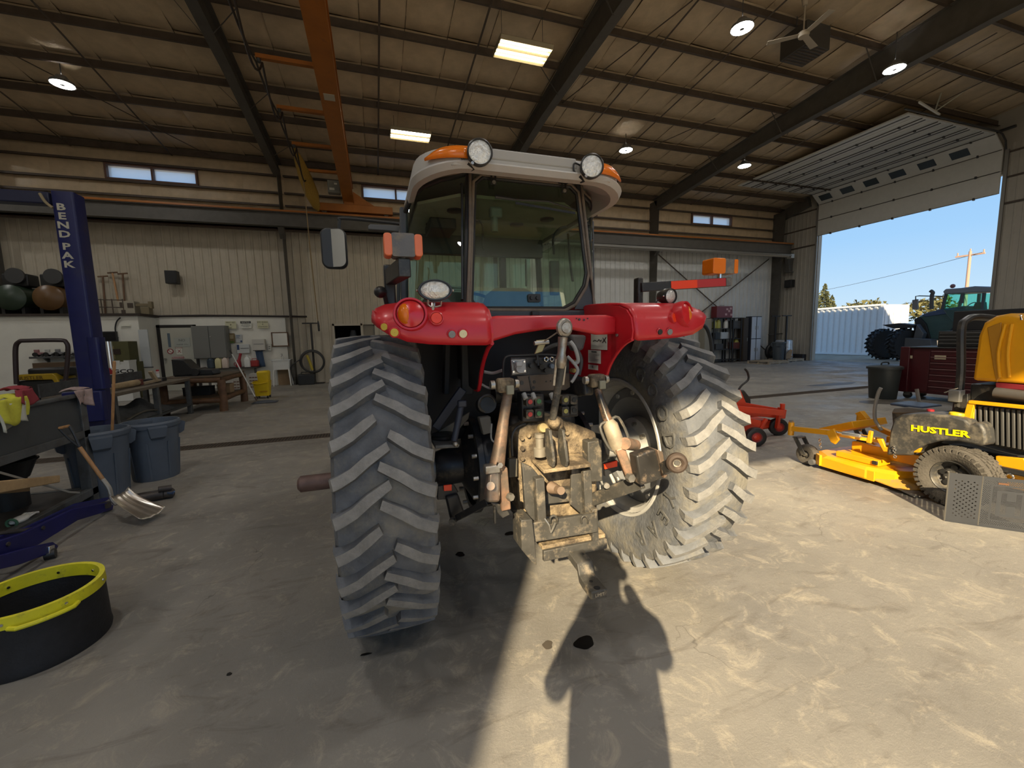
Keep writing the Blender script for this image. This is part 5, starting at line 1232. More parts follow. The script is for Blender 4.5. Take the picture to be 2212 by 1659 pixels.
plate_px('sensor_box', ((1035, 903), (1060, 900), (1064, 935), (1044, 940)), 2.2, .05, M('box_grey', (.09, .085, .075), .55), bevel=.005)
tb('sensor_wire', [P(1062, 915, 2.2), P(1061, 945, 2.2), P(1068, 955, 2.19), P(1075, 952, 2.19)], .005, hose_g)
tb('breather_hose', [P(1135, 915, 2.12), P(1115, 925, 2.11), P(1106, 945, 2.10), P(1107, 985, 2.10)], .007, M('cable_black', (.03, .03, .03))); plate_px('breather_box', ((1100, 992), (1118, 991), (1118, 1030), (1100, 1032)), 2.10, .03, M('gusset_olive', (.1, .09, .07)), bevel=.003)
# gearbox rear cover, dusty
cv = plate_px('rear_cover', ((1118, 932), (1160, 905), (1200, 900), (1240, 915), (1290, 935), (1292, 1100), (1250, 1120), (1130, 1118), (1122, 1100)), 2.12, .25, dusty, bevel=.02)
for px, py in ((1126, 946), (1127, 968), (1127, 990), (1160, 942), (1140, 940), (1245, 985), (1262, 975), (1273, 945), (1223, 935), (1127, 1030), (1128, 1060)): disc('cover_bolt', P(px, py, 2.115), (0, -1, 0), .013, .018, dusty, cv, 6)
mb = MB(); mb.lathe([(.034, 0), (.034, .045), (.022, .05), (.022, .10), (.027, .105), (.027, .125), (.0, .13)], P(1166, 985, 2.05), (0, 0, 1), 18); mb.build('filler_plug', M('plug_steel', (.30, .27, .22), .4, metal=.4), cv)
mb = MB(); a = P(1201, 915, 2.03); mb.sphere(a, (.045, .04, .04)); mb.build('link_seat', dusty, cv)
disc('cover_knob', P(1170, 925, 2.05), (0, -1, .3), .026, .03, M('knob_brass', (.42, .33, .16), .5), cv, 18)
# two hook bars
for (a, c) in (((1180, 925), (1187, 998)), ((1208, 925), (1215, 998))):
    mb = MB(); p0, p1 = P(*a, 2.0), P(*c, 1.97); mb.prism([p0 + V((-.006, 0, 0)), p0 + V((-.006, -.05, 0)), p1 + V((-.006, -.06, .02)), p1 + V((-.006, -.045, -.015)), p1 + V((-.006, .01, -.015)), p1 + V((-.006, .05, .05))], (.016, 0, 0)); part(mb, 'hook_bar', worn, bevel=.003)
plate_px('side_cover', ((1270, 955), (1300, 950), (1302, 1040), (1272, 1042)), 2.05, .12, worn, bevel=.006)
# pickup hitch frame
fr = plate_px('hitch_side', ((1128, 1000), (1150, 1010), (1166, 1030), (1174, 1045), (1174, 1128), (1150, 1125), (1135, 1100)), 1.98, .03, worn, bevel=.004)
br('hitch_upright', P(1163, 1030, 1.96), P(1168, 1130, 1.96), .05, .05, worn, fr); br('hitch_upright', P(1266, 1015, 1.99), P(1270, 1115, 1.99), .035, .05, worn, fr)
plate_px('hitch_side', ((1236, 995), (1262, 1010), (1272, 1025), (1272, 1112), (1255, 1110), (1232, 1090)), 2.03, .02, worn, fr)
pa, pb, pc, pd = P(1165, 1018, 2.12), P(1225, 1000, 2.2), P(1268, 1022, 1.95), P(1180, 1034, 1.95)
mb = MB(); mb.prism([V((.80, 2.15, 1.0)), V((1.10, 2.15, 1.0)), V((1.08, 1.93, .985)), V((.80, 1.93, .985))], (0, 0, .02)); mb.build('hitch_shelf', dusty, fr, bevel=.005)
mb = MB(); mb.rings([(P(1190, 1052, 2.1), .035), (P(1193, 1054, 2.0), .034), (P(1205, 1058, 1.97), .024), (P(1212, 1060, 1.93), .022)], 16); mb.build('pto_stub', M('pto_brown', (.16, .11, .075), .6, var=.25), fr)
plate_px('pto_guard', ((1180, 1060), (1240, 1055), (1245, 1082), (1178, 1090)), 2.06, .05, worn, fr)
# lower cross box
lb = plate_px('hitch_crossbar', ((1150, 1130), (1178, 1126), (1290, 1108), (1292, 1150), (1158, 1172), (1150, 1165)), 1.93, .03, worn, bevel=.005)
plate_px('hitch_cheek', ((1126, 1124), (1150, 1122), (1155, 1165), (1160, 1222), (1150, 1215), (1127, 1188)), 1.90, .14, worn, lb); plate_px('hitch_cheek', ((1280, 1102), (1291, 1098), (1295, 1185), (1288, 1192), (1280, 1170)), 1.95, .12, worn, lb)
mb = MB(); mb.prism([V((.80, 1.965, .545)), V((1.19, 1.965, .545)), V((1.21, 2.18, .545)), V((.80, 2.18, .545))], (0, 0, .025)); mb.build('hitch_floor', dusty, lb, bevel=.004)
mb = MB(); mb.prism([V((.80, 1.945, .49)), V((1.19, 1.945, .49)), V((1.19, 1.97, .49)), V((.80, 1.97, .49))], (0, 0, .06)); mb.build('hitch_floor_lip', worn, lb, bevel=.004)
for px, py in ((1195, 1118), (1262, 1118)):
    mb = MB(); mb.tube(smooth_path([P(px - 6, py + 12, 1.92), P(px - 6, py, 1.90), P(px + 2, py - 4, 1.90), P(px + 8, py + 2, 1.90), P(px + 8, py + 12, 1.92)], 3), .006, 6); mb.build('latch_loop', worn, lb)
mb = MB(); mb.tube(smooth_path([P(1176, 1120, 1.92), P(1186, 1135, 1.91), P(1190, 1150, 1.91), P(1200, 1128, 1.90)], 4), .006, 6); mb.build('latch_spring', bare, lb)
# drawbar
db = MB(); ctr = [(.99, 2.3, .50), (.99, 1.97, .50), (1.00, 1.86, .47), (.995, 1.83, .425), (.995, 1.79, .415), (.99, 1.69, .415)]
secs = []
for x, y, z in ctr: secs.append([V((x - .045, y, z - .022)), V((x + .045, y, z - .022)), V((x + .045, y, z + .022)), V((x - .045, y, z + .022))])
db.loft(secs); dbo = part(db, 'drawbar', worn, bevel=.005, fixn=True, smooth=False)
for y, r in ((1.715, .017), (1.775, .010)): disc('drawbar_hole', V((.99, y, .4365)), (0, 0, 1), r, .0015, M('hole_dark', (.01, .01, .01), .9), dbo, 16)
text('drawbar_mark', 'LIMIT', .022, V((.99, 1.688, .415)), (1, 0, 0), (0, 0, 1), M('chalk_mark', (.5, .42, .3), .8), dbo, .002)

# ================================================================== yellow zero-turn mower in the sun
S = PXX
MX = 5.12
MOW = thing('zero_turn_mower', 'yellow and black zero-turn mower standing in the sun on the right', 'mower', (5.7, 2.7, 0))
def mp(mb, name, m, parent=None, **k): return mb.build(name, m, parent or MOW, **k)
def side(name, px, X, w_, m, parent=None, bevel=.006):
    mb = MB(); mb.prism([S(a, c, X) for a, c in px], (w_, 0, 0)); return mp(mb, name, m, parent, bevel=bevel, fixn=True)
def mbar(name, a, c, X, w_, h, m, parent=None, X2=None, bevel=.004): mb = MB(); mb.bar(S(*a, X), S(*c, X if X2 is None else X2), w_, h); return mp(mb, name, m, parent, bevel=bevel)
rtc = V((5.19, 2.27, .285)); rr0 = .285
def turf_wheel(c, lefty):
    mb = MB(); mb.lathe([(.15, -.10), (.18, -.125), (.235, -.135), (.265, -.12), (.275, -.09), (.278, 0), (.275, .09), (.265, .12), (.235, .135), (.18, .125), (.15, .10)], c, (1, 0, 0), 48); ty = mp(mb, 'rear_tyre', turf)
    mb = MB(); N = 34
    for j, x in enumerate((-.10, -.06, -.02, .02, .06, .10)):
        for k in range(N):
            a = 2 * PI * (k + .5 * (j % 2)) / N; R_ = Matrix.Rotation(a, 3, 'X'); r = .279 - .03 * (abs(x) / .12) ** 3
            p = c + V((x, 0, 0)) + R_ @ V((0, -r, 0)); mb.box(p, (.033, .018, .040), rot=R_)
    for s_ in (-1, 1):
        for k in range(N):
            a = 2 * PI * k / N; R_ = Matrix.Rotation(a, 3, 'X'); p = c + V((s_ * .128, 0, 0)) + R_ @ V((0, -.252, 0)); mb.box(p, (.016, .04, .030), rot=R_)
    stuff(mb.build('tread_blocks', turf, ty, smooth=False))
    s_ = -1
    mb = MB(); mb.lathe([(.155, s_ * .105), (.15, s_ * .11), (.14, s_ * .10), (.13, s_ * .05), (.10, s_ * .03), (.075, s_ * .055), (.03, s_ * .06), (.001, s_ * .06)], c, (1, 0, 0), 36); ri = mp(mb, 'rear_rim', M('rim_black', (.05, .048, .045), .5, dirt=(.2, .17, .12), ds=9))
    for k in range(5):
        a = 2 * PI * k / 5 + .3; mb = MB(); p = c + V((s_ * .047, .085 * math.cos(a), .085 * math.sin(a))); mb.cyl(p, p + V((s_ * .012, 0, 0)), .026, n=10); mb.build('rim_hole', black, ri)
        a += .6; p = c + V((s_ * .055, .05 * math.cos(a), .05 * math.sin(a))); mb = MB(); mb.cyl(p, p + V((s_ * .02, 0, 0)), .009, n=6); mb.build('wheel_nut', chrome, ri)
    return ty
turf_wheel(rtc, True); turf_wheel(rtc + V((1.02, 0, 0)), False)
# chassis and rear
side('frame_rail', ((2150, 985), (2212, 990), (2230, 1040), (2150, 1025)), 5.34, .06, myel)
mb = MB(); mb.bb((5.36, 1.15, .24), (5.42, 3.3, .36)); mp(mb, 'frame_rail', myel, bevel=.006); mb = MB(); mb.bb((5.98, 1.15, .24), (6.04, 3.3, .36)); mp(mb, 'frame_rail', myel, bevel=.006)
mb = MB(); mb.bb((5.36, 1.12, .36), (6.04, 1.9, .42)); mp(mb, 'engine_deck', mblk, bevel=.006)
mb = MB(); mb.bb((5.3, .95, .38), (5.36, 2.15, .43)); mp(mb, 'fender_lip', mblk, bevel=.01)
# tank with lettering
tank = [(1914, 984), (1922, 930), (1930, 905), (1948, 895), (2000, 893), (2060, 899), (2085, 906), (2095, 918), (2108, 911), (2120, 917), (2128, 932), (2131, 960), (2120, 964), (2070, 953), (2030, 953), (2000, 960), (1975, 975), (1968, 984)]
tk = side('fuel_tank', tank, 5.13, .30, mgrey, bevel=.022)
ya = S(1978, 926, 5.125); yb = S(2080, 938, 5.125)
text('brand_lettering', 'HUSTLER', .082, (5.1265, (ya.y + yb.y) / 2, (ya.z + yb.z) / 2), (0, yb.y - ya.y, yb.z - ya.z), (0, 0, 1), M('letter_yellow', (.80, .62, .0), .5), tk, .004, sx=1.3, bold=.035)
tk2 = MB(); tk2.bb((5.98, 1.85, .43), (6.27, 2.75, .68)); mp(tk2, 'fuel_tank', mgrey, bevel=.03)
c = S(2068, 898, 5.25); mb = MB(); mb.lathe([(.0, .03), (.055, .03), (.06, .02), (.06, 0), (.04, -.02)], c, (0, 0, 1), 24); mb.build('tank_cap', yel_p, tk)
mb = MB(); mb.bb((5.42, 2.0, .42), (5.98, 2.85, .52)); mp(mb, 'foot_platform', mblk, bevel=.01)
side('seat_side', ((1925, 893), (1930, 882), (1960, 879), (2000, 884), (2015, 893)), 5.5, .42, M('seat_pad', (.17, .165, .155), .6), bevel=.012)
side('seat_base', ((1926, 890), (2015, 890), (2015, 945), (1930, 945)), 5.52, .38, mgrey, bevel=.01)
mb = MB(); q = S(1965, 878, 5.6); mb.box(q + V((.1, 0, .01)), (.34, .3, .03)); mp(mb, 'seat_cushion', M('seat_blue_top', (.05, .08, .14), .5), bevel=.012)
mb = MB(); mb.bb((5.48, 1.92, .55), (5.92, 2.05, 1.0)); mp(mb, 'seat_back', M('seat_black', (.025, .025, .025), .5), bevel=.04)
c = S(2010, 888, 5.42); disc_mb = MB(); disc_mb.lathe([(.03, 0), (.03, .02), (.0, .025)], c, (0, 0, 1), 14); mp(disc_mb, 'choke_knob', M('knob_red', (.45, .03, .04), .5))
mb = MB(); mb.tube(smooth_path([S(1903, 838, 5.45), S(1897, 850, 5.45), S(1890, 880, 5.45), S(1890, 905, 5.45), S(1898, 920, 5.45), S(1905, 930, 5.45)]), .018, 10); mp(mb, 'drive_lever', M('lever_grey', (.24, .235, .22), .45, metal=.3))
mb = MB(); mb.tube(smooth_path([(6.0, 3.05, .98), (6.0, 3.0, .8), (6.0, 2.85, .55)]), .018, 10); mp(mb, 'drive_lever', M('lever_grey', (.24, .23, .22)))
# roll bar
mb = MB(); a = S(2060, 870, 5.38); t_ = S(2076, 735, 5.38); mb.tube(smooth_path([S(2066, 900, 5.38), S(2070, 860, 5.38), S(2076, 800, 5.38), S(2077, 712, 5.38), S(2082, 692, 5.42) + V((.04, 0, 0)), S(2095, 685, 5.5) + V((.12, 0, 0)), V((6.0, t_.y, S(2077, 712, 5.38).z + .08)), V((6.06, t_.y, S(2077, 712, 5.38).z - .05)), V((6.06, t_.y, .6))], 5), .033, 10); rb = mp(mb, 'roll_bar', mblk)
mb = MB(); mb.box(S(2066, 855, 5.36), (.09, .09, .12)); mb.build('roll_bar_hinge', M('lever_grey', (.2, .2, .2)), rb, bevel=.01); mb = MB(); mb.tube([S(2040, 848, 5.34), S(2058, 842, 5.33), S(2070, 838, 5.33)], .006, 6); mb.build('hinge_pin', chrome, rb)
side('roll_bar_foot', ((2055, 905), (2062, 860), (2090, 850), (2092, 905)), 5.36, .05, mblk)
# yellow engine guard, black fins
mbar('guard_top', (2095, 868), (2260, 884), 5.25, .05, .03, myel); mbar('guard_post', (2090, 905), (2100, 868), 5.25, .05, .035, myel)
side('guard_side', ((2090, 935), (2096, 872), (2105, 872), (2102, 938)), 5.26, .02, myel)
side('fin_panel', ((2102, 872), (2255, 890), (2262, 985), (2100, 955)), 5.30, .04, M('fin_back', (.012, .012, .012), .6))
fins = thing and None
for k in range(13):
    x = 2106 + k * 12; mb = MB(); a = S(x, 876 + k * 1.2, 5.285); c = S(x + .8, 952 + k * 2.3, 5.285); mb.bar(a, c, .022, .03); mp(mb, 'cooling_fin', M('fin_grey', (.06, .058, .055), .5), bevel=.006)
# hood
hood_px = [(2099, 822), (2106, 770), (2112, 725), (2124, 697), (2150, 682), (2180, 677), (2270, 690), (2285, 835)]
hd = side('engine_hood', hood_px, 5.36, .62, myel, bevel=.03)
side('hood_facet', ((2132, 708), (2163, 696), (2160, 815), (2152, 826), (2146, 800)), 5.352, .02, M('hood_shadow_panel', (.40, .185, .01), .5), hd, bevel=.006)  # facet shade put into the colour as a darker yellow
for x0, x1 in ((2172, 2160), (2186, 2180)):
    mb = MB(); mb.tube(smooth_path([S(x0, 700, 5.355), S(x1 - 3, 760, 5.352), S(x1, 815, 5.355)]), .012, 8); mb.build('hood_ridge', myel, hd)
mb = MB(); mb.tube([S(2190, 683, 5.4), S(2205, 682, 5.38), S(2207, 692, 5.36)], .010, 6); mb.build('hood_latch', chrome, hd)
side('engine_block', ((2095, 828), (2290, 845), (2290, 885), (2092, 868)), 5.40, .55, mblk, bevel=.02); mb = MB(); mb.cyl(S(2150, 848, 5.36), S(2290, 866, 5.36), .05, n=16); mp(mb, 'muffler', M('muffler_dark', (.06, .055, .05), .5))
side('engine_shroud', ((2150, 826), (2285, 838), (2285, 850), (2150, 838)), 5.37, .3, M('shroud_red', (.16, .012, .018), .5))
# front arm, caster, deck
mbar('front_arm', (1712, 926), (1800, 935), 5.14, .055, .06, myel); mbar('front_arm', (1800, 935), (1905, 952), 5.14, .055, .06, myel, X2=5.36)
mb = MB(); cp_ = S(1709, 925, 5.14); mb.cyl(cp_ + V((0, 0, -.09)), cp_ + V((0, 0, .08)), .035, n=16); ct = mp(mb, 'caster_post', myel); mb = MB(); mb.cyl(cp_ + V((0, 0, .08)), cp_ + V((0, 0, .10)), .028, n=8); mb.build('caster_nut', chrome, ct)
def caster(c, m_t, m_f, m_r, parent, r=.125, off=(0, .12)):
    mb = MB(); mb.lathe([(.05, -.045), (.085, -.055), (.115, -.05), (r, -.03), (r + .003, 0), (r, .03), (.115, .05), (.085, .055), (.05, .045)], c, (1, 0, 0), 32); ty = mb.build('caster_tyre', m_t, parent)
    mb = MB(); mb.lathe([(.07, -.05), (.06, -.045), (.05, -.02), (.025, -.03), (.02, -.06), (.001, -.06)], c, (1, 0, 0), 24); mb.build('caster_rim', m_r, ty)
    for s_ in (-1, 1):
        mb = MB(); mb.bar(c + V((s_ * .07, 0, 0)), c + V((s_ * .07, off[1], r + .07)), .055, .012, up=(1, 0, 0)); mb.build('caster_fork', m_f, parent, bevel=.004)
    mb = MB(); mb.bar(c + V((-.076, off[1], r + .07)), c + V((.076, off[1], r + .07)), .07, .014, up=(0, 0, 1)); mb.build('caster_fork', m_f, parent, bevel=.004)
caster(V((5.14, 3.66, .13)), turf, mgrey, M('rim_black', (.05, .05, .05)), MOW); caster(V((6.26, 3.66, .13)), turf, mgrey, M('rim_black', (.05, .05, .05)), MOW)
mb = MB(); mb.cyl((6.26, 3.78, .3), (6.26, 3.78, .52), .035, n=16); mp(mb, 'caster_post', myel); mb = MB(); mb.bar((6.26, 3.76, .45), (6.02, 3.1, .34), .055, .06); mp(mb, 'front_arm', myel, bevel=.004)
mb = MB(); mb.bb((5.36, 3.05, .27), (6.04, 3.13, .35)); mp(mb, 'front_cross', myel, bevel=.006)
dk = [(5.22, 3.62), (5.06, 3.42), (5.03, 2.95), (5.12, 2.72), (5.4, 2.6), (6.1, 2.6), (6.36, 2.8), (6.36, 3.4), (6.2, 3.62)]
mb = MB(); ins = lambda p, k, z: V((5.7 + (p[0] - 5.7) * k, 3.1 + (p[1] - 3.1) * k, z))
mb.loft([[ins(p, 1, .065) for p in dk], [ins(p, 1, .155) for p in dk], [ins(p, .93, .185) for p in dk], [ins(p, .3, .19) for p in dk]]); deck = mp(mb, 'mower_deck', myel, fixn=True, smooth=False)
mb = MB(); mb.prism([(5.035, 2.86, .05), (5.055, 3.45, .05), (5.075, 3.45, .05), (5.055, 2.86, .05)], (0, 0, .11)); mb.build('deck_skirt', myel, deck, bevel=.004)
mb = MB(); mb.bb((5.16, 2.90, .19), (5.36, 3.34, .255)); mb.build('belt_cover', myel, deck, bevel=.005); mb = MB(); mb.bb((5.9, 2.8, .19), (6.2, 3.4, .26)); mb.build('belt_cover', myel, deck, bevel=.005)
mb = MB(); mb.box((5.155, 2.93, .225), (.02, .05, .04)); mb.build('cover_latch', black, deck, bevel=.004)
mb = MB(); mb.prism([(5.10, 3.50, .06), (5.05, 3.42, .06), (5.05, 3.42, .19), (5.10, 3.50, .19)], (-.03, .01, 0)); mb.build('deck_corner', myel, deck, bevel=.004)
mb = MB(); mb.lathe([(.0, -.02), (.035, -.02), (.035, .02), (.0, .02)], (5.04, 3.53, .075), (1, 0, 0), 16); mb.build('gauge_roller', M('roller_grey', (.1, .1, .1), .6), deck)
mb = MB(); mb.prism([(5.05, 2.90, .06), (5.05, 2.62, .03), (5.30, 2.50, .035), (5.40, 2.62, .14), (5.2, 2.80, .17)], (0, .0, .012)); mb.build('discharge_flap', M('flap_yellow_dark', (.42, .22, .02), .5, dirt=(.2, .15, .08), ds=9), deck, bevel=.003)
mb = MB(); mb.prism([(5.06, 2.66, .035), (5.03, 2.5, .012), (5.16, 2.46, .012), (5.2, 2.58, .035)], (0, 0, .01)); mb.build('chute_lip', M('lever_grey', (.2, .2, .2)), deck)
for (a, c) in (((1770, 948), (1772, 968)), ((1931, 963), (1934, 990))):
    p0, p1 = S(*a, 5.12), S(*c, 5.12)
    for k in range(4):
        mb = MB(); q = p0.lerp(p1, (k + .5) / 4); mb.torus(q, (1, 0, 0) if k % 2 else (0, 1, 0), .013, .0045, 12, 6); mb.build('chain_link', chrome, deck)
mb = MB(); mb.cyl(S(1796, 932, 5.12), S(1892, 947, 5.15), .012, n=10); mp(mb, 'lift_strut', chrome); mb = MB(); mb.cyl(S(1820, 936, 5.115), S(1858, 942, 5.13), .022, n=12); mp(mb, 'strut_body', M('galv', (.45, .45, .44), .35, metal=.7))
side('bell_crank', ((1783, 932), (1800, 926), (1812, 950), (1803, 960), (1794, 955)), 5.10, .03, myel); side('bell_crank', ((1876, 930), (1884, 932), (1880, 958), (1870, 956)), 5.10, .03, myel); side('bell_crank', ((1893, 948), (1905, 948), (1912, 966), (1990, 968), (1985, 978), (1908, 976)), 5.14, .03, myel)
side('foot_pan', ((1768, 925), (1840, 910), (1845, 925), (1780, 938)), 5.30, .6, myel); side('foot_pedal', ((1846, 893), (1858, 888), (1872, 905), (1868, 912)), 5.6, .08, myel)
# rear hitch shackle
mb = MB(); mb.torus(S(2180, 1030, 5.3), (1, 0, 0), .025, .009, 16, 6); mp(mb, 'tow_shackle', chrome)

# ================================================================== perforated grille panel leaning by the wheel
pm = M('powder_coat_grey', (.035, .037, .042), .45, metal=.2, var=.08)
PAN = thing('perforated_panel', 'grey perforated metal panel with an H emblem propped before the mower wheel', 'panel', tuple(G(2110, 1130)))
def perf(o, u, h, nu, nv, mask, parent, name, th=.004):
    """sheet with real round holes where mask says so"""
    u = V(u); up = V((0, 0, 1)); mb = MB(); cw_, ch = u.length / nu, h / nv; ud = u.normalized()
    for i in range(nu):
        for j in range(nv):
            c = V(o) + ud * ((i + .5) * cw_) + up * ((j + .5) * ch); q = [c + ud * (sx * cw_ / 2) + up * (sy * ch / 2) for sx, sy in ((-1, -1), (1, -1), (1, 1), (-1, 1))]
            r = mask((i + .5) / nu, (j + .5) / nv, i, j)
            if not r: mb.add(q, [(0, 1, 2, 3)]); continue
            rr = r * min(cw_, ch) / 2; hp = [c + ud * (rr * math.cos(PI / 4 * k - 3 * PI / 4)) + up * (rr * math.sin(PI / 4 * k - 3 * PI / 4)) for k in range(8)]
            mb.add(q + hp, [(0, 1, 6, 5, 4), (1, 2, 8, 7, 6), (2, 3, 10, 9, 8), (3, 0, 4, 11, 10)])
    return mb.build(name, pm, parent, smooth=False, solid=th)
p0, p1, p2 = G(2040, 1125), G(2112, 1136), G(2240, 1154)
hz = .44
perf(p0, p1 - p0, hz, 11, 24, lambda u, v, i, j: .62 if .22 < u < .92 and .12 < v < .86 and (i + j) % 2 == 0 else 0, PAN, 'side_wing')
def hmask(u, v, i, j):
    e = min(v, 1 - v)
    inH = (.34 < u < .44 or .60 < u < .70) and .30 < v < .70 or (.44 <= u <= .60 and .45 < v < .56)
    ringd = abs(max(abs(u - .55) / .36, abs(v - .5) / .36) - 1)
    if inH: return .72
    if .20 < u < .95 and .17 < v < .83 and (u < .27 or v > .76 or v < .24): return .72 if ((i + j) % 1 == 0) else 0
    if (.07 < e < .15 or .02 < u < .16) and .06 < e and (i + j) % 2 == 0: return .8
    return 0
perf(p1, p2 - p1, hz, 52, 48, hmask, PAN, 'front_sheet')
for a in (p0, p1, p2):
    mb = MB(); mb.bar(a, a + V((0, 0, hz)), .008, .008); mb.build('edge_fold', M('edge_worn', (.16, .15, .13), .5, metal=.3), PAN, smooth=False)
mb = MB(); mb.bar(p0 + V((0, 0, .004)), p1 + V((0, 0, .004)), .012, .008); mb.bar(p1 + V((0, 0, .004)), p2 + V((0, 0, .004)), .012, .008); mb.build('bottom_fold', pm, PAN, smooth=False)
q = p1.lerp(p2, .35) + V((0, 0, hz - .05)); mb = MB(); mb.box(q + V((0, -.003, 0)), (.06, .006, .014), rot=(0, 0, math.atan2((p2 - p1).y, (p2 - p1).x))); mb.build('handle_slot', M('slot_rust', (.12, .05, .02), .7), PAN)

# ================================================================== red mower behind the tractor tyre
RM = thing('red_zero_turn_mower', 'red zero-turn mower front with casters behind the right tractor tyre', 'mower', (5.4, 5.2, 0))
def rp(name, a, c, Y, w_, h, m, Y2=None): mb = MB(); mb.bar(P(*a, Y), P(*c, Y if Y2 is None else Y2), w_, h); return mb.build(name, m, RM, bevel=.005)
rp('front_beam', (1560, 880), (1690, 892), 4.75, .06, .09, rmow); rp('frame_plate', (1590, 905), (1640, 915), 4.7, .05, .1, rmow)
mb = MB(); mb.prism([P(a, c, 4.9) for a, c in ((1585, 845), (1600, 842), (1612, 870), (1700, 885), (1697, 905), (1640, 900), (1590, 905))], (0, .12, 0)); mb.build('chassis', rmow, RM, bevel=.01, fixn=True)
c1 = P(1632, 938, 4.55); c1.z = .14; c2 = P(1680, 930, 4.9); c2.z = .14
def rcaster(c, ax):
    mb = MB(); mb.lathe([(.06, -.05), (.10, -.06), (.135, -.05), (.145, 0), (.135, .05), (.10, .06), (.06, .05)], c, ax, 32); ty = mb.build('caster_tyre', black, RM)
    mb = MB(); mb.lathe([(.085, -.055), (.06, -.045), (.03, -.055), (.001, -.058)], c, ax, 24); mb.build('caster_rim', rmow, ty)
    for k in (.045, .07): ring('rim_groove', c + V(ax).normalized() * -.052, ax, k, .004, ink_r, ty, 24)
rcaster(c1, (.5, 1, 0)); rcaster(c2, (.5, 1, 0))
rp('caster_arm', (1685, 880), (1678, 925), 4.85, .05, .05, rmow); rp('caster_leg', (1655, 905), (1640, 930), 4.7, .04, .05, rmow)
mb = MB(); a = P(1690, 883, 4.8); mb.cyl(a + V((0, 0, -.08)), a + V((0, 0, .08)), .035, n=14); mb.build('caster_post', rmow, RM)
mb = MB(); mb.tube(smooth_path([P(1590, 855, 5.0), P(1600, 835, 5.0), P(1616, 820, 5.0), P(1615, 805, 5.0), P(1609, 797, 5.0)]), .016, 8); mb.build('drive_lever', black, RM)
mb = MB(); mb.prism([P(a, c, 5.1) for a, c in ((1585, 850), (1608, 842), (1622, 860), (1624, 882), (1590, 880))], (0, .2, 0)); mb.build('control_pod', black, RM, bevel=.02, fixn=True)
mb = MB(); mb.bb((4.6, 4.95, .1), (6.1, 6.0, .26)); mb.build('mower_deck', rmow, RM, bevel=.03); 
for x in (4.75, 5.95):
    mb = MB(); mb.lathe([(.15, -.12), (.27, -.12), (.29, 0), (.27, .12), (.15, .12)], (x, 6.5, .29), (1, 0, 0), 32); ty = mb.build('rear_tyre', black, RM); mb = MB(); mb.lathe([(.15, -.1), (.1, -.03), (.001, -.03)], (x, 6.5, .29), (1, 0, 0), 24); mb.build('rear_rim', rmow, ty)
mb = MB(); mb.bb((5.0, 5.9, .3), (5.7, 6.9, .62)); mb.build('engine_cover', rmow, RM, bevel=.05); mb = MB(); mb.bb((5.08, 5.75, .45), (5.62, 6.05, .58)); mb.build('seat_pan', black, RM, bevel=.03)

# ================================================================== dark lidded bin, red tool chest
c = G(1906, 860); t = thing('lidded_bin', 'black plastic dustbin with a domed lid and loop handle', 'bin', (c.x, c.y, 0))
binm = M('bin_dark_green', (.022, .026, .024), .5)
mb = MB(); mb.lathe([(.0, 0), (.25, 0), (.26, .02), (.31, .72), (.33, .72), (.33, .75), (.30, .75), (.25, .03), (0, .03)], c, (0, 0, 1), 32); mb.build('body', binm, t)
mb = MB(); mb.lathe([(.345, .72), (.345, .77), (.30, .79), (.12, .82), (.0, .825)], c, (0, 0, 1), 32); ld = mb.build('lid', binm, t)
mb = MB(); mb.tube(smooth_path([c + V((-.13, 0, .80)), c + V((-.12, 0, .86)), c + V((0, 0, .875)), c + V((.12, 0, .86)), c + V((.13, 0, .80))]), .016, 8); mb.build('handle', binm, ld)
TB = thing('tool_chest', 'dark red rolling tool chest with many drawers and black top boxes', 'tool chest', (12.6, 5.6, 0))
def tp_(px, py): return PXX(px, py, 12.1)
za = .16; zb = PXX(1990, 752, 12.1).z; ya = PXX(1943, 800, 12.1).y; yb = PXX(2105, 800, 12.1).y - .9
mb = MB(); mb.bb((12.1, yb, za), (12.85, ya, zb)); mb.build('cabinet', mred, TB, bevel=.015)
yd = PXX(2010, 800, 12.1).y
edge_m = M('drawer_edge', (.26, .14, .14), .4, metal=.4)
for k in range(7):
    z0 = za + .06 + k * (zb - za - .1) / 7; h = (zb - za - .1) / 7 - .015
    mb = MB(); mb.bb((12.085, yb + .05, z0), (12.1, yd, z0 + h)); dw = mb.build('drawer', mred, TB, bevel=.004)
    mb = MB(); mb.bb((12.06, yb + .05, z0 + h - .018), (12.085, yd, z0 + h - .004)); mb.build('drawer_pull', edge_m, dw, smooth=False)
mb = MB(); mb.bb((12.085, yd + .03, za + .04), (12.1, ya - .25, zb - .04)); mb.build('side_door', mred, TB, bevel=.004); mb = MB(); mb.bb((12.04, ya - .2, za), (12.1, ya - .02, zb + .03)); mb.build('corner_locker', mred, TB, bevel=.01)
for px, py, w_, h in ((1966, 771, .09, .07), (2031, 772, .2, .09)):
    q = PXX(px, py, 12.075); mb = MB(); mb.box(q, (.006, w_, h)); mb.build('label_plate', M('plate_tan', (.42, .36, .25), .6), TB, smooth=False)
mb = MB(); mb.bb((12.05, yb, zb), (12.9, ya - .15, zb + .03)); mb.build('top_tray', M('tray_dark', (.03, .03, .03), .5), TB, bevel=.008)
for yy in (ya - .15, yb + .15):
    for xx in (12.2, 12.75): mb = MB(); mb.cyl((xx - .03, yy, .08), (xx + .03, yy, .08), .08, n=18); cs = mb.build('caster', black, TB); mb = MB(); mb.bb((xx - .05, yy - .06, .08), (xx + .05, yy + .06, .17)); mb.build('caster_yoke', bare, cs, smooth=False)
z2 = PXX(2060, 715, 12.2).z; y2 = PXX(2026, 730, 12.2).y
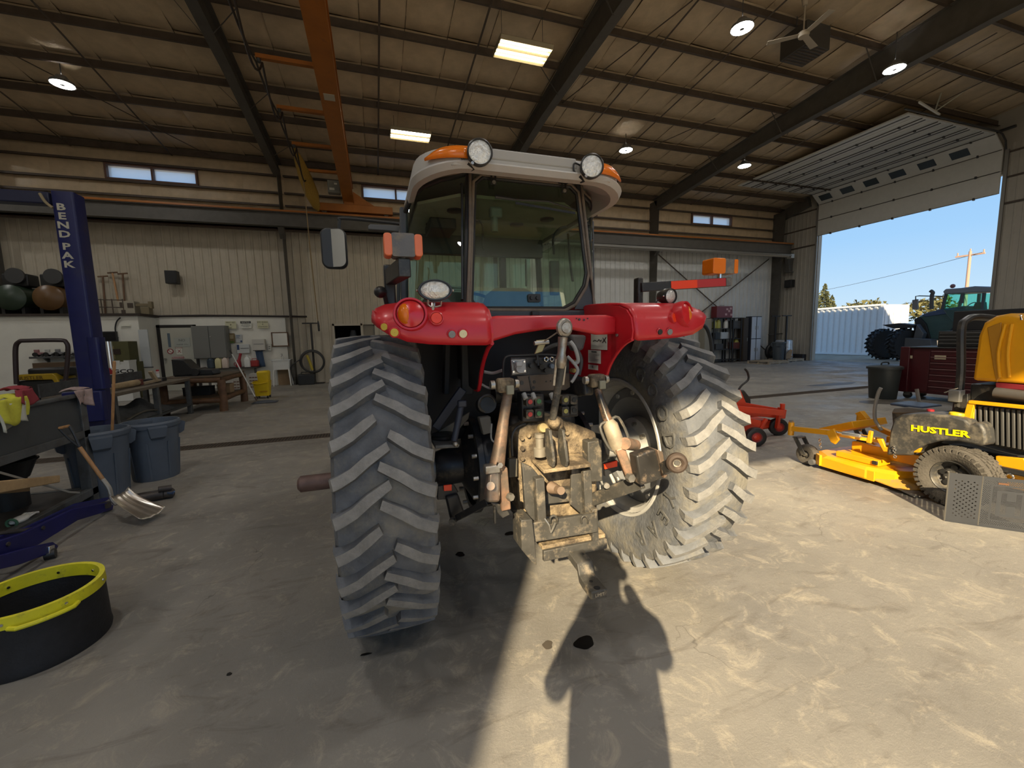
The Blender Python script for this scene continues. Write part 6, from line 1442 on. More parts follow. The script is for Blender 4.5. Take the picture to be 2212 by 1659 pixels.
mb = MB(); mb.bb((12.2, yb, zb + .03), (12.8, y2, z2)); ub = mb.build('upper_box', black, TB, bevel=.012)
for k in range(4):
    z0 = zb + .06 + k * (z2 - zb - .08) / 4; mb = MB(); mb.bb((12.185, yb + .04, z0), (12.2, y2 - .04, z0 + (z2 - zb) / 4 - .03)); mb.build('drawer', M('drawer_black', (.03, .03, .03), .35), ub, bevel=.004)
    mb = MB(); mb.bb((12.165, yb + .04, z0 + (z2 - zb) / 4 - .05), (12.185, y2 - .04, z0 + (z2 - zb) / 4 - .035)); mb.build('drawer_pull', M('pull_grey', (.18, .18, .18), .3, metal=.6), ub, smooth=False)
y3 = PXX(2058, 700, 12.3).y; z3 = PXX(2080, 672, 12.3).z
mb = MB(); mb.bb((12.3, yb, z2), (12.75, y3, z3)); mb.build('lid_box', M('lid_black', (.01, .01, .012), .6), TB, bevel=.012)

# ================================================================== blue-green tractor in the yard
OX = 25.7
OT = thing('yard_tractor', 'blue-green tractor with dual front tyres parked outside the overhead door', 'tractor', (OX + 1.2, PXX(2030, 760, OX).y, 0))
def op(name, px, X, w_, m, parent=None, bevel=.02): mb = MB(); mb.prism([PXX(a, c, X) for a, c in px], (w_, 0, 0)); return mb.build(name, m, parent or OT, bevel=bevel, fixn=True)
teal = M('yard_tractor_teal', (.055, .115, .115), .35, var=.08, coat=.3); navy = M('yard_bonnet_blue', (.06, .10, .20), .3, coat=.3); dgrey = M('yard_grey', (.10, .11, .125), .5); tyrem = M('yard_tyre', (.020, .021, .023), .8)
def otyre(px, X, r, w_):
    c = PXX(px, 742, X); c.z = r; mb = MB(); mb.lathe([(r * .5, -w_ * .45), (r * .7, -w_ / 2), (r * .9, -w_ * .45), (r * .95, 0), (r * .9, w_ * .45), (r * .7, w_ / 2), (r * .5, w_ * .45)], c, (.35, 1, 0), 32, cap=True); ty = mb.build('front_tyre', tyrem, OT)
    x, y, d = frame((.35, 1, 0))
    for k in range(22):
        for s_ in (-1, 1):
            a = 2 * PI * (k + (.5 if s_ > 0 else 0)) / 22
            p = c + (x * math.cos(a) + y * math.sin(a)) * (r * .965) + d * (s_ * w_ * .24); tdir = (-x * math.sin(a) + y * math.cos(a)); mb = MB(); mb.bar(p - d * (s_ * w_ * .2) + tdir * (.07), p + d * (s_ * w_ * .22) - tdir * (.09), .07, .09, up=tuple(x * math.cos(a) + y * math.sin(a))); mb.build('tread_bar', tyrem, ty, smooth=False)
otyre(1908, OX + .8, .82, .52); otyre(1955, OX + .2, .82, .52)
op('bonnet', ((1970, 705), (1985, 682), (2030, 668), (2085, 660), (2090, 690), (2080, 730), (2010, 735), (1978, 735)), OX + .6, 1.1, teal, bevel=.08); op('bonnet_top', ((1990, 680), (2030, 668), (2060, 667), (2058, 676), (2000, 684)), OX + .55, 1.1, navy); op('grille', ((1974, 690), (1985, 684), (2000, 700), (2010, 735), (1985, 738)), OX + .5, 1.2, M('grille_black', (.02, .02, .02), .6))
op('loader_mount', ((1918, 735), (1925, 728), (2010, 733), (2012, 752), (1920, 755)), OX - .1, .5, dgrey); op('front_bracket', ((1972, 733), (1980, 700), (1995, 720), (1990, 735)), OX + .1, .3, dgrey)
op('front_fender', ((1905, 702), (1940, 698), (1975, 702), (1972, 708), (1930, 710)), OX, .6, M('grille_black', (.02, .02, .02)))
cb_ = op('cab_roof', ((2036, 630), (2042, 624), (2075, 622), (2105, 618), (2150, 620), (2150, 630), (2100, 632), (2040, 636)), OX + .5, 1.5, M('yard_roof', (.28, .30, .33), .5), bevel=.04)
for a, c in (((2036, 668), (2044, 634)), ((2078, 655), (2080, 634)), ((2122, 672), (2126, 632)), ((2146, 672), (2146, 632))):
    mb = MB(); mb.bar(PXX(*a, OX + .6), PXX(*c, OX + .6), .1, .1); mb.build('cab_pillar', dgrey, OT, smooth=False); mb = MB(); mb.bar(PXX(*a, OX + .6) + V((1.3, 0, 0)), PXX(*c, OX + .6) + V((1.3, 0, 0)), .1, .1); mb.build('cab_pillar', dgrey, OT, smooth=False)
mb = MB(); mb.prism([PXX(a, c, OX + .62) for a, c in ((2038, 668), (2044, 634), (2146, 634), (2146, 672))], (.02, 0, 0)); mb.build('cab_glass', glass_mat('yard_glass', (.45, .85, .75), .9), OT, smooth=False)
op('cab_base', ((2036, 668), (2150, 668), (2150, 745), (2060, 745), (2060, 700)), OX + .5, 1.5, teal, bevel=.03)
op('seat', ((2100, 668), (2105, 655), (2118, 652), (2120, 668)), OX + 1.2, .5, black); mb = MB(); mb.torus(PXX(2098, 662, OX + 1.3), (.2, .8, .6), .22, .02); mb.build('steering_wheel', black, OT)
mb = MB(); mb.tube(smooth_path([PXX(2012, 668, OX + .4), PXX(2013, 640, OX + .4), PXX(2015, 632, OX + .4), PXX(2010, 628, OX + .4)]), .08, 10); mb.build('exhaust', M('exhaust_dark', (.10, .095, .09), .5, metal=.3), OT)
mb = MB(); mb.tube([PXX(1978, 648, OX + .3), PXX(1978, 640, OX + .3), PXX(1985, 639, OX + .3), PXX(2036, 640, OX + .5)], .025, 6); mrr = mb.build('mirror_arm', black, OT); op('mirror', ((1970, 648), (1982, 646), (1982, 668), (1970, 669)), OX + .3, .1, M('yard_grey2', (.22, .22, .22), .5), mrr)
mb = MB(); q = PXX(2058, 618, OX + 1); mb.sphere(q, .1); mb.build('beacon', M('beacon_red', (.3, .12, .1), .4), OT)
for yy in (PXX(2100, 742, OX + 1).y, ):
    mb = MB(); c = V((OX + .4, yy - .4, 1.02)); mb.lathe([(.5, -.3), (.8, -.35), (1.0, -.2), (1.02, 0), (1.0, .2), (.8, .35), (.5, .3)], c, (1, 0, 0), 32, cap=True); mb.build('rear_tyre', tyrem, OT)

# ================================================================== far right corner: racks, cabinets, pallets
def shelf_rack(px0, px1, pyt, pyb, Y, nsh, label, dep=.5):
    a = P(px0, pyb, Y); c = P(px1, pyt, Y); z1 = c.z; t = thing('shelf_rack', label, 'shelf', ((a.x + c.x) / 2, Y + dep / 2, 0), group='black shelf racks in the right corner')
    sm = M('rack_black', (.022, .021, .020), .6)
    for x in (a.x, c.x):
        for yy in (Y, Y + dep): mb = MB(); mb.bb((x - .03, yy - .03, 0), (x + .03, yy + .03, z1)); mb.build('post', sm, t, smooth=False)
    zs = []
    for k in range(nsh):
        z = .12 + (z1 - .16) * k / (nsh - 1); zs.append(z); mb = MB(); mb.bb((a.x, Y, z), (c.x, Y + dep, z + .04)); mb.build('shelf', sm, t, smooth=False)
    return a.x, c.x, zs
x0, x1, zs = shelf_rack(1540, 1579, 686, 778, 18.0, 5, 'black open rack with yellow jugs, leftmost in the right corner')
x2, x3, zs2 = shelf_rack(1581, 1602, 686, 778, 18.0, 5, 'narrow black open rack between the jug rack and brown cabinet')
def jug(name, c, s, m, label, capm=None, group=None):
    t = thing(name, label, 'jug', tuple(c), group=group); c = V(c)
    mb = MB(); mb.loft([[c + V((q[0], q[1], z)) for q in rrect(.15 * s * k, .11 * s * k, .03 * s * k)] for z, k in ((0, .95), (.02 * s, 1), (.20 * s, 1), (.25 * s, .8), (.28 * s, .35), (.30 * s, .28))]); mb.build('body', m, t, fixn=True)
    mb = MB(); mb.cyl(c + V((0, 0, .295 * s)), c + V((0, 0, .335 * s)), .024 * s, n=12); mb.build('cap', capm or black, t)
    mb = MB(); mb.tube(smooth_path([c + V((.035 * s, 0, .285 * s)), c + V((.075 * s, 0, .27 * s)), c + V((.075 * s, 0, .20 * s))]), .010 * s, 6); mb.build('handle', m, t)
    return t
yj = M('jug_yellow', (.40, .36, .07), .5)
jug('yellow_jug', (x0 + .22, 18.2, zs[3] + .04), 1.5, yj, 'yellow jug on the left of the black rack'); jug('yellow_jug', (x0 + .48, 18.2, zs[3] + .04), 1.6, yj, 'yellow jug beside another on the black rack')
jug('white_spray_bottle', (x1 - .14, 18.2, zs[3] + .04), 1.5, white_p, 'white bottle at the right end of the jug shelf', M('cap_red', (.4, .05, .04)))
def small_box(name, c, d, m, label, cat='box', lid=None):
    t = thing(name, label, cat, (c[0], c[1], c[2])); mb = MB(); mb.bb((c[0] - d[0] / 2, c[1] - d[1] / 2, c[2]), (c[0] + d[0] / 2, c[1] + d[1] / 2, c[2] + d[2])); mb.build('body', m, t, bevel=.008)
    mb = MB(); mb.bb((c[0] - d[0] / 2 - .006, c[1] - d[1] / 2 - .006, c[2] + d[2] * .82), (c[0] + d[0] / 2 + .006, c[1] + d[1] / 2 + .006, c[2] + d[2] + .004)); mb.build('lid', lid or m, t, bevel=.006); return t
small_box('storage_tote', (x1 - .32, 18.25, zs[2] + .04), (.5, .35, .36), M('tote_grey', (.42, .46, .48), .6), 'pale grey tote on the middle shelf of the jug rack'); small_box('storage_tote', (x0 + .35, 18.25, zs[2] + .04), (.35, .35, .34), black, 'black tote on the middle shelf of the jug rack')
small_box('storage_tote', (x0 + .5, 18.25, zs[1] + .04), (.5, .35, .3), M('tote_dark', (.05, .05, .05), .6), 'dark tote on the lower shelf of the jug rack'); small_box('parts_crate', (x2 + .4, 18.25, zs2[1] + .04), (.5, .35, .35), M('crate_redbrown', (.12, .03, .02), .7), 'red-brown crate low on the narrow rack')
jug('yellow_jug', (x3 - .15, 18.2, zs2[1] + .04), 1.9, yj, 'tall yellow jug low on the narrow rack'); small_box('parts_crate', (x2 + .4, 18.25, zs2[3] + .04), (.55, .35, .4), M('crate_grey', (.07, .07, .07), .7), 'dark crate high on the narrow rack')
zt = zs[-1] + .04
t = thing('red_toolbox', 'small red metal toolbox with stickers on top of the black rack', 'toolbox', (x1 - .45, 18.2, zt)); mb = MB(); mb.bb((x1 - 1.0, 18.0, zt), (x1 + .1, 18.4, zt + .62)); mb.build('body', M('toolbox_red2', (.14, .012, .018), .4), t, bevel=.012)
for k, (u, v) in enumerate(((.55, .12), (.75, .3), (.9, .1), (.62, .4), (.85, .44))): mb = MB(); mb.bb((x1 - 1.0 + u * 1.05, 17.992, zt + v), (x1 - 1.0 + u * 1.05 + .14, 18.0, zt + v + .11)); mb.build('sticker', M('sticker_pink', (.5, .3, .3), .6), t, smooth=False)
mb = MB(); mb.tube([(x1 - .6, 18.2, zt + .62), (x1 - .6, 18.2, zt + .68), (x1 - .3, 18.2, zt + .68), (x1 - .3, 18.2, zt + .62)], .012, 6); mb.build('handle', bare, t)
def cabinet(px0, px1, pyt, Y, m, md, label, doors=2, split=0, dep=.38):
    a = P(px0, 770, Y); c = P(px1, pyt, Y); t = thing('steel_cabinet', label, 'cabinet', ((a.x + c.x) / 2, Y + dep / 2, 0)); mb = MB(); mb.bb((a.x, Y, 0), (c.x, Y + dep, c.z)); mb.build('body', m, t, bevel=.01)
    w_ = (c.x - a.x) / doors
    for k in range(doors):
        segs = [(.06, c.z - .04)] if not split else [(.06, c.z * .5 - .02), (c.z * .5 + .02, c.z - .04)]
        for z0, z1 in segs:
            mb = MB(); mb.bb((a.x + k * w_ + .03, Y - .02, z0), (a.x + (k + 1) * w_ - .03, Y, z1)); d_ = mb.build('door', md, t, bevel=.006)
            mb = MB(); hx = a.x + (k + 1) * w_ - .09 if k == 0 else a.x + k * w_ + .09; zz = (z0 + z1) / 2; mb.bb((hx - .012, Y - .04, zz - .1), (hx + .012, Y - .02, zz + .1)); mb.build('handle', bare, d_, smooth=False)
    return t
cabinet(1520, 1538, 688, 18.1, M('cab_tan', (.27, .25, .20), .6), M('cab_tan', (.3, .3, .3)), 'tan steel cabinet left of the black racks', 1)
cabinet(1603, 1618, 686, 18.0, M('cab_brown', (.05, .035, .022), .6), M('cab_brown', (.05, .04, .02)), 'dark brown cabinet between the racks and white cabinet', 1)
cabinet(1620, 1646, 683, 17.9, M('cab_frame_navy', (.03, .035, .05), .5), M('cab_white', (.50, .55, .62), .45), 'white four-door cabinet with dark edges in the right corner', 2, 1)
t = thing('hose_loop', 'black rubber hose bent in an arch beside the tan cabinet', 'hose', tuple(G(1533, 778))); a = P(1500, 710, 15.5)
mb = MB(); mb.tube(smooth_path([P(1500, 712, 15.5), P(1512, 702, 15.5), P(1524, 706, 15.5), P(1533, 725, 15.5), P(1537, 750, 15.5), V((P(1539, 775, 15.5).x, 15.5, .08))]), .085, 10); mb.build('hose', M('hose_rubber', (.035, .034, .032), .5), t)
mb = MB(); e = V((P(1539, 775, 15.5).x, 15.5, .0)); mb.cyl(e, e + V((0, 0, .1)), .11, n=14); mb.build('hose_nozzle', bare, t); mb = MB(); mb.cyl(P(1500, 712, 15.5), P(1496, 716, 15.5), .1, n=14); mb.build('hose_collar', bare, t)
def pallet(c, w_, d, label, rot=0):
    t = thing('wooden_pallet', label, 'pallet', (c[0], c[1], 0), rot); R_ = ROOTM[t.name]; pw_ = M('pallet_wood', (.34, .28, .20), .8, var=.2)
    for k in range(7): mb = MB(R_); u = -w_ / 2 + .05 + k * (w_ - .1) / 6; mb.bb((u - .06, -d / 2, .12), (u + .06, d / 2, .145)); mb.build('deck_board', pw_, t, smooth=False)
    for v in (-d / 2 + .05, 0, d / 2 - .05): mb = MB(R_); mb.bb((-w_ / 2, v - .045, .025), (w_ / 2, v + .045, .12)); mb.build('runner', pw_, t, smooth=False)
    for k in range(3): mb = MB(R_); u = -w_ / 2 + .06 + k * (w_ - .12) / 2; mb.bb((u - .06, -d / 2, .0), (u + .06, d / 2, .025)); mb.build('base_board', pw_, t, smooth=False)
    return t
pallet((19.6, 16.3), 1.6, 1.2, 'wooden pallet lying flat in front of the white cabinet', .1); pallet((21.7, 16.95), 1.3, 1.1, 'wooden pallet by the overhead door jamb', .05)
def round_bin(c, r, h, m, label, name='waste_bin', group=None):
    t = thing(name, label, 'bin', tuple(c), group=group); c = V(c)
    mb = MB(); mb.lathe([(0, 0), (r * .80, 0), (r * .82, .02), (r * .96, h * .90), (r * 1.03, h * .905), (r * 1.06, h * .97), (r * 1.02, h), (r * .96, h), (r * .93, h * .9), (r * .78, .03), (0, .03)], c, (0, 0, 1), 40); b_ = mb.build('body', m, t)
    for s_ in range(4):
        a = s_ * PI / 2 + .6; d = V((math.cos(a), math.sin(a), 0)); sd2 = V((-d.y, d.x, 0))
        mb = MB(); mb.loft([[c + d * (r * kr) + sd2 * (x * wq) + V((0, 0, z)) for x in (-1, -.33, .33, 1)] + [c + d * (r * .9) + sd2 * (x * wq) + V((0, 0, z)) for x in (1, -1)] for z, kr, wq in ((h * .72, .97, r * .22), (h * .76, 1.10, r * .26), (h * .92, 1.16, r * .32), (h * .945, 1.05, r * .32))]); mb.build('handle_pocket', m, b_, fixn=True)
    for s_ in range(8):
        a = s_ * PI / 4 + .2; d = V((math.cos(a), math.sin(a), 0)); mb = MB(); mb.bar(c + d * (r * .81) + V((0, 0, .03)), c + d * (r * .945) + V((0, 0, h * .66)), .02, .012, up=tuple(d)); mb.build('rib', m, b_, smooth=False)
    return t
round_bin((20.35, 16.35, .145), .3, .95, M('bin_far_grey', (.06, .075, .09), .5), 'grey waste bin standing on the pallet by the white cabinet')
t = thing('foil_roll', 'silver wrapped drum standing on the pallet near the door jamb', 'drum', (21.6, 17.05, .145)); mb = MB(); mb.lathe([(0, 0), (.42, 0), (.44, .05), (.42, .5), (.40, .98), (.36, 1.02), (0, 1.02)], (21.6, 17.05, .145), (0, 0, 1), 28); mb.build('wrap', M('foil', (.62, .66, .72), .28, metal=.6, var=.2, vs=5, bump=.5, bs=10), t); mb = MB(); mb.lathe([(.43, .06), (.45, .10), (.45, .14), (.43, .16)], (21.6, 17.05, .145), (0, 0, 1), 28); mb.build('band', cardb, t)
t = thing('torn_carton', 'torn brown cardboard flap lying against the wrapped drum', 'carton', (21.1, 16.6, .145)); mb = MB(); mb.prism([(20.85, 16.5, .16), (21.4, 16.45, .16), (21.55, 16.5, .62), (21.45, 16.55, .66)], (0, .02, 0)); mb.build('flap', cardb, t); mb = MB(); mb.bb((20.8, 16.5, .146), (21.3, 16.75, .2)); mb.build('base', cardb, t)
def tee(px, pyt, pyb, Y, w_, label):
    a = P(px, pyt, Y); c = P(px - 3, pyb, Y); t = thing('tee_stand', label, 'stand', (a.x, Y, 0), group='tall tee stands'); mt = M('tee_black', (.025, .022, .02), .6)
    mb = MB(); mb.bb((a.x - w_ / 2, Y - .04, a.z - .05), (a.x + w_ / 2, Y + .04, a.z)); mb.build('top_bar', mt, t, smooth=False); mb = MB(); mb.bar((a.x, Y, a.z - .05), (a.x, Y, .04), .07, .07); mb.build('mast', mt, t, smooth=False)
    mb = MB(); mb.bb((a.x - .35, Y - .15, 0), (a.x + .35, Y + .15, .04)); mb.build('foot', mt, t, smooth=False)
tee(1676, 682, 770, 17.5, .62, 'black tee stand against the right wall, left of two'); tee(1700, 681, 770, 16.3, .62, 'black tee stand against the right wall, right of two'); tee(671, 697, 828, 18.3, .62, 'black tee stand beside the coiled pressure hose')
for px, r, Y, l in ((1672, .42, 17.75, 'dark tyre leaning at the foot of the left tee stand'), (1688, .4, 17.75, 'dark tyre leaning at the foot of the right tee stand')):
    c = P(px, 745, Y); t = thing('spare_tyre', l, 'tyre', (c.x, Y, 0)); mb = MB(); mb.torus((c.x, Y, r + .11), (.2, 1, .1), r, .11, 32, 10); mb.build('tyre', black, t); mb = MB(); mb.lathe([(r - .08, -.05), (r - .1, 0), (.1, 0), (.001, .0)], (c.x, Y, r + .11), (.2, 1, .1), 24); mb.build('rim', M('rim_black', (.05, .05, .05)), t)
mb = MB(); a, c = P(1660, 723, 18.2), P(1722, 718, 18.2); mb.tube([a, c], .03, 6); tag(mb.build('wall_rail', steel_gr), 'thin horizontal rail behind the tee stands', 'rail')
mb = MB(); a = PXX(1712, 764, 22.8); mb.bb((22.6, 16.7, 0), (22.88, 17.6, .34)); struct(mb.build('baseboard_right', M('base_dark', (.03, .03, .035), .7), smooth=False))

# ================================================================== left: lift post
t = thing('lift_post', 'tall blue two-post lift column with vertical white lettering', 'lift', (-4.45, 8.55, 0))
mb = MB(); px_ = rrect(.27, .30, .03); mb.loft([[V((-4.41 + q[0], 8.58 + q[1], z)) for q in px_] for z in (0, 3.95, 4.08)]); col_ = mb.build('column', blue_p, t, fixn=True)
mb = MB(); mb.bb((-4.75, 8.25, 0), (-4.15, 8.95, .03)); mb.build('base_plate', blue_p, t, smooth=False)
mb = MB(); mb.bb((-4.70, 8.30, .5), (-4.20, 8.44, 1.0)); mb.build('carriage', blue_p, t, bevel=.02)
mb = MB(); mb.loft([[V((-4.27 + x, 8.5 + y, z)) for x, y in rrect(.16, .22, .04)] for z in (1.02, 1.85)]); pk = mb.build('power_unit', blue_p, t, fixn=True)
mb = MB(); mb.cyl((-4.10, 8.46, 1.35), (-4.10, 8.46, 1.78), .045, n=18); mb.build('motor', chrome, pk)
mb = MB(); mb.bb((-9.5, 8.5, 3.90), (-4.6, 8.7, 4.08)); mb.build('cross_beam', M('beam_dark_blue', (.012, .016, .05), .5), t, bevel=.02)
mb = MB(); mb.tube(smooth_path([(-4.66, 8.42, 4.02), (-4.60, 8.40, 3.90), (-4.53, 8.41, 3.82)]), .02, 8); mb.build('cable_sheave', M('sheave_tan', (.3, .24, .14), .6), t)
for k, ch in enumerate('BENDPAK'):
    text('brand_letter', ch, .14, V((-4.44, 8.428, 3.84 - k * .135 - (.05 if k > 3 else 0))), (1, 0, 0), (0, 0, 1), M('letter_cream', (.46, .44, .36), .6), col_, .004, sx=1.4, bold=.03)
# ---- front bench with sheet-metal side
t = thing('steel_bench', 'grey steel workbench with sheet side and open lower shelf at left', 'workbench', (-3.4, 5.0, 0))
y0, y1, xf, xb = 3.3, 5.66, -3.0, -3.95
for x in (xf - .05, xb + .05):
    for y in (y0 + .05, y1 - .05): mb = MB(); mb.bb((x - .05, y - .05, 0), (x + .05, y + .05, 1.19)); mb.build('leg', greyp, t, bevel=.006)
for z in (.77, .13):
    mb = MB(); mb.bb((xf - .06, y0, z - .04), (xf, y1, z + .04)); mb.build('rail', greyp, t, bevel=.006); mb = MB(); mb.bb((xb, y0, z - .04), (xb + .06, y1, z + .04)); mb.build('rail', greyp, t, bevel=.006); mb = MB(); mb.bb((xb, y1 - .08, z - .04), (xf, y1 - .02, z + .04)); mb.build('rail', greyp, t, bevel=.006)
mb = MB(); mb.bb((xf - .035, y0, .81), (xf - .02, y1 - .1, 1.17)); mb.build('side_sheet', M('sheet_grey', (.055, .06, .063), .5, var=.1), t, smooth=False); mb = MB(); mb.bb((xf - .05, y0, 1.17), (xf + .02, y1, 1.21)); mb.build('top_rail', greyp, t, bevel=.012); mb = MB(); mb.bb((xb, y0, .78), (xf - .06, y1, .80)); mb.build('top_plate', greyp, t, smooth=False); mb = MB(); mb.bb((xb, y0, .14), (xf - .06, y1, .165)); mb.build('lower_shelf', M('shelf_dirty', (.05, .042, .034), .7, var=.3), t, smooth=False)
def rag(px, py, X, w_, h, m, label, seed, drop=.7):
    rn = random.Random(seed); c = S(px, py, X); t = thing('rag', label, 'rag', tuple(c), group='rags on the benches')
    ph = [rn.uniform(0, 6) for _ in range(3)]
    mb = MB(); mb.grid(lambda u, v: (X + .012 + .02 * math.sin(7 * u + ph[0]) * v + .012 * math.sin(13 * u + ph[1]) + .01, c.y + (u - .5) * w_ * (1 + .15 * math.sin(3 * v + ph[2])), c.z + .03 - v * h * (1 + .18 * math.sin(5 * u + ph[1]))), 12, 8); mb.build('front_drape', m, t, solid=.006)
    mb = MB(); mb.grid(lambda u, v: (X + .012 - v * .14 + .01 * math.sin(13 * u + ph[1]) * (1 - v), c.y + (u - .5) * w_ * (1 - .2 * v), c.z + .03 + .02 * math.sin(PI * v) + .012 * math.sin(8 * u + 4 * v + ph[0])), 12, 6); mb.build('top_fold', m, t, solid=.006)
rag(48, 848, -2.98, .22, .13, M('rag_red', (.26, .035, .045), .9), 'dark red rag behind the yellow one on the steel bench', 1); rag(20, 868, -2.96, .3, .2, M('rag_yellow', (.60, .58, .06), .9, var=.15, vs=14), 'bright yellow rag hanging over the steel bench edge', 2); rag(12, 880, -2.975, .3, .2, M('rag_white', (.5, .5, .42), .9), 'white rag peeking out under the yellow rag', 4)
rag(176, 848, -2.99, .26, .16, M('rag_pink', (.34, .25, .23), .9, var=.25, vs=20), 'pinkish shop towel draped on the steel bench corner', 3)
t = thing('timber_block', 'short rough timber offcut lying on the bench lower shelf', 'timber', (-3.1, 4.3, .5)); a, c = S(-30, 1055, -3.05), S(112, 1036, -3.05); mb = MB(); mb.bar(a, c, .16, .10, w1=.13, h1=.07); tb_ = mb.build('timber', pine, t, bevel=.008); mb = MB(); mb.bar(a + V((-.12, 0, -.02)), c + V((-.12, -.15, -.02)), .10, .06); mb.build('splinter', pine, t, bevel=.006)
z_ = .165
for (x, y, d, m, nm, l) in ((-3.3, 4.6, (.14, .09, .05), white_p, 'work_glove', 'pair of white work gloves on the bench lower shelf'),):
    t = thing(nm, l, 'gloves', (x, y, z_)); c = S(40, 1108, -3.08); c.z = .19
    mb = MB(); mb.sphere(c, (.05, .09, .03)); palm = mb.build('palm', white_p, t)
    for k in range(4): mb = MB(); mb.tube([c + V((-.03 + .02 * k, .05, 0)), c + V((-.035 + .024 * k, .12, .01)), c + V((-.035 + .024 * k, .15, 0))], .011, 6); mb.build('finger', white_p, palm)
    mb = MB(); mb.torus(c + V((0, -.085, 0)), (0, 1, 0), .035, .010, 16, 6); mb.build('cuff', M('cuff_green', (.06, .16, .09), .8), palm)
t = thing('steel_strip', 'bright flat steel strip leaning through the bench lower shelf', 'strip', tuple(S(100, 1060, -3.03))); mb = MB(); mb.bar(S(-20, 1015, -3.02), S(150, 1063, -3.02), .006, .018); mb.bar(S(150, 1063, -3.02), S(172, 1064, -3.02), .006, .018); mb.build('strip', M('strip_steel', (.5, .5, .48), .35, metal=.7), t, smooth=False)
t = thing('black_basin', 'round black basin stored under the steel bench top', 'basin', (-3.45, 5.05, .42)); c = S(55, 1010, -3.4); mb = MB(); mb.lathe([(0, 0), (.16, 0), (.22, .16), (.235, .17), (.21, .16), (.15, .015), (0, .015)], (-3.45, 5.2, c.z - .06), (0, 0, 1), 28); mb.build('bowl', black, t); mb = MB(); mb.torus((-3.45, 5.2, c.z + .11), (0, 0, 1), .228, .01, 28, 6); mb.build('rim', black, t); mb = MB(); mb.cyl((-3.45, 5.2, .166), (-3.45, 5.2, c.z - .06), .14, n=20); mb.build('stand', black, t)
# ---- bins with handle, shovel
c = G(262, 1068); c.x -= .22; c.y += .12
round_bin((c.x, c.y, 0), .29, .76, can_b, 'blue-grey waste bin with a wooden handle standing in it', group='blue-grey waste bins'); c1 = c.copy()
c = G(352, 1040); c.x -= .17; c.y += .27
round_bin((c.x, c.y, 0), .29, .74, can_b, 'blue-grey waste bin on the right of the pair', group='blue-grey waste bins')
t = thing('broom_handle', 'long pale wooden broom handle standing up out of the waste bin', 'handle', (c1.x, c1.y, .05)); a = P(247, 782, c1.y - .05); mb = MB(); mb.cyl((c1.x + .02, c1.y + .1, .05), a, .014, n=10); mb.build('shaft', wood, t); mb = MB(); mb.sphere(a, .014, 8, 6); mb.build('tip', wood, t)
t = thing('scoop_shovel', 'aluminium scoop shovel with wooden shaft leaning on the steel bench', 'shovel', tuple(G(330, 1122)))
a = S(138, 932, -2.9); b0 = G(318, 1122, .02); top = V(a); mid = P(235, 1060, 4.95)
alu = M('scoop_alu', (.55, .52, .47), .3, metal=.85, var=.15)
g0 = top; g1 = P(172, 965, 4.93); w0 = P(172, 966, 4.93); w1 = P(222, 1035, 4.93); n0 = P(222, 1035, 4.93); n1 = P(242, 1078, 4.9)
mb = MB(); mb.cyl(w0, w1, .017, n=12); mb.build('shaft', wood, t); mb = MB(); mb.tube(smooth_path([n0, P(236, 1055, 4.92), n1, P(252, 1090, 4.88)]), [.02] * 18 + [.02] if False else .019, 10); mb.build('socket', alu, t)
ga, gb = P(128, 925, 4.95), P(150, 920, 4.95); mb = MB(); mb.tube(smooth_path([g1, P(150, 948, 4.94), ga], 4), .012, 8); dg = mb.build('grip_yoke', black, t); mb = MB(); mb.tube(smooth_path([g1, P(162, 942, 4.94), gb], 4), .012, 8); mb.build('grip_arm', black, dg); mb = MB(); mb.cyl(ga, gb, .014, n=10); mb.build('grip_bar', wood, dg)
bc = [P(233, 1085, 4.88), P(262, 1066, 4.95), P(312, 1075, 4.86), P(348, 1100, 4.78), P(322, 1127, 4.74), P(285, 1118, 4.78)]
c0 = P(250, 1082, 4.88); e0 = P(335, 1115, 4.75); ax_d = (e0 - c0).normalized(); wd = V((0, 0, 1)).cross(ax_d).normalized(); nn = ax_d.cross(wd)
if nn.z < 0: nn = -nn
L0 = (e0 - c0).length
mb = MB(); mb.grid(lambda u, v: c0 + ax_d * (u * L0 * (1 - .08 * (2 * v - 1) ** 2)) + wd * ((v - .5) * (.19 + .09 * u)) + nn * (.055 * (2 * v - 1) ** 4 * (1 - .5 * u) + .09 * (1 - u) ** 4 * .7 + .012 * math.exp(-((v - .5) / .08) ** 2) + .008 * math.exp(-((v - .25) / .06) ** 2) + .008 * math.exp(-((v - .75) / .06) ** 2)), 14, 20); mb.build('scoop', alu, t, solid=.004)
# ---- parts on the floor, trolley jack
t = thing('starter_motor', 'greasy starter motor lying on the floor before the bins', 'motor', tuple(G(345, 1088))); c = G(345, 1082); mst = M('greasy_metal', (.07, .06, .055), .5, metal=.4, var=.3)
mb = MB(); mb.cyl(c + V((-.20, -.02, .06)), c + V((.02, .05, .06)), .055, n=18); bd = mb.build('body', mst, t); mb = MB(); mb.cyl(c + V((.0, .0, .13)), c + V((.10, .05, .12)), .032, n=14); mb.build('solenoid', mst, bd); mb = MB(); mb.rings([(c + V((.02, .05, .06)), .05), (c + V((.09, .08, .05)), .06), (c + V((.11, .09, .05)), .03)], 16); mb.build('nose', mst, bd)
for k in range(3): mb = MB(); mb.cyl(c + V((.07 + .02 * k, .02 - .02 * k, .075)), c + V((.13 + .015 * k, .0 - .02 * k, .06 + .02 * k)), .007, n=8); mb.build('terminal', M('bolt_blue', (.12, .2, .4), .35, metal=.6), bd)
t = thing('trolley_jack', 'dark blue trolley jack under the bench end with a chrome caster', 'jack', tuple(G(100, 1205))); jb = M('jack_blue', (.006, .008, .11), .4, var=.15)
e = G(232, 1096, .06)
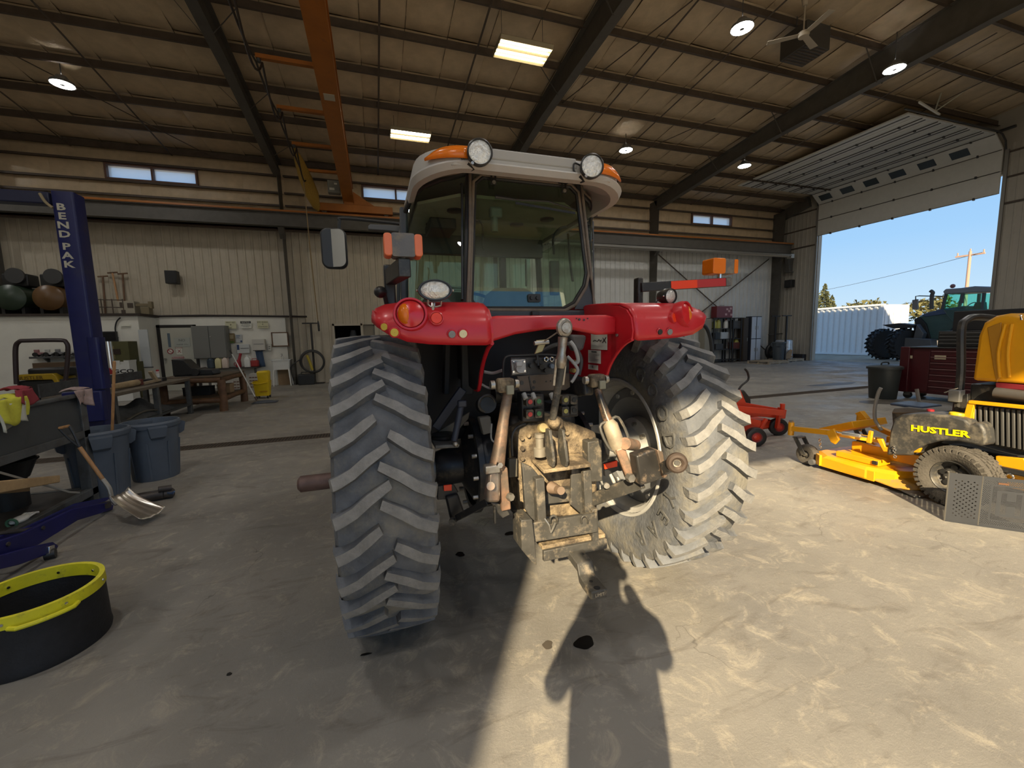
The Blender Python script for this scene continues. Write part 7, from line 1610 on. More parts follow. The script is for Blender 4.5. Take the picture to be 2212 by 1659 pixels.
for X_, dx_, nm in ((-2.72, 0, 'side_frame'), (-2.95, 8, 'lift_arm')):
    mb = MB(); mb.prism([S(p_ + dx_, q_ - dx_ * 1.5, X_) for p_, q_ in ((-40, 1178), (40, 1152), (150, 1100), (225, 1086), (238, 1092), (236, 1102), (160, 1125), (70, 1180), (-40, 1215))], (.03, 0, 0)); mb.build(nm, jb, t, bevel=.006, fixn=True)
mb = MB(); mb.prism([S(p_, q_, -2.62) for p_, q_ in ((-40, 1208), (60, 1182), (105, 1172), (117, 1180), (112, 1192), (30, 1222), (-40, 1238))], (.03, 0, 0)); mb.build('foot_plate', jb, t, bevel=.006, fixn=True)
for q_ in ((20, 1175), (95, 1140)): mb = MB(); p0_ = S(*q_, -2.68); mb.cyl(p0_, p0_ + V((-.28, 0, 0)), .016, n=10); mb.build('cross_pin', mst, t)
cc = G(108, 1208); mb = MB(); mb.cyl(cc + V((-.03, 0, .04)), cc + V((.03, .02, .04)), .04, n=18); cw2 = mb.build('caster', black, t); mb = MB(); mb.bar(cc + V((0, 0, .05)), cc + V((0, .01, .11)), .06, .045); mb.build('caster_yoke', chrome, cw2, bevel=.006)
mb = MB(); mb.cyl(e + V((-.02, 0, .0)), e + V((-.02, 0, .05)), .05, n=18); mb.build('saddle', mst, t)
# ---- black tub with yellow rim
cl = G(232, 1385); tc_ = V((-1.91, 2.94, 0)); 
t = thing('black_tub', 'round black rubber tub with a riveted yellow rim band', 'tub', tuple(tc_))
rt_ = .285
zc = .40; tl_ = G(226, 1258, .42)
mb = MB(); mb.lathe([(0, .0), (rt_ * 1.02, 0), (rt_ * 1.035, .02), (rt_ * 1.02, .05), (rt_, .34), (rt_ - .012, .34), (rt_ - .03, .04), (0, .03)], tc_, (0, 0, 1), 72); b_ = mb.build('body', tub_b, t)
mb = MB(); mb.lathe([(rt_ + .006, .285), (rt_ + .004, .345), (rt_ - .02, .345), (rt_ - .022, .27), (rt_ - .012, .27), (rt_ - .008, .336), (rt_ - .004, .336), (rt_ + .001, .285)], tc_, (0, 0, 1), 72, closed=True); rmb = mb.build('rim_band', tub_y, t, fixn=True)
for k in range(8):
    a = 2 * PI * k / 8 + .15; d = V((math.cos(a), math.sin(a), 0))
    disc('rivet', tc_ + d * (rt_ + .004) + V((0, 0, .315)), d, .008, .006, chrome, rmb, 10); disc('rivet', tc_ + d * (rt_ - .022) + V((0, 0, .308)), -d, .008, .006, chrome, rmb, 10)
for a in (math.radians(-52), math.radians(122)):
    pts = []
    for k in range(9): q = a + (k - 4) * .11; off = .0 if k in (0, 8) else .035; pts.append(tc_ + V((math.cos(q), math.sin(q), 0)) * (rt_ + .008 + off * .7) + V((0, 0, .29)))
    mb = MB(); mb.tube(pts, .012, 8); mb.build('handle', tub_y, rmb)

# ================================================================== left middle: long steel table, log bench, bucket
t = thing('long_table', 'long low grey steel table with cluttered top behind the waste bins', 'table', (-4.6, 10.8, 0))
zt_ = .88; q = [(-4.45, 12.3), (-4.0, 11.9)]
x0_, x1_, ya_, yb_2 = -5.3, -4.35, 8.9, 12.1
mb = MB(); mb.bb((x0_, ya_, zt_ - .06), (x1_, yb_2, zt_)); mb.build('table_top', M('top_worn', (.13, .105, .075), .6, var=.3), t, bevel=.008)
for x in (x0_ + .05, x1_ - .05):
    for y in (ya_ + .1, 10.5, yb_2 - .05): mb = MB(); mb.bb((x - .045, y - .045, 0), (x + .045, y + .045, zt_ - .06)); mb.build('leg', greyp, t, bevel=.004)
mb = MB(); mb.bb((x0_, ya_, .22), (x1_, yb_2, .26)); mb.build('lower_shelf', M('shelf_grey', (.06, .062, .06), .6, var=.2), t, smooth=False); mb = MB(); mb.bb((x0_ - .02, ya_, zt_), (x0_, yb_2, zt_ + .22)); mb.build('back_board', greyp, t, smooth=False)
tarp = M('tarp_grey', (.06, .062, .062), .8, var=.3, vs=8)
t = thing('bundled_tarp', 'heaped dark grey tarpaulin on the lower shelf of the long table', 'tarp', (-4.8, 10.4, .26)); mb = MB(); mb.grid(lambda u, v: (-5.2 + u * .8, 9.2 + v * 2.2, .265 + .26 * math.sin(PI * u) ** .6 * math.sin(PI * v) ** .6 * (1 + .25 * math.sin(9 * u + 14 * v) + .2 * math.sin(17 * v - 6 * u))), 18, 30); mb.build('heap', tarp, t); mb = MB(); mb.tube(smooth_path([(-4.5, 9.4, .29), (-4.42, 10.0, .4), (-4.43, 10.8, .3), (-4.6, 11.2, .29)]), .02, 6); mb.build('rope', M('rope_dark', (.09, .08, .06), .8), t)
def clutter(name, label, cat, parts): 
    t = thing(name, label, cat, parts[0][1]); 
    for nm, c, fn, m in parts: mb = MB(); fn(mb, V(c)); mb.build(nm, m, t, bevel=.004)
    return t
clutter('drive_shaft', 'pale tan drive shaft lying along the long table top', 'shaft', [('tube', (-4.65, 9.9, zt_), lambda m, c: m.rings([(c + V((0, -.55, .07)), .05), (c + V((0, .3, .07)), .065), (c + V((0, .5, .07)), .06)], 14), M('shaft_tan', (.40, .30, .17), .6, var=.2)), ('yoke', (-4.65, 10.45, zt_), lambda m, c: m.box(c + V((0, 0, .07)), (.12, .1, .12)), M('shaft_rust', (.12, .03, .02), .6))])
clutter('bent_bracket', 'pale bent bracket standing on the long table top', 'bracket', [('arm', (-4.6, 11.0, zt_), lambda m, c: m.bar(c + V((0, -.5, .04)), c + V((0, .2, .05)), .06, .05), M('bracket_tan', (.36, .28, .18), .7)), ('upright', (-4.6, 11.0, zt_), lambda m, c: m.bar(c + V((0, .05, .05)), c + V((-.04, -.06, .26)), .08, .05), M('bracket_tan', (.4, .3, .2)))])
clutter('spray_can', 'red and white spray can on the far end of the long table', 'can', [('can', (-4.95, 12.0, zt_), lambda m, c: m.cyl(c, c + V((0, 0, .2)), .034, n=16), white_p), ('band', (-4.95, 12.0, zt_), lambda m, c: m.cyl(c + V((0, 0, .16)), c + V((0, 0, .24)), .035, .028, n=16), M('can_red', (.4, .02, .03), .4)), ('base_ring', (-4.95, 12.0, zt_), lambda m, c: m.cyl(c, c + V((0, 0, .03)), .036, n=16), black)])
clutter('ratchet_set', 'folded black tool roll on the long table', 'tool roll', [('roll', (-4.75, 11.35, zt_), lambda m, c: m.box(c + V((0, 0, .04)), (.25, .5, .08)), black), ('strap', (-4.75, 11.35, zt_), lambda m, c: m.box(c + V((0, 0, .042)), (.26, .04, .084)), M('strap_grey', (.15, .15, .15), .7))])
# log bench
LB = thing('log_bench', 'rustic workbench of round varnished logs holding a black machine', 'workbench', (-3.9, 12.9, 0))
lx0, lx1, ly0, ly1, lz = -4.95, -3.72, 12.15, 13.9, .80
for x in (lx0, lx1):
    for y in (ly0, ly1): mb = MB(); mb.rings([((x, y, 0), .095), ((x + .01, y, .4), .085), ((x, y, lz), .09)], 14); mb.build('leg', logm, LB)
for a, c, r in (((lx0, ly0, lz), (lx1, ly0, lz), .075), ((lx0, ly1, lz), (lx1, ly1, lz), .075), ((lx1, ly0, lz), (lx1, ly1, lz), .075), ((lx0, ly0, .28), (lx1, ly0, .28), .07), ((lx1, ly0, .30), (lx1, ly1, .30), .07)): mb = MB(); mb.rings([(a, r), (V(a).lerp(V(c), .5) + V((0, 0, .012)), r * .94), (c, r)], 12); mb.build('log_rail', logm, LB)
mb = MB(); mb.bb((lx0 - .05, ly0 - .05, lz + .06), (lx1 + .05, ly1 + .05, lz + .10)); mb.build('top_board', M('top_brown', (.085, .055, .03), .6, var=.25), LB, bevel=.008); mb = MB(); mb.bb((lx0, ly0, .33), (lx1 - .05, ly1, .36)); mb.build('lower_board', M('top_brown', (.1, .1, .1)), LB, smooth=False)
t = thing('snow_blower_head', 'black machine housing sitting on the log bench', 'machine', (-4.3, 12.7, lz + .10)); zq = lz + .10
mb = MB(); mb.prism([(-4.85, 12.5, zq + .02), (-3.95, 12.5, zq + .02), (-4.0, 12.5, zq + .14), (-4.4, 12.5, zq + .17), (-4.6, 12.5, zq + .42), (-4.85, 12.5, zq + .44)], (0, .5, 0)); hsg = mb.build('housing', black, t, bevel=.02, fixn=True); mb = MB(); mb.cyl((-4.35, 12.4, zq + .1), (-4.35, 13.1, zq + .1), .09, n=16); mb.build('drum', black, hsg); mb = MB(); mb.bb((-4.8, 12.45, zq), (-4.0, 13.05, zq + .02)); mb.build('base', black, hsg, smooth=False)
small_box('parts_case', (-4.5, 13.0, .36), (.6, .4, .22), black, 'black case on the lower board of the log bench', 'case'); small_box('carton', (-3.95, 13.2, .36), (.3, .35, .24), cardb, 'brown carton on the lower board of the log bench', 'carton')
# mop bucket and mop
B = thing('mop_bucket', 'yellow plastic mop bucket with wringer on wheels', 'bucket', (-3.4, 14.4, 0)); c = V((-3.35, 14.45, 0))
mb = MB(); mb.loft([[c + V((q[0] * k, q[1] * k, z)) for q in rrect(.42, .40, .07)] for z, k in ((.08, .86), (.12, .9), (.5, 1.06), (.53, 1.1), (.53, 1.02), (.13, .84))], cap=True); mb.build('tub', yel_p, B, fixn=True); mb = MB(); mb.loft([[c + V((q[0] * k + .06, q[1] * k, z)) for q in rrect(.30, .36, .05)] for z, k in ((.45, .85), (.55, .95), (.80, 1.05), (.84, .9))]); wrn = mb.build('wringer', yel_p, B, fixn=True)
mb = MB(); mb.tube(smooth_path([c + V((-.24, -.2, .50)), c + V((-.1, -.26, .46)), c + V((.2, -.24, .5))]), .012, 6); mb.build('handle', yel_p, B); text('bucket_mark', 'CAUTION', .05, c + V((.06, -.215, .22)), (1, 0, 0), (0, 0, 1), ink_r, B, .002)
for sx in (-.15, .15):
    for sy in (-.15, .15): mb = MB(); mb.cyl(c + V((sx - .02, sy, .04)), c + V((sx + .02, sy, .04)), .04, n=12); mb.build('wheel', black, B)
t = thing('mop', 'white-handled mop leaning over the yellow bucket with a grey head', 'mop', tuple(G(562, 872))); a = P(497, 757, 13.6); e = G(548, 868, .08); e.y = 13.3
mb = MB(); mb.cyl(a, e, .016, n=10); sh = mb.build('pole', white_p, t); mb = MB(); mb.cyl(a, a.lerp(e, .07), .02, n=10); mb.build('grip', black, sh); mb = MB(); mb.cyl(a.lerp(e, .93), e, .026, n=10); mb.build('clamp', M('clamp_brown', (.08, .05, .03), .5), sh)
mb = MB(); mb.grid(lambda u, v: (e.x - .1 + u * .62, e.y - .22 + v * .42, .006 + .055 * math.sin(PI * u) * math.sin(PI * v) + .008 * math.sin(30 * v) + .006), 14, 16); mb.build('mop_head', M('mop_grey', (.08, .09, .105), .9), t)
# ================================================================== back wall, left of the tractor
WY = YB - .08
d1 = thing and MB(); mb = MB(); mb.bb((-7.40, WY - .04, 0), (-6.38, WY, 2.33)); door1 = struct(mb.build('door_1', M('door_cream', (.50, .49, .41), .5), bevel=.01))
for q in (((-7.50, 0), (-7.40, 2.43)), ((-6.38, 0), (-6.30, 2.43)), ((-7.50, 2.34), (-6.30, 2.43))): mb = MB(); mb.bb((q[0][0], WY - .06, q[0][1]), (q[1][0], WY + .02, q[1][1])); mb.build('door_frame', M('frame_black', (.018, .014, .012), .6), door1, smooth=False)
a = P(362, 720, WY); c = P(371, 750, WY); mb = MB(); mb.bb((a.x, WY - .05, c.z), (c.x, WY - .04, a.z)); mb.build('vision_pane', M('vision_glass', (.12, .16, .20), .15), door1, smooth=False)
def sign(px0, py0, px1, py1, label, lines, m=sign_w, im=ink, head=None, Y=None):
    Y = Y or WY - .045; a = P(px0, py0, Y); c = P(px1, py1, Y); t = thing('wall_sign', label, 'sign', ((a.x + c.x) / 2, Y, min(a.z, c.z))); mb = MB(); mb.bb((a.x, Y - .012, c.z), (c.x, Y, a.z)); bd = mb.build('board', m, t, smooth=False)
    w_ = c.x - a.x; h = a.z - c.z
    if head: mb = MB(); mb.bb((a.x + w_ * .04, Y - .015, a.z - h * .36), (c.x - w_ * .04, Y - .012, a.z - h * .06)); mb.build('header_bar', head[1], bd, smooth=False); text('header_text', head[0], h * .26, (a.x + w_ / 2, Y - .017, a.z - h * .21), (1, 0, 0), (0, 0, 1), sign_w, bd, .002)
    for txt, fy, sz in lines: text('sign_text', txt, h * sz, (a.x + w_ / 2, Y - .015, a.z - h * fy), (1, 0, 0), (0, 0, 1), im, bd, .002)
    return t, a, c
sign(486, 694, 511, 710, 'white first aid kit sign, leftmost of three on the wall', (('FIRST AID', .18, .24), ('+', .5, .5), ('KIT', .84, .2)), M('sign_cream', (.62, .60, .40), .5)); sign(518, 693, 544, 709, 'white notice sign with black header between two yellowish signs', (('ALL ACCIDENTS', .5, .13), ('MUST BE REPORTED', .66, .12), ('TO OFFICE', .82, .13)), head=('NOTICE', ink)); sign(555, 693, 580, 709, 'eye wash station sign, rightmost of three on the wall', (('EYE WASH', .2, .26), ('+', .48, .4), ('STATION', .8, .26)), M('sign_cream', (.6, .6, .4)))
sign(375, 730, 412, 748, 'no smoking notice on the upper part of the cream door', (('NO', .3, .4), ('THANK YOU', .78, .2)), M('sign_pale', (.45, .47, .42), .5), M('print_grey2', (.16, .17, .16), .6)); sign(373, 770, 399, 793, 'pink warning notice low on the cream door', (('AUTHORIZED', .14, .16), ('PERSONNEL ONLY', .36, .13), ('BEYOND THIS', .58, .15), ('POINT', .80, .16)), M('sign_pink', (.50, .36, .34), .6), ink_r); sign(380, 750, 395, 766, 'small square red and white warning sign on the cream door', (('DANGER', .12, .2), ('X', .55, .6)), sign_w, ink_r)
t = thing('no_smoking_sticker', 'small round red-ringed no smoking sticker on the cream door', 'sticker', tuple(P(368, 764, WY - .05))); q = P(368, 759, WY - .05); mb = MB(); mb.torus(q, (0, 1, 0), .085, .014, 24, 6); mb.build('ring', ink_r, t); mb = MB(); mb.bar(q + V((-.06, 0, .06)), q + V((.06, 0, -.06)), .02, .01); mb.build('slash', ink_r, t); disc('backing', q + V((0, .005, 0)), (0, -1, 0), .08, .004, sign_w, t)
a = P(358, 776, WY - .05); disc('door_knob', a, (0, -1, 0), .04, .07, bare, door1)
a, c = P(411, 704, 18.0), P(492, 773, 18.0); t = thing('wall_cabinet', 'large grey two-door wall cabinet right of the cream door', 'cabinet', ((a.x + c.x) / 2, 18.2, c.z)); mg = M('cabinet_grey', (.17, .17, .155), .5)
mb = MB(); mb.bb((a.x, 18.03, c.z), (c.x, WY, a.z)); mb.build('body', mg, t, bevel=.008); xm = (a.x + c.x) / 2
for u0, u1 in ((a.x + .02, xm - .008), (xm + .008, c.x - .02)): mb = MB(); mb.bb((u0, 18.0, c.z + .02), (u1, 18.03, a.z - .02)); dd = mb.build('door', mg, t, bevel=.006)
disc('cabinet_knob', V((xm + .05, 18.0, (a.z + c.z) / 2 + .2)), (0, -1, 0), .02, .02, bare, t)
def wbox(px0, py0, px1, py1, d, m, name, label, cat, extra=()):
    Y = WY - d; a = P(px0, py0, Y); c = P(px1, py1, Y); t = thing(name, label, cat, ((a.x + c.x) / 2, Y, c.z)); mb = MB(); mb.bb((a.x, Y, c.z), (c.x, WY, a.z)); mb.build('body', m, t, bevel=.012)
    for (u0, v0, u1, v1, mm, nm) in extra: mb = MB(); mb.bb((a.x + u0 * (c.x - a.x), Y - .008, a.z - v1 * (a.z - c.z)), (a.x + u1 * (c.x - a.x), Y, a.z - v0 * (a.z - c.z))); mb.build(nm, mm, t, smooth=False)
    return t
lt_ = M('print_grey', (.2, .2, .2)); nb = M('poster_navy', (.03, .06, .16), .6)
wbox(494, 720, 507, 741, .10, M('soap_tan', (.22, .16, .07), .5), 'soap_dispenser', 'tan and green soap dispenser on the wall', 'dispenser', ((.1, .8, .9, 1.0, M('soap_green', (.10, .17, .03), .5), 'spout'), (.15, .15, .85, .55, M('soap_label', (.4, .33, .2), .6), 'label_panel')))
wbox(508, 722, 524, 740, .02, M('poster_pale', (.5, .52, .52), .6), 'wall_poster', 'pale printed poster right of the soap dispenser', 'poster', ((.1, .15, .7, .22, nb, 'print_line'), (.1, .35, .6, .40, nb, 'print_line'), (.1, .5, .7, .54, lt_, 'print_line'), (.7, .75, .95, .95, nb, 'print_patch')))
wbox(510, 744, 540, 763, .06, M('kit_white', (.60, .62, .60), .5), 'first_aid_cabinet', 'white first aid cabinet with a blue stripe on the wall', 'cabinet', ((.05, .05, .22, .6, nb, 'blue_stripe'), (.3, .4, .95, .48, lt_, 'print_line'))); wbox(544, 733, 573, 757, .22, M('towel_white', (.55, .53, .47), .5), 'towel_dispenser', 'white paper towel dispenser on the wall above a blue towel', 'dispenser', ((.1, .4, .9, .45, lt_, 'print_line'), (.0, .95, 1, 1.0, M('gap_dark', (.05, .05, .05)), 'slot')))
wbox(577, 743, 587, 758, .08, M('sw_white', (.55, .54, .48), .5), 'light_switch_box', 'small pale switch box left of the sink mirror', 'switch', ((.3, .35, .7, .42, ink, 'switch_toggle'), (.3, .6, .7, .66, ink, 'switch_toggle')))
t = thing('blue_towel', 'blue-grey towel hanging below the towel dispenser', 'towel', tuple(P(565, 778, WY - .1))); mb = MB(); a0_, c0_ = P(550, 758, WY - .12), P(572, 792, WY - .1); mb.grid(lambda u, v: (a0_.x + .02 + (c0_.x - a0_.x) * (u * .85 + .25 * v * .8), WY - .12 + .02 * math.sin(11 * u), a0_.z + (c0_.z - a0_.z) * v), 10, 8); mb.build('cloth', M('towel_blue', (.06, .10, .17), .9), t, solid=.01); mb = MB(); mb.cyl((a0_.x, WY - .1, a0_.z), (c0_.x, WY - .1, a0_.z), .02); mb.build('hook_bar', bare, t)
a, c = P(588, 720, WY - .03), P(622, 746, WY - .03); t = thing('wall_mirror', 'brown-framed wall mirror above the laundry sink', 'mirror', ((a.x + c.x) / 2, WY - .03, c.z)); mb = MB(); 
for q in (((a.x - .04, c.z - .04), (c.x + .04, c.z)), ((a.x - .04, a.z), (c.x + .04, a.z + .04)), ((a.x - .04, c.z), (a.x, a.z)), ((c.x, c.z), (c.x + .04, a.z))): mb.bb((q[0][0], WY - .05, q[0][1]), (q[1][0], WY, q[1][1]))
mb.build('frame', logm, t, smooth=False); mb = MB(); mb.bb((a.x, WY - .03, c.z), (c.x, WY - .02, a.z)); mb.build('mirror_face', mirrorm, t, smooth=False)
# laundry sink
t = thing('laundry_sink', 'white free-standing laundry sink on splayed legs', 'sink', tuple(P(607, 830, 18.1))); a, c = P(585, 778, 18.0), P(627, 798, 18.0); sx0, sx1, zt2, zb2 = a.x, c.x, a.z, c.z
mb = MB(); mb.loft([[V(((sx0 + sx1) / 2 + q[0] * k, 18.25 + q[1] * k, z)) for q in rrect(sx1 - sx0, .5, .05)] for z, k in ((zb2, .88), (zt2 - .04, .97), (zt2 - .03, 1.06), (zt2, 1.06), (zt2, .95), (zb2 + .05, .82))], cap=True); mb.build('basin', white_p, t, fixn=True)
for sx in (sx0 + .06, sx1 - .06):
    for y in (18.07, 18.42): mb = MB(); mb.bar((sx, y, zb2 + .02), (sx + (-.04 if sx < (sx0 + sx1) / 2 else .04), y + (-.03 if y < 18.2 else .03), 0), .07, .05, w1=.04, h1=.04); mb.build('leg', white_p, t, smooth=False)
mb = MB(); mb.tube(smooth_path([((sx0 + sx1) / 2, 18.45, zt2), ((sx0 + sx1) / 2, 18.45, zt2 + .2), ((sx0 + sx1) / 2, 18.3, zt2 + .2), ((sx0 + sx1) / 2, 18.28, zt2 + .12)]), .018, 8); mb.build('tap', chrome, t); mb = MB(); mb.bb((sx0 + .1, 18.45, .0), (sx1 - .1, 18.5, zb2)); mb.build('rear_panel', cardb, t, smooth=False)
# counter shelf with jugs
a, c = P(440, 797, 17.9), P(555, 790, 17.9); zc_ = c.z - .04; t = thing('wall_counter', 'dark narrow counter shelf under the wall cabinet', 'counter', ((a.x + c.x) / 2, 18.2, 0)); mb = MB(); mb.bb((a.x, 17.9, zc_ - .05), (c.x, WY, zc_)); mb.build('top', M('counter_dark', (.04, .03, .025), .6), t, smooth=False)
for x in (a.x + .1, c.x - .1): mb = MB(); mb.bb((x - .03, 18.0, 0), (x + .03, 18.1, zc_ - .05)); mb.build('leg', steel_gr, t, smooth=False)
for px, m, l, cm in ((472, M('jug_cream', (.60, .55, .30), .5), 'cream jug with a black label on the counter', black), (487, M('jug_pinkish', (.62, .50, .42), .5), 'pale pink-labelled jug on the counter', black), (535, white_p, 'white jug near the right end of the counter', white_p)):
    q = P(px, 788, 18.05); jug('fluid_jug', (q.x, 18.05, zc_), 1.35, m, l, cm)
q = P(513, 770, 18.1); t = thing('red_funnel_can', 'red oil can with long spout on the counter', 'can', (q.x, 18.15, zc_)); mb = MB(); mb.rings([((q.x, 18.15, zc_), .09), ((q.x, 18.15, zc_ + .2), .09), ((q.x + .03, 18.15, zc_ + .28), .05), ((q.x + .10, 18.15, zc_ + .52), .045)], 14); mb.build('body', ink_r, t); mb = MB(); mb.torus((q.x - .09, 18.15, zc_ + .12), (0, 1, 0), .06, .012, 16, 6); mb.build('handle', ink_r, t)
q = P(549, 783, 18.1); t = thing('red_fuel_can', 'red fuel can at the right end of the counter', 'can', (q.x, 18.15, zc_)); mb = MB(); mb.bb((q.x - .13, 18.05, zc_), (q.x + .13, 18.3, zc_ + .24)); mb.build('body', M('can_red2', (.35, .03, .025), .5), t, bevel=.03); mb = MB(); mb.tube([(q.x - .08, 18.17, zc_ + .24), (q.x - .08, 18.17, zc_ + .3), (q.x + .08, 18.17, zc_ + .3), (q.x + .08, 18.17, zc_ + .24)], .014, 6); mb.build('handle', M('can_red2', (.3, 0, 0)), t)
q = P(452, 788, 17.9); t = thing('water_jug', 'large round blue-grey bottle at the left end of the counter', 'bottle', (q.x, 17.95, .6)); mb = MB(); mb.rings([((q.x, 18.1, zc_), .10), ((q.x, 18.1, zc_ + .02), .13), ((q.x, 18.1, zc_ + .3), .13), ((q.x, 18.1, zc_ + .38), .06), ((q.x, 18.1, zc_ + .43), .05)], 18); mb.build('bottle', M('bottle_blue', (.05, .07, .09), .2), t); mb = MB(); mb.cyl((q.x, 18.1, zc_ + .43), (q.x, 18.1, zc_ + .47), .055, n=14); mb.build('cap', black, t)
for px0, px1, py0, py1, Y, l in ((503, 526, 818, 845, 15.5, 'white patterned carton under the far end of the log bench'), (537, 558, 808, 838, 16.2, 'white patterned carton behind the yellow mop bucket')):
    a, c = P(px0, py0, Y), P(px1, py1, Y); t = thing('patterned_carton', l, 'carton', ((a.x + c.x) / 2, Y + .2, 0)); zz = a.z; mb = MB(); mb.bb((a.x, Y, 0), (c.x, Y + .4, zz)); bd = mb.build('box', M('carton_white', (.42, .40, .36), .7), t, bevel=.004)
    for i in range(3):
        for j in range(4): mb = MB(); mb.box((a.x + (i + .5) * (c.x - a.x) / 3, Y - .003, zz * (.3 + .17 * j)), (.07, .006, .035)); mb.build('print_mark', M('print_brown', (.13, .07, .05), .7), bd, smooth=False)
# pressure hose by the dark doorway
c = P(675, 780, 18.3); t = thing('coiled_hose', 'black hose coil with yellow spray gun hanging on the tee stand', 'hose', (c.x, 18.15, c.z - .5))
for k in range(4): mb = MB(); mb.torus((c.x + .01 * k, 18.2 - .03 * k, c.z - .01 * k), (.05 * k, 1, .04 * k), .44 - .02 * (k % 2), .03, 40, 7); mb.build('coil', M('hose_rubber', (.03, .03, .03)), t)
mb = MB(); mb.tube(smooth_path([(c.x - .15, 18.08, c.z + .25), (c.x - .05, 18.08, c.z - .1), (c.x, 18.08, c.z - .35)]), .05, 8); mb.build('spray_gun', M('gun_yellow', (.42, .32, .03), .5), t); mb = MB(); mb.tube(smooth_path([(c.x - .4, 18.1, c.z + .1), (c.x - .75, 18.1, c.z - .2), (c.x - .7, 18.1, c.z - .75)]), .02, 6); mb.build('hose_tail', black, t)
c = P(664, 823, 18.1); t = thing('battery_charger', 'small black charger box on the floor under the hose coil', 'charger', (c.x, 18.1, 0)); mb = MB(); mb.bb((c.x - .32, 17.95, .0), (c.x + .28, 18.3, .42)); mb.build('case', black, t, bevel=.03); mb = MB(); mb.tube([(c.x - .2, 18.1, .42), (c.x - .2, 18.1, .5), (c.x + .15, 18.1, .5), (c.x + .15, 18.1, .42)], .02, 6); mb.build('handle', black, t)
t = thing('storage_cylinder', 'dark grey cylinder machine standing inside the dark doorway', 'machine', (-1.0, 19.5, 0)); mb = MB(); mb.cyl((-.85, 19.6, 0), (-.85, 19.6, 1.85), .45, n=24); mb.build('body', M('machine_dark', (.03, .03, .032), .5), t); mb = MB(); mb.cyl((-.85, 19.6, 1.85), (-.85, 19.6, 2.15), .16, .1, n=16); mb.build('cap', M('cap_pale', (.2, .2, .2), .6), t)
# ---- ledge clutter: compressors, rods, small units
def compressor(px, py, Y, r, m, label, L_=1.3):
    c = P(px, py, Y); zc = 2.78 + r + .12; t = thing('air_compressor', label, 'compressor', (c.x, Y, 2.78)); mb = MB(); x = c.x
    mb.lathe([(0, -.5), (r * .6, -.47), (r, -.36), (r, .36 + .2), (r * .6, .47 + .2), (0, .7)], (x, Y - .1, zc), (0, 1, 0), 24); mb.build('tank', m, t)
    for s_ in (-1, 1): mb = MB(); mb.bb((x + s_ * r * .6 - .04, Y - .4, 2.78), (x + s_ * r * .6 + .04, Y + .4, zc - r * .5)); mb.build('foot', black, t, smooth=False)
    mb = MB(); mb.bb((x - .3, Y - .2, zc + r * .95), (x + .35, Y + .3, zc + r + .38)); mb.build('pump', black, t, bevel=.04); mb = MB(); mb.cyl((x + .1, Y - .25, zc + r + .3), (x + .1, Y - .32, zc + r + .3), .24, n=20); mb.build('flywheel', M('fly_grey', (.05, .05, .05), .5), t)
compressor(48, 655, 17.95, .40, M('tank_green', (.03, .05, .03), .35), 'dark green air compressor on the ledge at far left'); compressor(128, 655, 17.95, .40, M('tank_brown', (.13, .065, .02), .35), 'brown air compressor on the ledge beside the lift post')
for px, pt, l in ((222, 598, 'thin rod leaning on the wall, leftmost of three'), (243, 590, 'wooden pole leaning on the wall, middle of three'), (265, 592, 'dark rod leaning on the wall, rightmost of three')):
    a, c = P(px, pt, 18.45), P(px + (18 if px == 243 else 6), 680, 18.2); c.z = 2.79; t = thing('leaning_rod', l, 'rod', tuple(c), group='rods on the ledge'); mb = MB(); mb.cyl(c, a, .03, n=8); mb.build('shaft', logm if px != 243 else wood, t); mb = MB(); mb.bar(a + V((-.14, 0, .0)), a + V((.14, 0, .03)), .05, .04); mb.build('head', logm, t, smooth=False)
a, c = P(252, 650, 18.0), P(292, 678, 18.0); t = thing('window_air_unit', 'beige boxy air unit standing on the ledge', 'air unit', ((a.x + c.x) / 2, 18.2, 2.78)); mb = MB(); mb.bb((a.x, 18.0, 2.78), (c.x, 18.4, a.z)); mb.build('case', M('unit_beige', (.38, .34, .26), .6), t, bevel=.015)
for (u0, v0, u1, v1) in ((.15, .1, .3, .5), (.2, .65, .45, .9), (.6, .15, .95, .5)): mb = MB(); mb.bb((a.x + u0 * (c.x - a.x), 17.99, 2.78 + (1 - v1) * (a.z - 2.78)), (a.x + u1 * (c.x - a.x), 18.0, 2.78 + (1 - v0) * (a.z - 2.78))); mb.build('grille', M('grille_brown', (.07, .05, .035), .6), t, smooth=False)
a = P(312, 655, 18.1); t = thing('bench_vice', 'tan clamp-like vice on the ledge right of the beige unit', 'vice', (a.x, 18.1, 2.78)); mv = M('vice_tan', (.20, .16, .09), .6); mb = MB(); mb.bb((a.x - .1, 18.0, 2.78), (a.x + .15, 18.3, 3.05)); mb.build('base', mv, t, bevel=.02); mb = MB(); mb.bar((a.x - .25, 18.1, 3.12), (a.x + .2, 18.1, 3.12), .1, .1); mb.build('jaw', mv, t, bevel=.01); mb = MB(); mb.bb((a.x + .12, 18.05, 3.0), (a.x + .22, 18.2, 3.24)); mb.build('jaw_plate', mv, t, smooth=False)
t = thing('wire_rack', 'low dark wire rack on the ledge left of the beige unit', 'rack', (P(225, 670, 18.1).x, 18.1, 2.78)); c = P(228, 668, 18.1)
for z in (2.80, 3.05, 3.3):
    mb = MB(); mb.tube([(c.x - .4, 18.0, z), (c.x + .55, 18.0, z - .02)], .016, 6); mb.build('rail', steel_br, t)
for x in (-.4, -.05, .25, .55): mb = MB(); mb.bar((c.x + x, 18.0, 2.78), (c.x + x, 18.0, 3.32), .025, .025); mb.build('upright', steel_br, t, smooth=False)
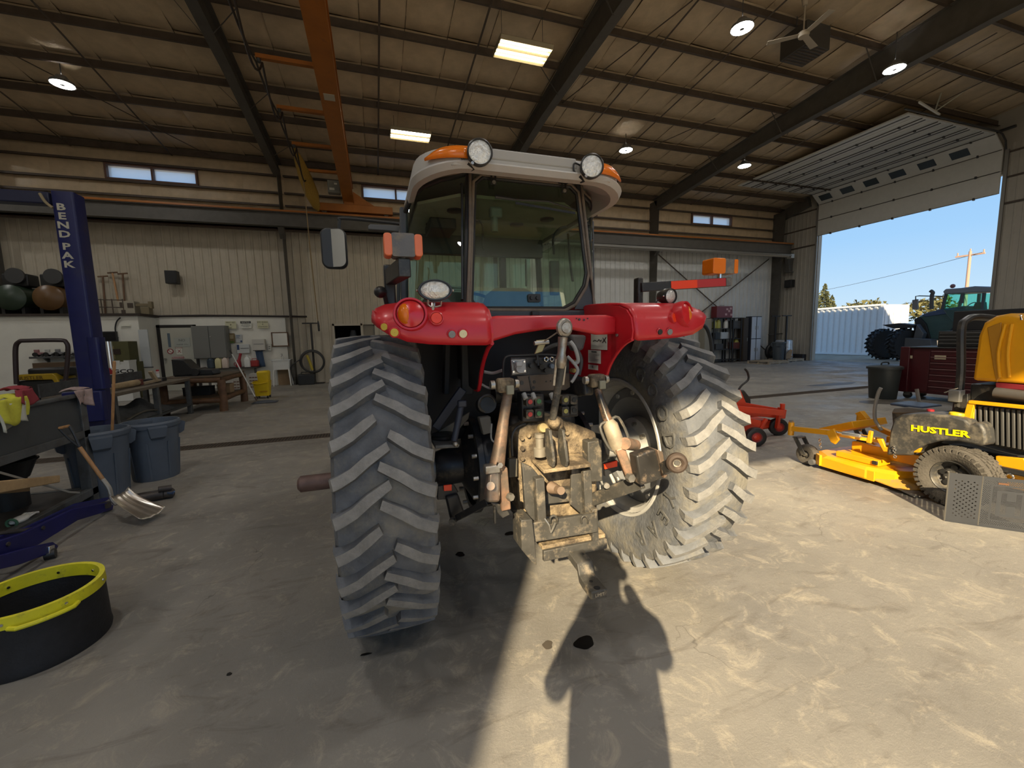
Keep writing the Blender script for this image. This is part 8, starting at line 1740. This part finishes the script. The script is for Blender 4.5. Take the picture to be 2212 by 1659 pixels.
# ---- on and before the white room: shelf of models, boxes, white crate, boards
PYF = 17.3
a, c = P(62, 771, 17.0), P(160, 776, 17.0); t = thing('model_shelf', 'grey wall shelf holding a row of small toy tractors', 'shelf', ((a.x + c.x) / 2, 17.1, a.z - .1)); mb = MB(); mb.bb((a.x, 17.0, a.z - .06), (c.x, PYF, a.z)); mb.build('board', greyp, t, smooth=False)
for x in (a.x + .3, c.x - .3): mb = MB(); mb.prism([(x, PYF, a.z - .06), (x, 17.05, a.z - .06), (x, PYF, a.z - .25)], (.03, 0, 0)); mb.build('bracket', greyp, t, smooth=False)
for k, (u, m, l) in enumerate(((.08, M('toy_pink', (.3, .15, .15), .6), 'small reddish toy tractor at the left of the model shelf'), (.32, M('toy_white', (.45, .45, .42), .6), 'small white toy tractor second on the model shelf'), (.55, M('toy_grey', (.2, .2, .2), .6), 'small grey toy tractor in the middle of the model shelf'), (.78, M('toy_white2', (.4, .4, .38), .6), 'small pale toy tractor at the right of the model shelf'))):
    x = a.x + u * (c.x - a.x) + .1; z = a.z; t = thing('toy_tractor', l, 'toy', (x, 17.12, z), group='toy tractors on the shelf'); mb = MB(); mb.bb((x - .1, 17.07, z + .05), (x + .16, 17.18, z + .13)); mb.build('body', m, t, bevel=.01); mb = MB(); mb.bb((x - .1, 17.08, z + .13), (x + .0, 17.17, z + .22)); mb.build('cab', m, t, bevel=.01)
    for wx, r in ((-.06, .065), (.12, .045)):
        for s_ in (17.05, 17.2): mb = MB(); mb.cyl((x + wx, s_ - .015, z + r), (x + wx, s_ + .015, z + r), r, n=14); mb.build('wheel', black, t)
# far yellow mower with roll bar
FM = thing('compact_mower', 'small yellow machine with a dark roll bar before the white room', 'mower', (-9.6, 15.5, 0)); Yf = 15.2
def fp_(a, c): return P(a, c, Yf)
mb = MB(); mb.tube(smooth_path([fp_(36, 830), fp_(34, 790), fp_(34, 750), fp_(42, 738), fp_(56, 736), fp_(130, 735), fp_(143, 740), fp_(147, 755), fp_(144, 800), fp_(140, 830)], 4), .055, 8); mb.build('roll_bar', M('rops_maroon', (.035, .02, .02), .4), FM)
mb = MB(); mb.prism([fp_(*q) for q in ((33, 815), (36, 810), (112, 807), (120, 812), (132, 834), (124, 836), (112, 820), (36, 822))], (0, .8, 0)); bdy = mb.build('body_panel', M('mower_far_yellow', (.42, .27, .01), .45), FM, bevel=.02, fixn=True); mb = MB(); q0, q1 = fp_(30, 820), fp_(150, 862); mb.bb((q0.x, Yf + .05, .25), (q1.x, Yf + .9, q0.z - .05)); mb.build('chassis', black, FM, bevel=.04)
text('brand_lettering', 'HUSTLER', .14, fp_(65, 817) + V((0, -.012, 0)), (1, 0, 0), (0, 0, 1), M('far_letter', (.12, .06, .01), .6), bdy, .004)
mb = MB(); a = fp_(85, 800); mb.bb((a.x - .4, Yf + .2, a.z - .2), (a.x + .5, Yf + .8, a.z + .05)); mb.build('engine', black, FM, bevel=.06)
for px in (45, 130):
    q = fp_(px, 850); mb = MB(); mb.lathe([(.15, -.12), (.28, -.12), (.3, 0), (.28, .12), (.15, .12)], (q.x, Yf + .3, .3), (1, 0, 0), 24, cap=True); mb.build('tyre', black, FM)
# brown board box, olive cartons, white crate
a, c = P(70, 785, 16.6), P(160, 812, 16.6); small_box('brown_crate', ((a.x + c.x) / 2, 16.8, 0), (c.x - a.x, .4, a.z), M('crate_brown', (.12, .075, .04), .7), 'large brown crate behind the small yellow mower', 'crate')
a, c = P(230, 738, 16.4), P(288, 782, 16.4); z1 = a.z; zm = c.z; t = thing('olive_carton', 'olive green printed carton on top of the stack by the white room', 'carton', ((a.x + c.x) / 2, 16.7, zm)); mb = MB(); mb.bb((a.x, 16.45, zm), (c.x - .1, 17.0, z1)); bd = mb.build('box', grn_box, t, bevel=.006); mb = MB(); mb.bb((a.x + .15, 16.44, zm + .12), (c.x - .5, 16.45, z1 - .14)); lb_ = mb.build('label_panel', M('label_olive', (.16, .13, .045), .7), bd, smooth=False); mb = MB(); mb.bb((a.x + .3, 16.43, zm + .26), (c.x - .65, 16.44, z1 - .24)); mb.build('label_print', M('label_dark', (.03, .015, .008), .7), lb_, smooth=False)
t = thing('olive_carton', 'olive green carton at the bottom of the stack behind the white crate', 'carton', ((a.x + c.x) / 2, 16.7, 0)); mb = MB(); mb.bb((a.x + .1, 16.45, 0), (c.x, 17.0, zm)); mb.build('box', grn_box, t, bevel=.006); mb = MB(); mb.bb((a.x + .1, 16.44, zm * .48), (c.x, 16.45, zm * .5)); mb.build('tape', cardb, t, smooth=False)
a, c = P(222, 780, 15.9), P(283, 820, 15.9); z1 = a.z; z0 = 0; t = thing('white_tote', 'white slotted plastic crate with red triangle logo', 'crate', ((a.x + c.x) / 2, 16.1, 0)); prf = [(a.x, z0), (c.x, z0), (c.x, z1)]
u = c.x - a.x
for q in (.80, .78): pass
prf += [(a.x + u * .80, z1), (a.x + u * .80, z1 - .12), (a.x + u * .64, z1 - .12), (a.x + u * .64, z1), (a.x + u * .40, z1), (a.x + u * .40, z1 - .12), (a.x + u * .22, z1 - .12), (a.x + u * .22, z1), (a.x, z1)]
mb = MB(); mb.prism([(p[0], 15.9, p[1]) for p in prf], (0, .03, 0)); fr_ = mb.build('front', white_p, t, fixn=True, smooth=False); mb = MB(); mb.bb((a.x, 15.93, 0), (a.x + .03, 16.35, z1)); mb.build('side', white_p, t, smooth=False); mb = MB(); mb.bb((c.x - .03, 15.93, 0), (c.x, 16.35, z1)); mb.build('side', white_p, t, smooth=False); mb = MB(); mb.bb((a.x, 16.32, 0), (c.x, 16.35, z1 - .05)); mb.build('back', white_p, t, smooth=False)
zl = P(250, 803, 15.88).z; text('brand_lettering', 'AGCO', .16, (a.x + u * .62, 15.895, zl), (1, 0, 0), (0, 0, 1), ink, fr_, .003, sx=1.5, bold=.03); mb = MB(); xx = a.x + u * .20; mb.prism([(xx - .16, 15.892, zl - .07), (xx + .16, 15.892, zl - .07), (xx, 15.892, zl + .15)], (0, .006, 0)); mb.build('logo_triangle', M('logo_red', (.32, .02, .025), .5), fr_, smooth=False); mb = MB(); mb.bb((a.x + u * .12, 15.892, zl - .14), (c.x - u * .12, 15.897, zl - .12)); mb.build('print_line', ink, fr_, smooth=False)
a, c = P(206, 716, 17.0), P(246, 738, 17.0); t = thing('wall_monitor', 'black flat screen on the white wall behind the lift post', 'monitor', ((a.x + c.x) / 2, 17.2, c.z)); mb = MB(); mb.bb((a.x, 17.2, c.z), (c.x, 17.28, a.z)); mb.build('bezel', black, t, bevel=.008); mb = MB(); mb.bb((a.x + .04, 17.19, c.z + .04), (c.x - .04, 17.2, a.z - .04)); mb.build('screen', M('screen_black', (.01, .01, .012), .2), t, smooth=False)
a, c = P(297, 712, 17.2), P(327, 792, 17.2); t = thing('white_board', 'tall narrow whiteboard leaning at the end of the white room', 'whiteboard', ((a.x + c.x) / 2, 17.2, c.z)); mb = MB(); mb.bb((a.x, 17.22, c.z), (c.x, 17.27, a.z)); mb.build('board', M('board_white', (.50, .52, .52), .4), t, smooth=False); mb = MB(); mb.bb((a.x - .03, 17.21, c.z - .04), (c.x + .03, 17.27, c.z)); mb.build('tray', greyp, t, smooth=False)
t = thing('wall_cable', 'black cable drooping down the white wall beside the whiteboard', 'cable', tuple(P(250, 740, 17.2))); mb = MB(); mb.tube(smooth_path([P(260, 686, 17.25), P(252, 695, 17.25), P(249, 710, 17.25), P(252, 725, 17.25), P(255, 730, 17.25)]), .02, 6); mb.build('cable', black, t); mb = MB(); mb.box(P(272, 703, 17.28), (.25, .05, .06)); mb.build('outlet', sign_w, t, smooth=False)

# ================================================================== the person taking the picture (shadow on the floor)
pc = V((-.09, -.34, 0))
sk_m = M('jacket_dark', (.05, .05, .06), .8); skin = M('skin', (.45, .28, .20), .6)
PER = thing('person', 'person in a dark jacket and cap holding up a phone behind the tractor', 'person', tuple(pc))
me = bpy.data.meshes.new('body'); J = [(0, 0, 1.02), (0, 0, 1.25), (0, 0, 1.48), (0, .02, 1.60), (0, .03, 1.72), (0, .03, 1.84), (-.21, 0, 1.47), (-.31, .08, 1.24), (.04, .24, 1.57), (.21, 0, 1.47), (.34, .06, 1.22), (.26, .24, 1.56), (-.11, 0, .95), (-.13, .01, .52), (-.13, 0, .09), (-.14, .13, .04), (.11, 0, .95), (.13, .02, .52), (.13, 0, .09), (.14, .13, .04)]
E_ = [(0, 1), (1, 2), (2, 3), (3, 4), (4, 5), (2, 6), (6, 7), (7, 8), (2, 9), (9, 10), (10, 11), (0, 12), (12, 13), (13, 14), (14, 15), (0, 16), (16, 17), (17, 18), (18, 19)]
RAD = [.16, .155, .15, .065, .10, .085, .085, .06, .038, .085, .06, .038, .11, .075, .055, .045, .11, .075, .055, .045]
me.from_pydata([tuple(V(j)) for j in J], E_, []); ob = bpy.data.objects.new('body', me); COL.objects.link(ob); ob.parent = PER; me.materials.append(sk_m)
k = ob.modifiers.new('skin', 'SKIN')
for i, v in enumerate(me.skin_vertices[0].data): v.radius = (RAD[i] * (1.35 if i < 3 else 1.1), RAD[i]); v.use_root = (i == 0)
k = ob.modifiers.new('sub', 'SUBSURF'); k.levels = 2; k.render_levels = 2
mb = MB(); mb.lathe([(.0, .10), (.06, .095), (.105, .05), (.112, 0), (.10, -.005)], pc + V((0, .03, 1.86)), (0, 0, 1), 20); mb.build('cap', M('cap_dark', (.03, .03, .04), .8), PER); mb = MB(); mb.bb(pc + V((-.10, .10, 1.855)), pc + V((.10, .20, 1.868))); mb.build('cap_peak', M('cap_dark', (.03, .03, .04)), PER, bevel=.005)
for hx in (.04, .26):
    h0 = pc + V((hx, .25, 1.58)); sgn = -1 if hx < .1 else 1
    mb = MB(); mb.sphere(h0 + V((0, .0, .03)), (.035, .022, .05)); hd_ = mb.build('hand', skin, PER)
    for q in range(4): mb = MB(); z = .055 + .0 * q; mb.tube([h0 + V((-.024 * sgn + .0, -.0, .07 - .022 * q)), h0 + V((-.03 * sgn * -1 + .012 * -sgn, .035, .075 - .022 * q)), h0 + V((-.045 * sgn, .045, .075 - .022 * q))], .009, 6); mb.build('finger', skin, hd_)
    mb = MB(); mb.tube([h0 + V((0, -.01, .05)), h0 + V((-.03 * sgn, -.02, .085)), h0 + V((-.05 * sgn, -.012, .10))], .010, 6); mb.build('thumb', skin, hd_)
t = thing('phone', 'dark phone held upright in both hands at eye level', 'phone', (.05, -.06, 1.60)); mb = MB(); mb.bb((-.02, -.062, 1.62), (.14, -.052, 1.70)); mb.build('body', black, t, bevel=.004); mb = MB(); mb.bb((-.015, -.064, 1.625), (.135, -.062, 1.695)); mb.build('screen', M('screen_black', (.01, .01, .01)), t, smooth=False)
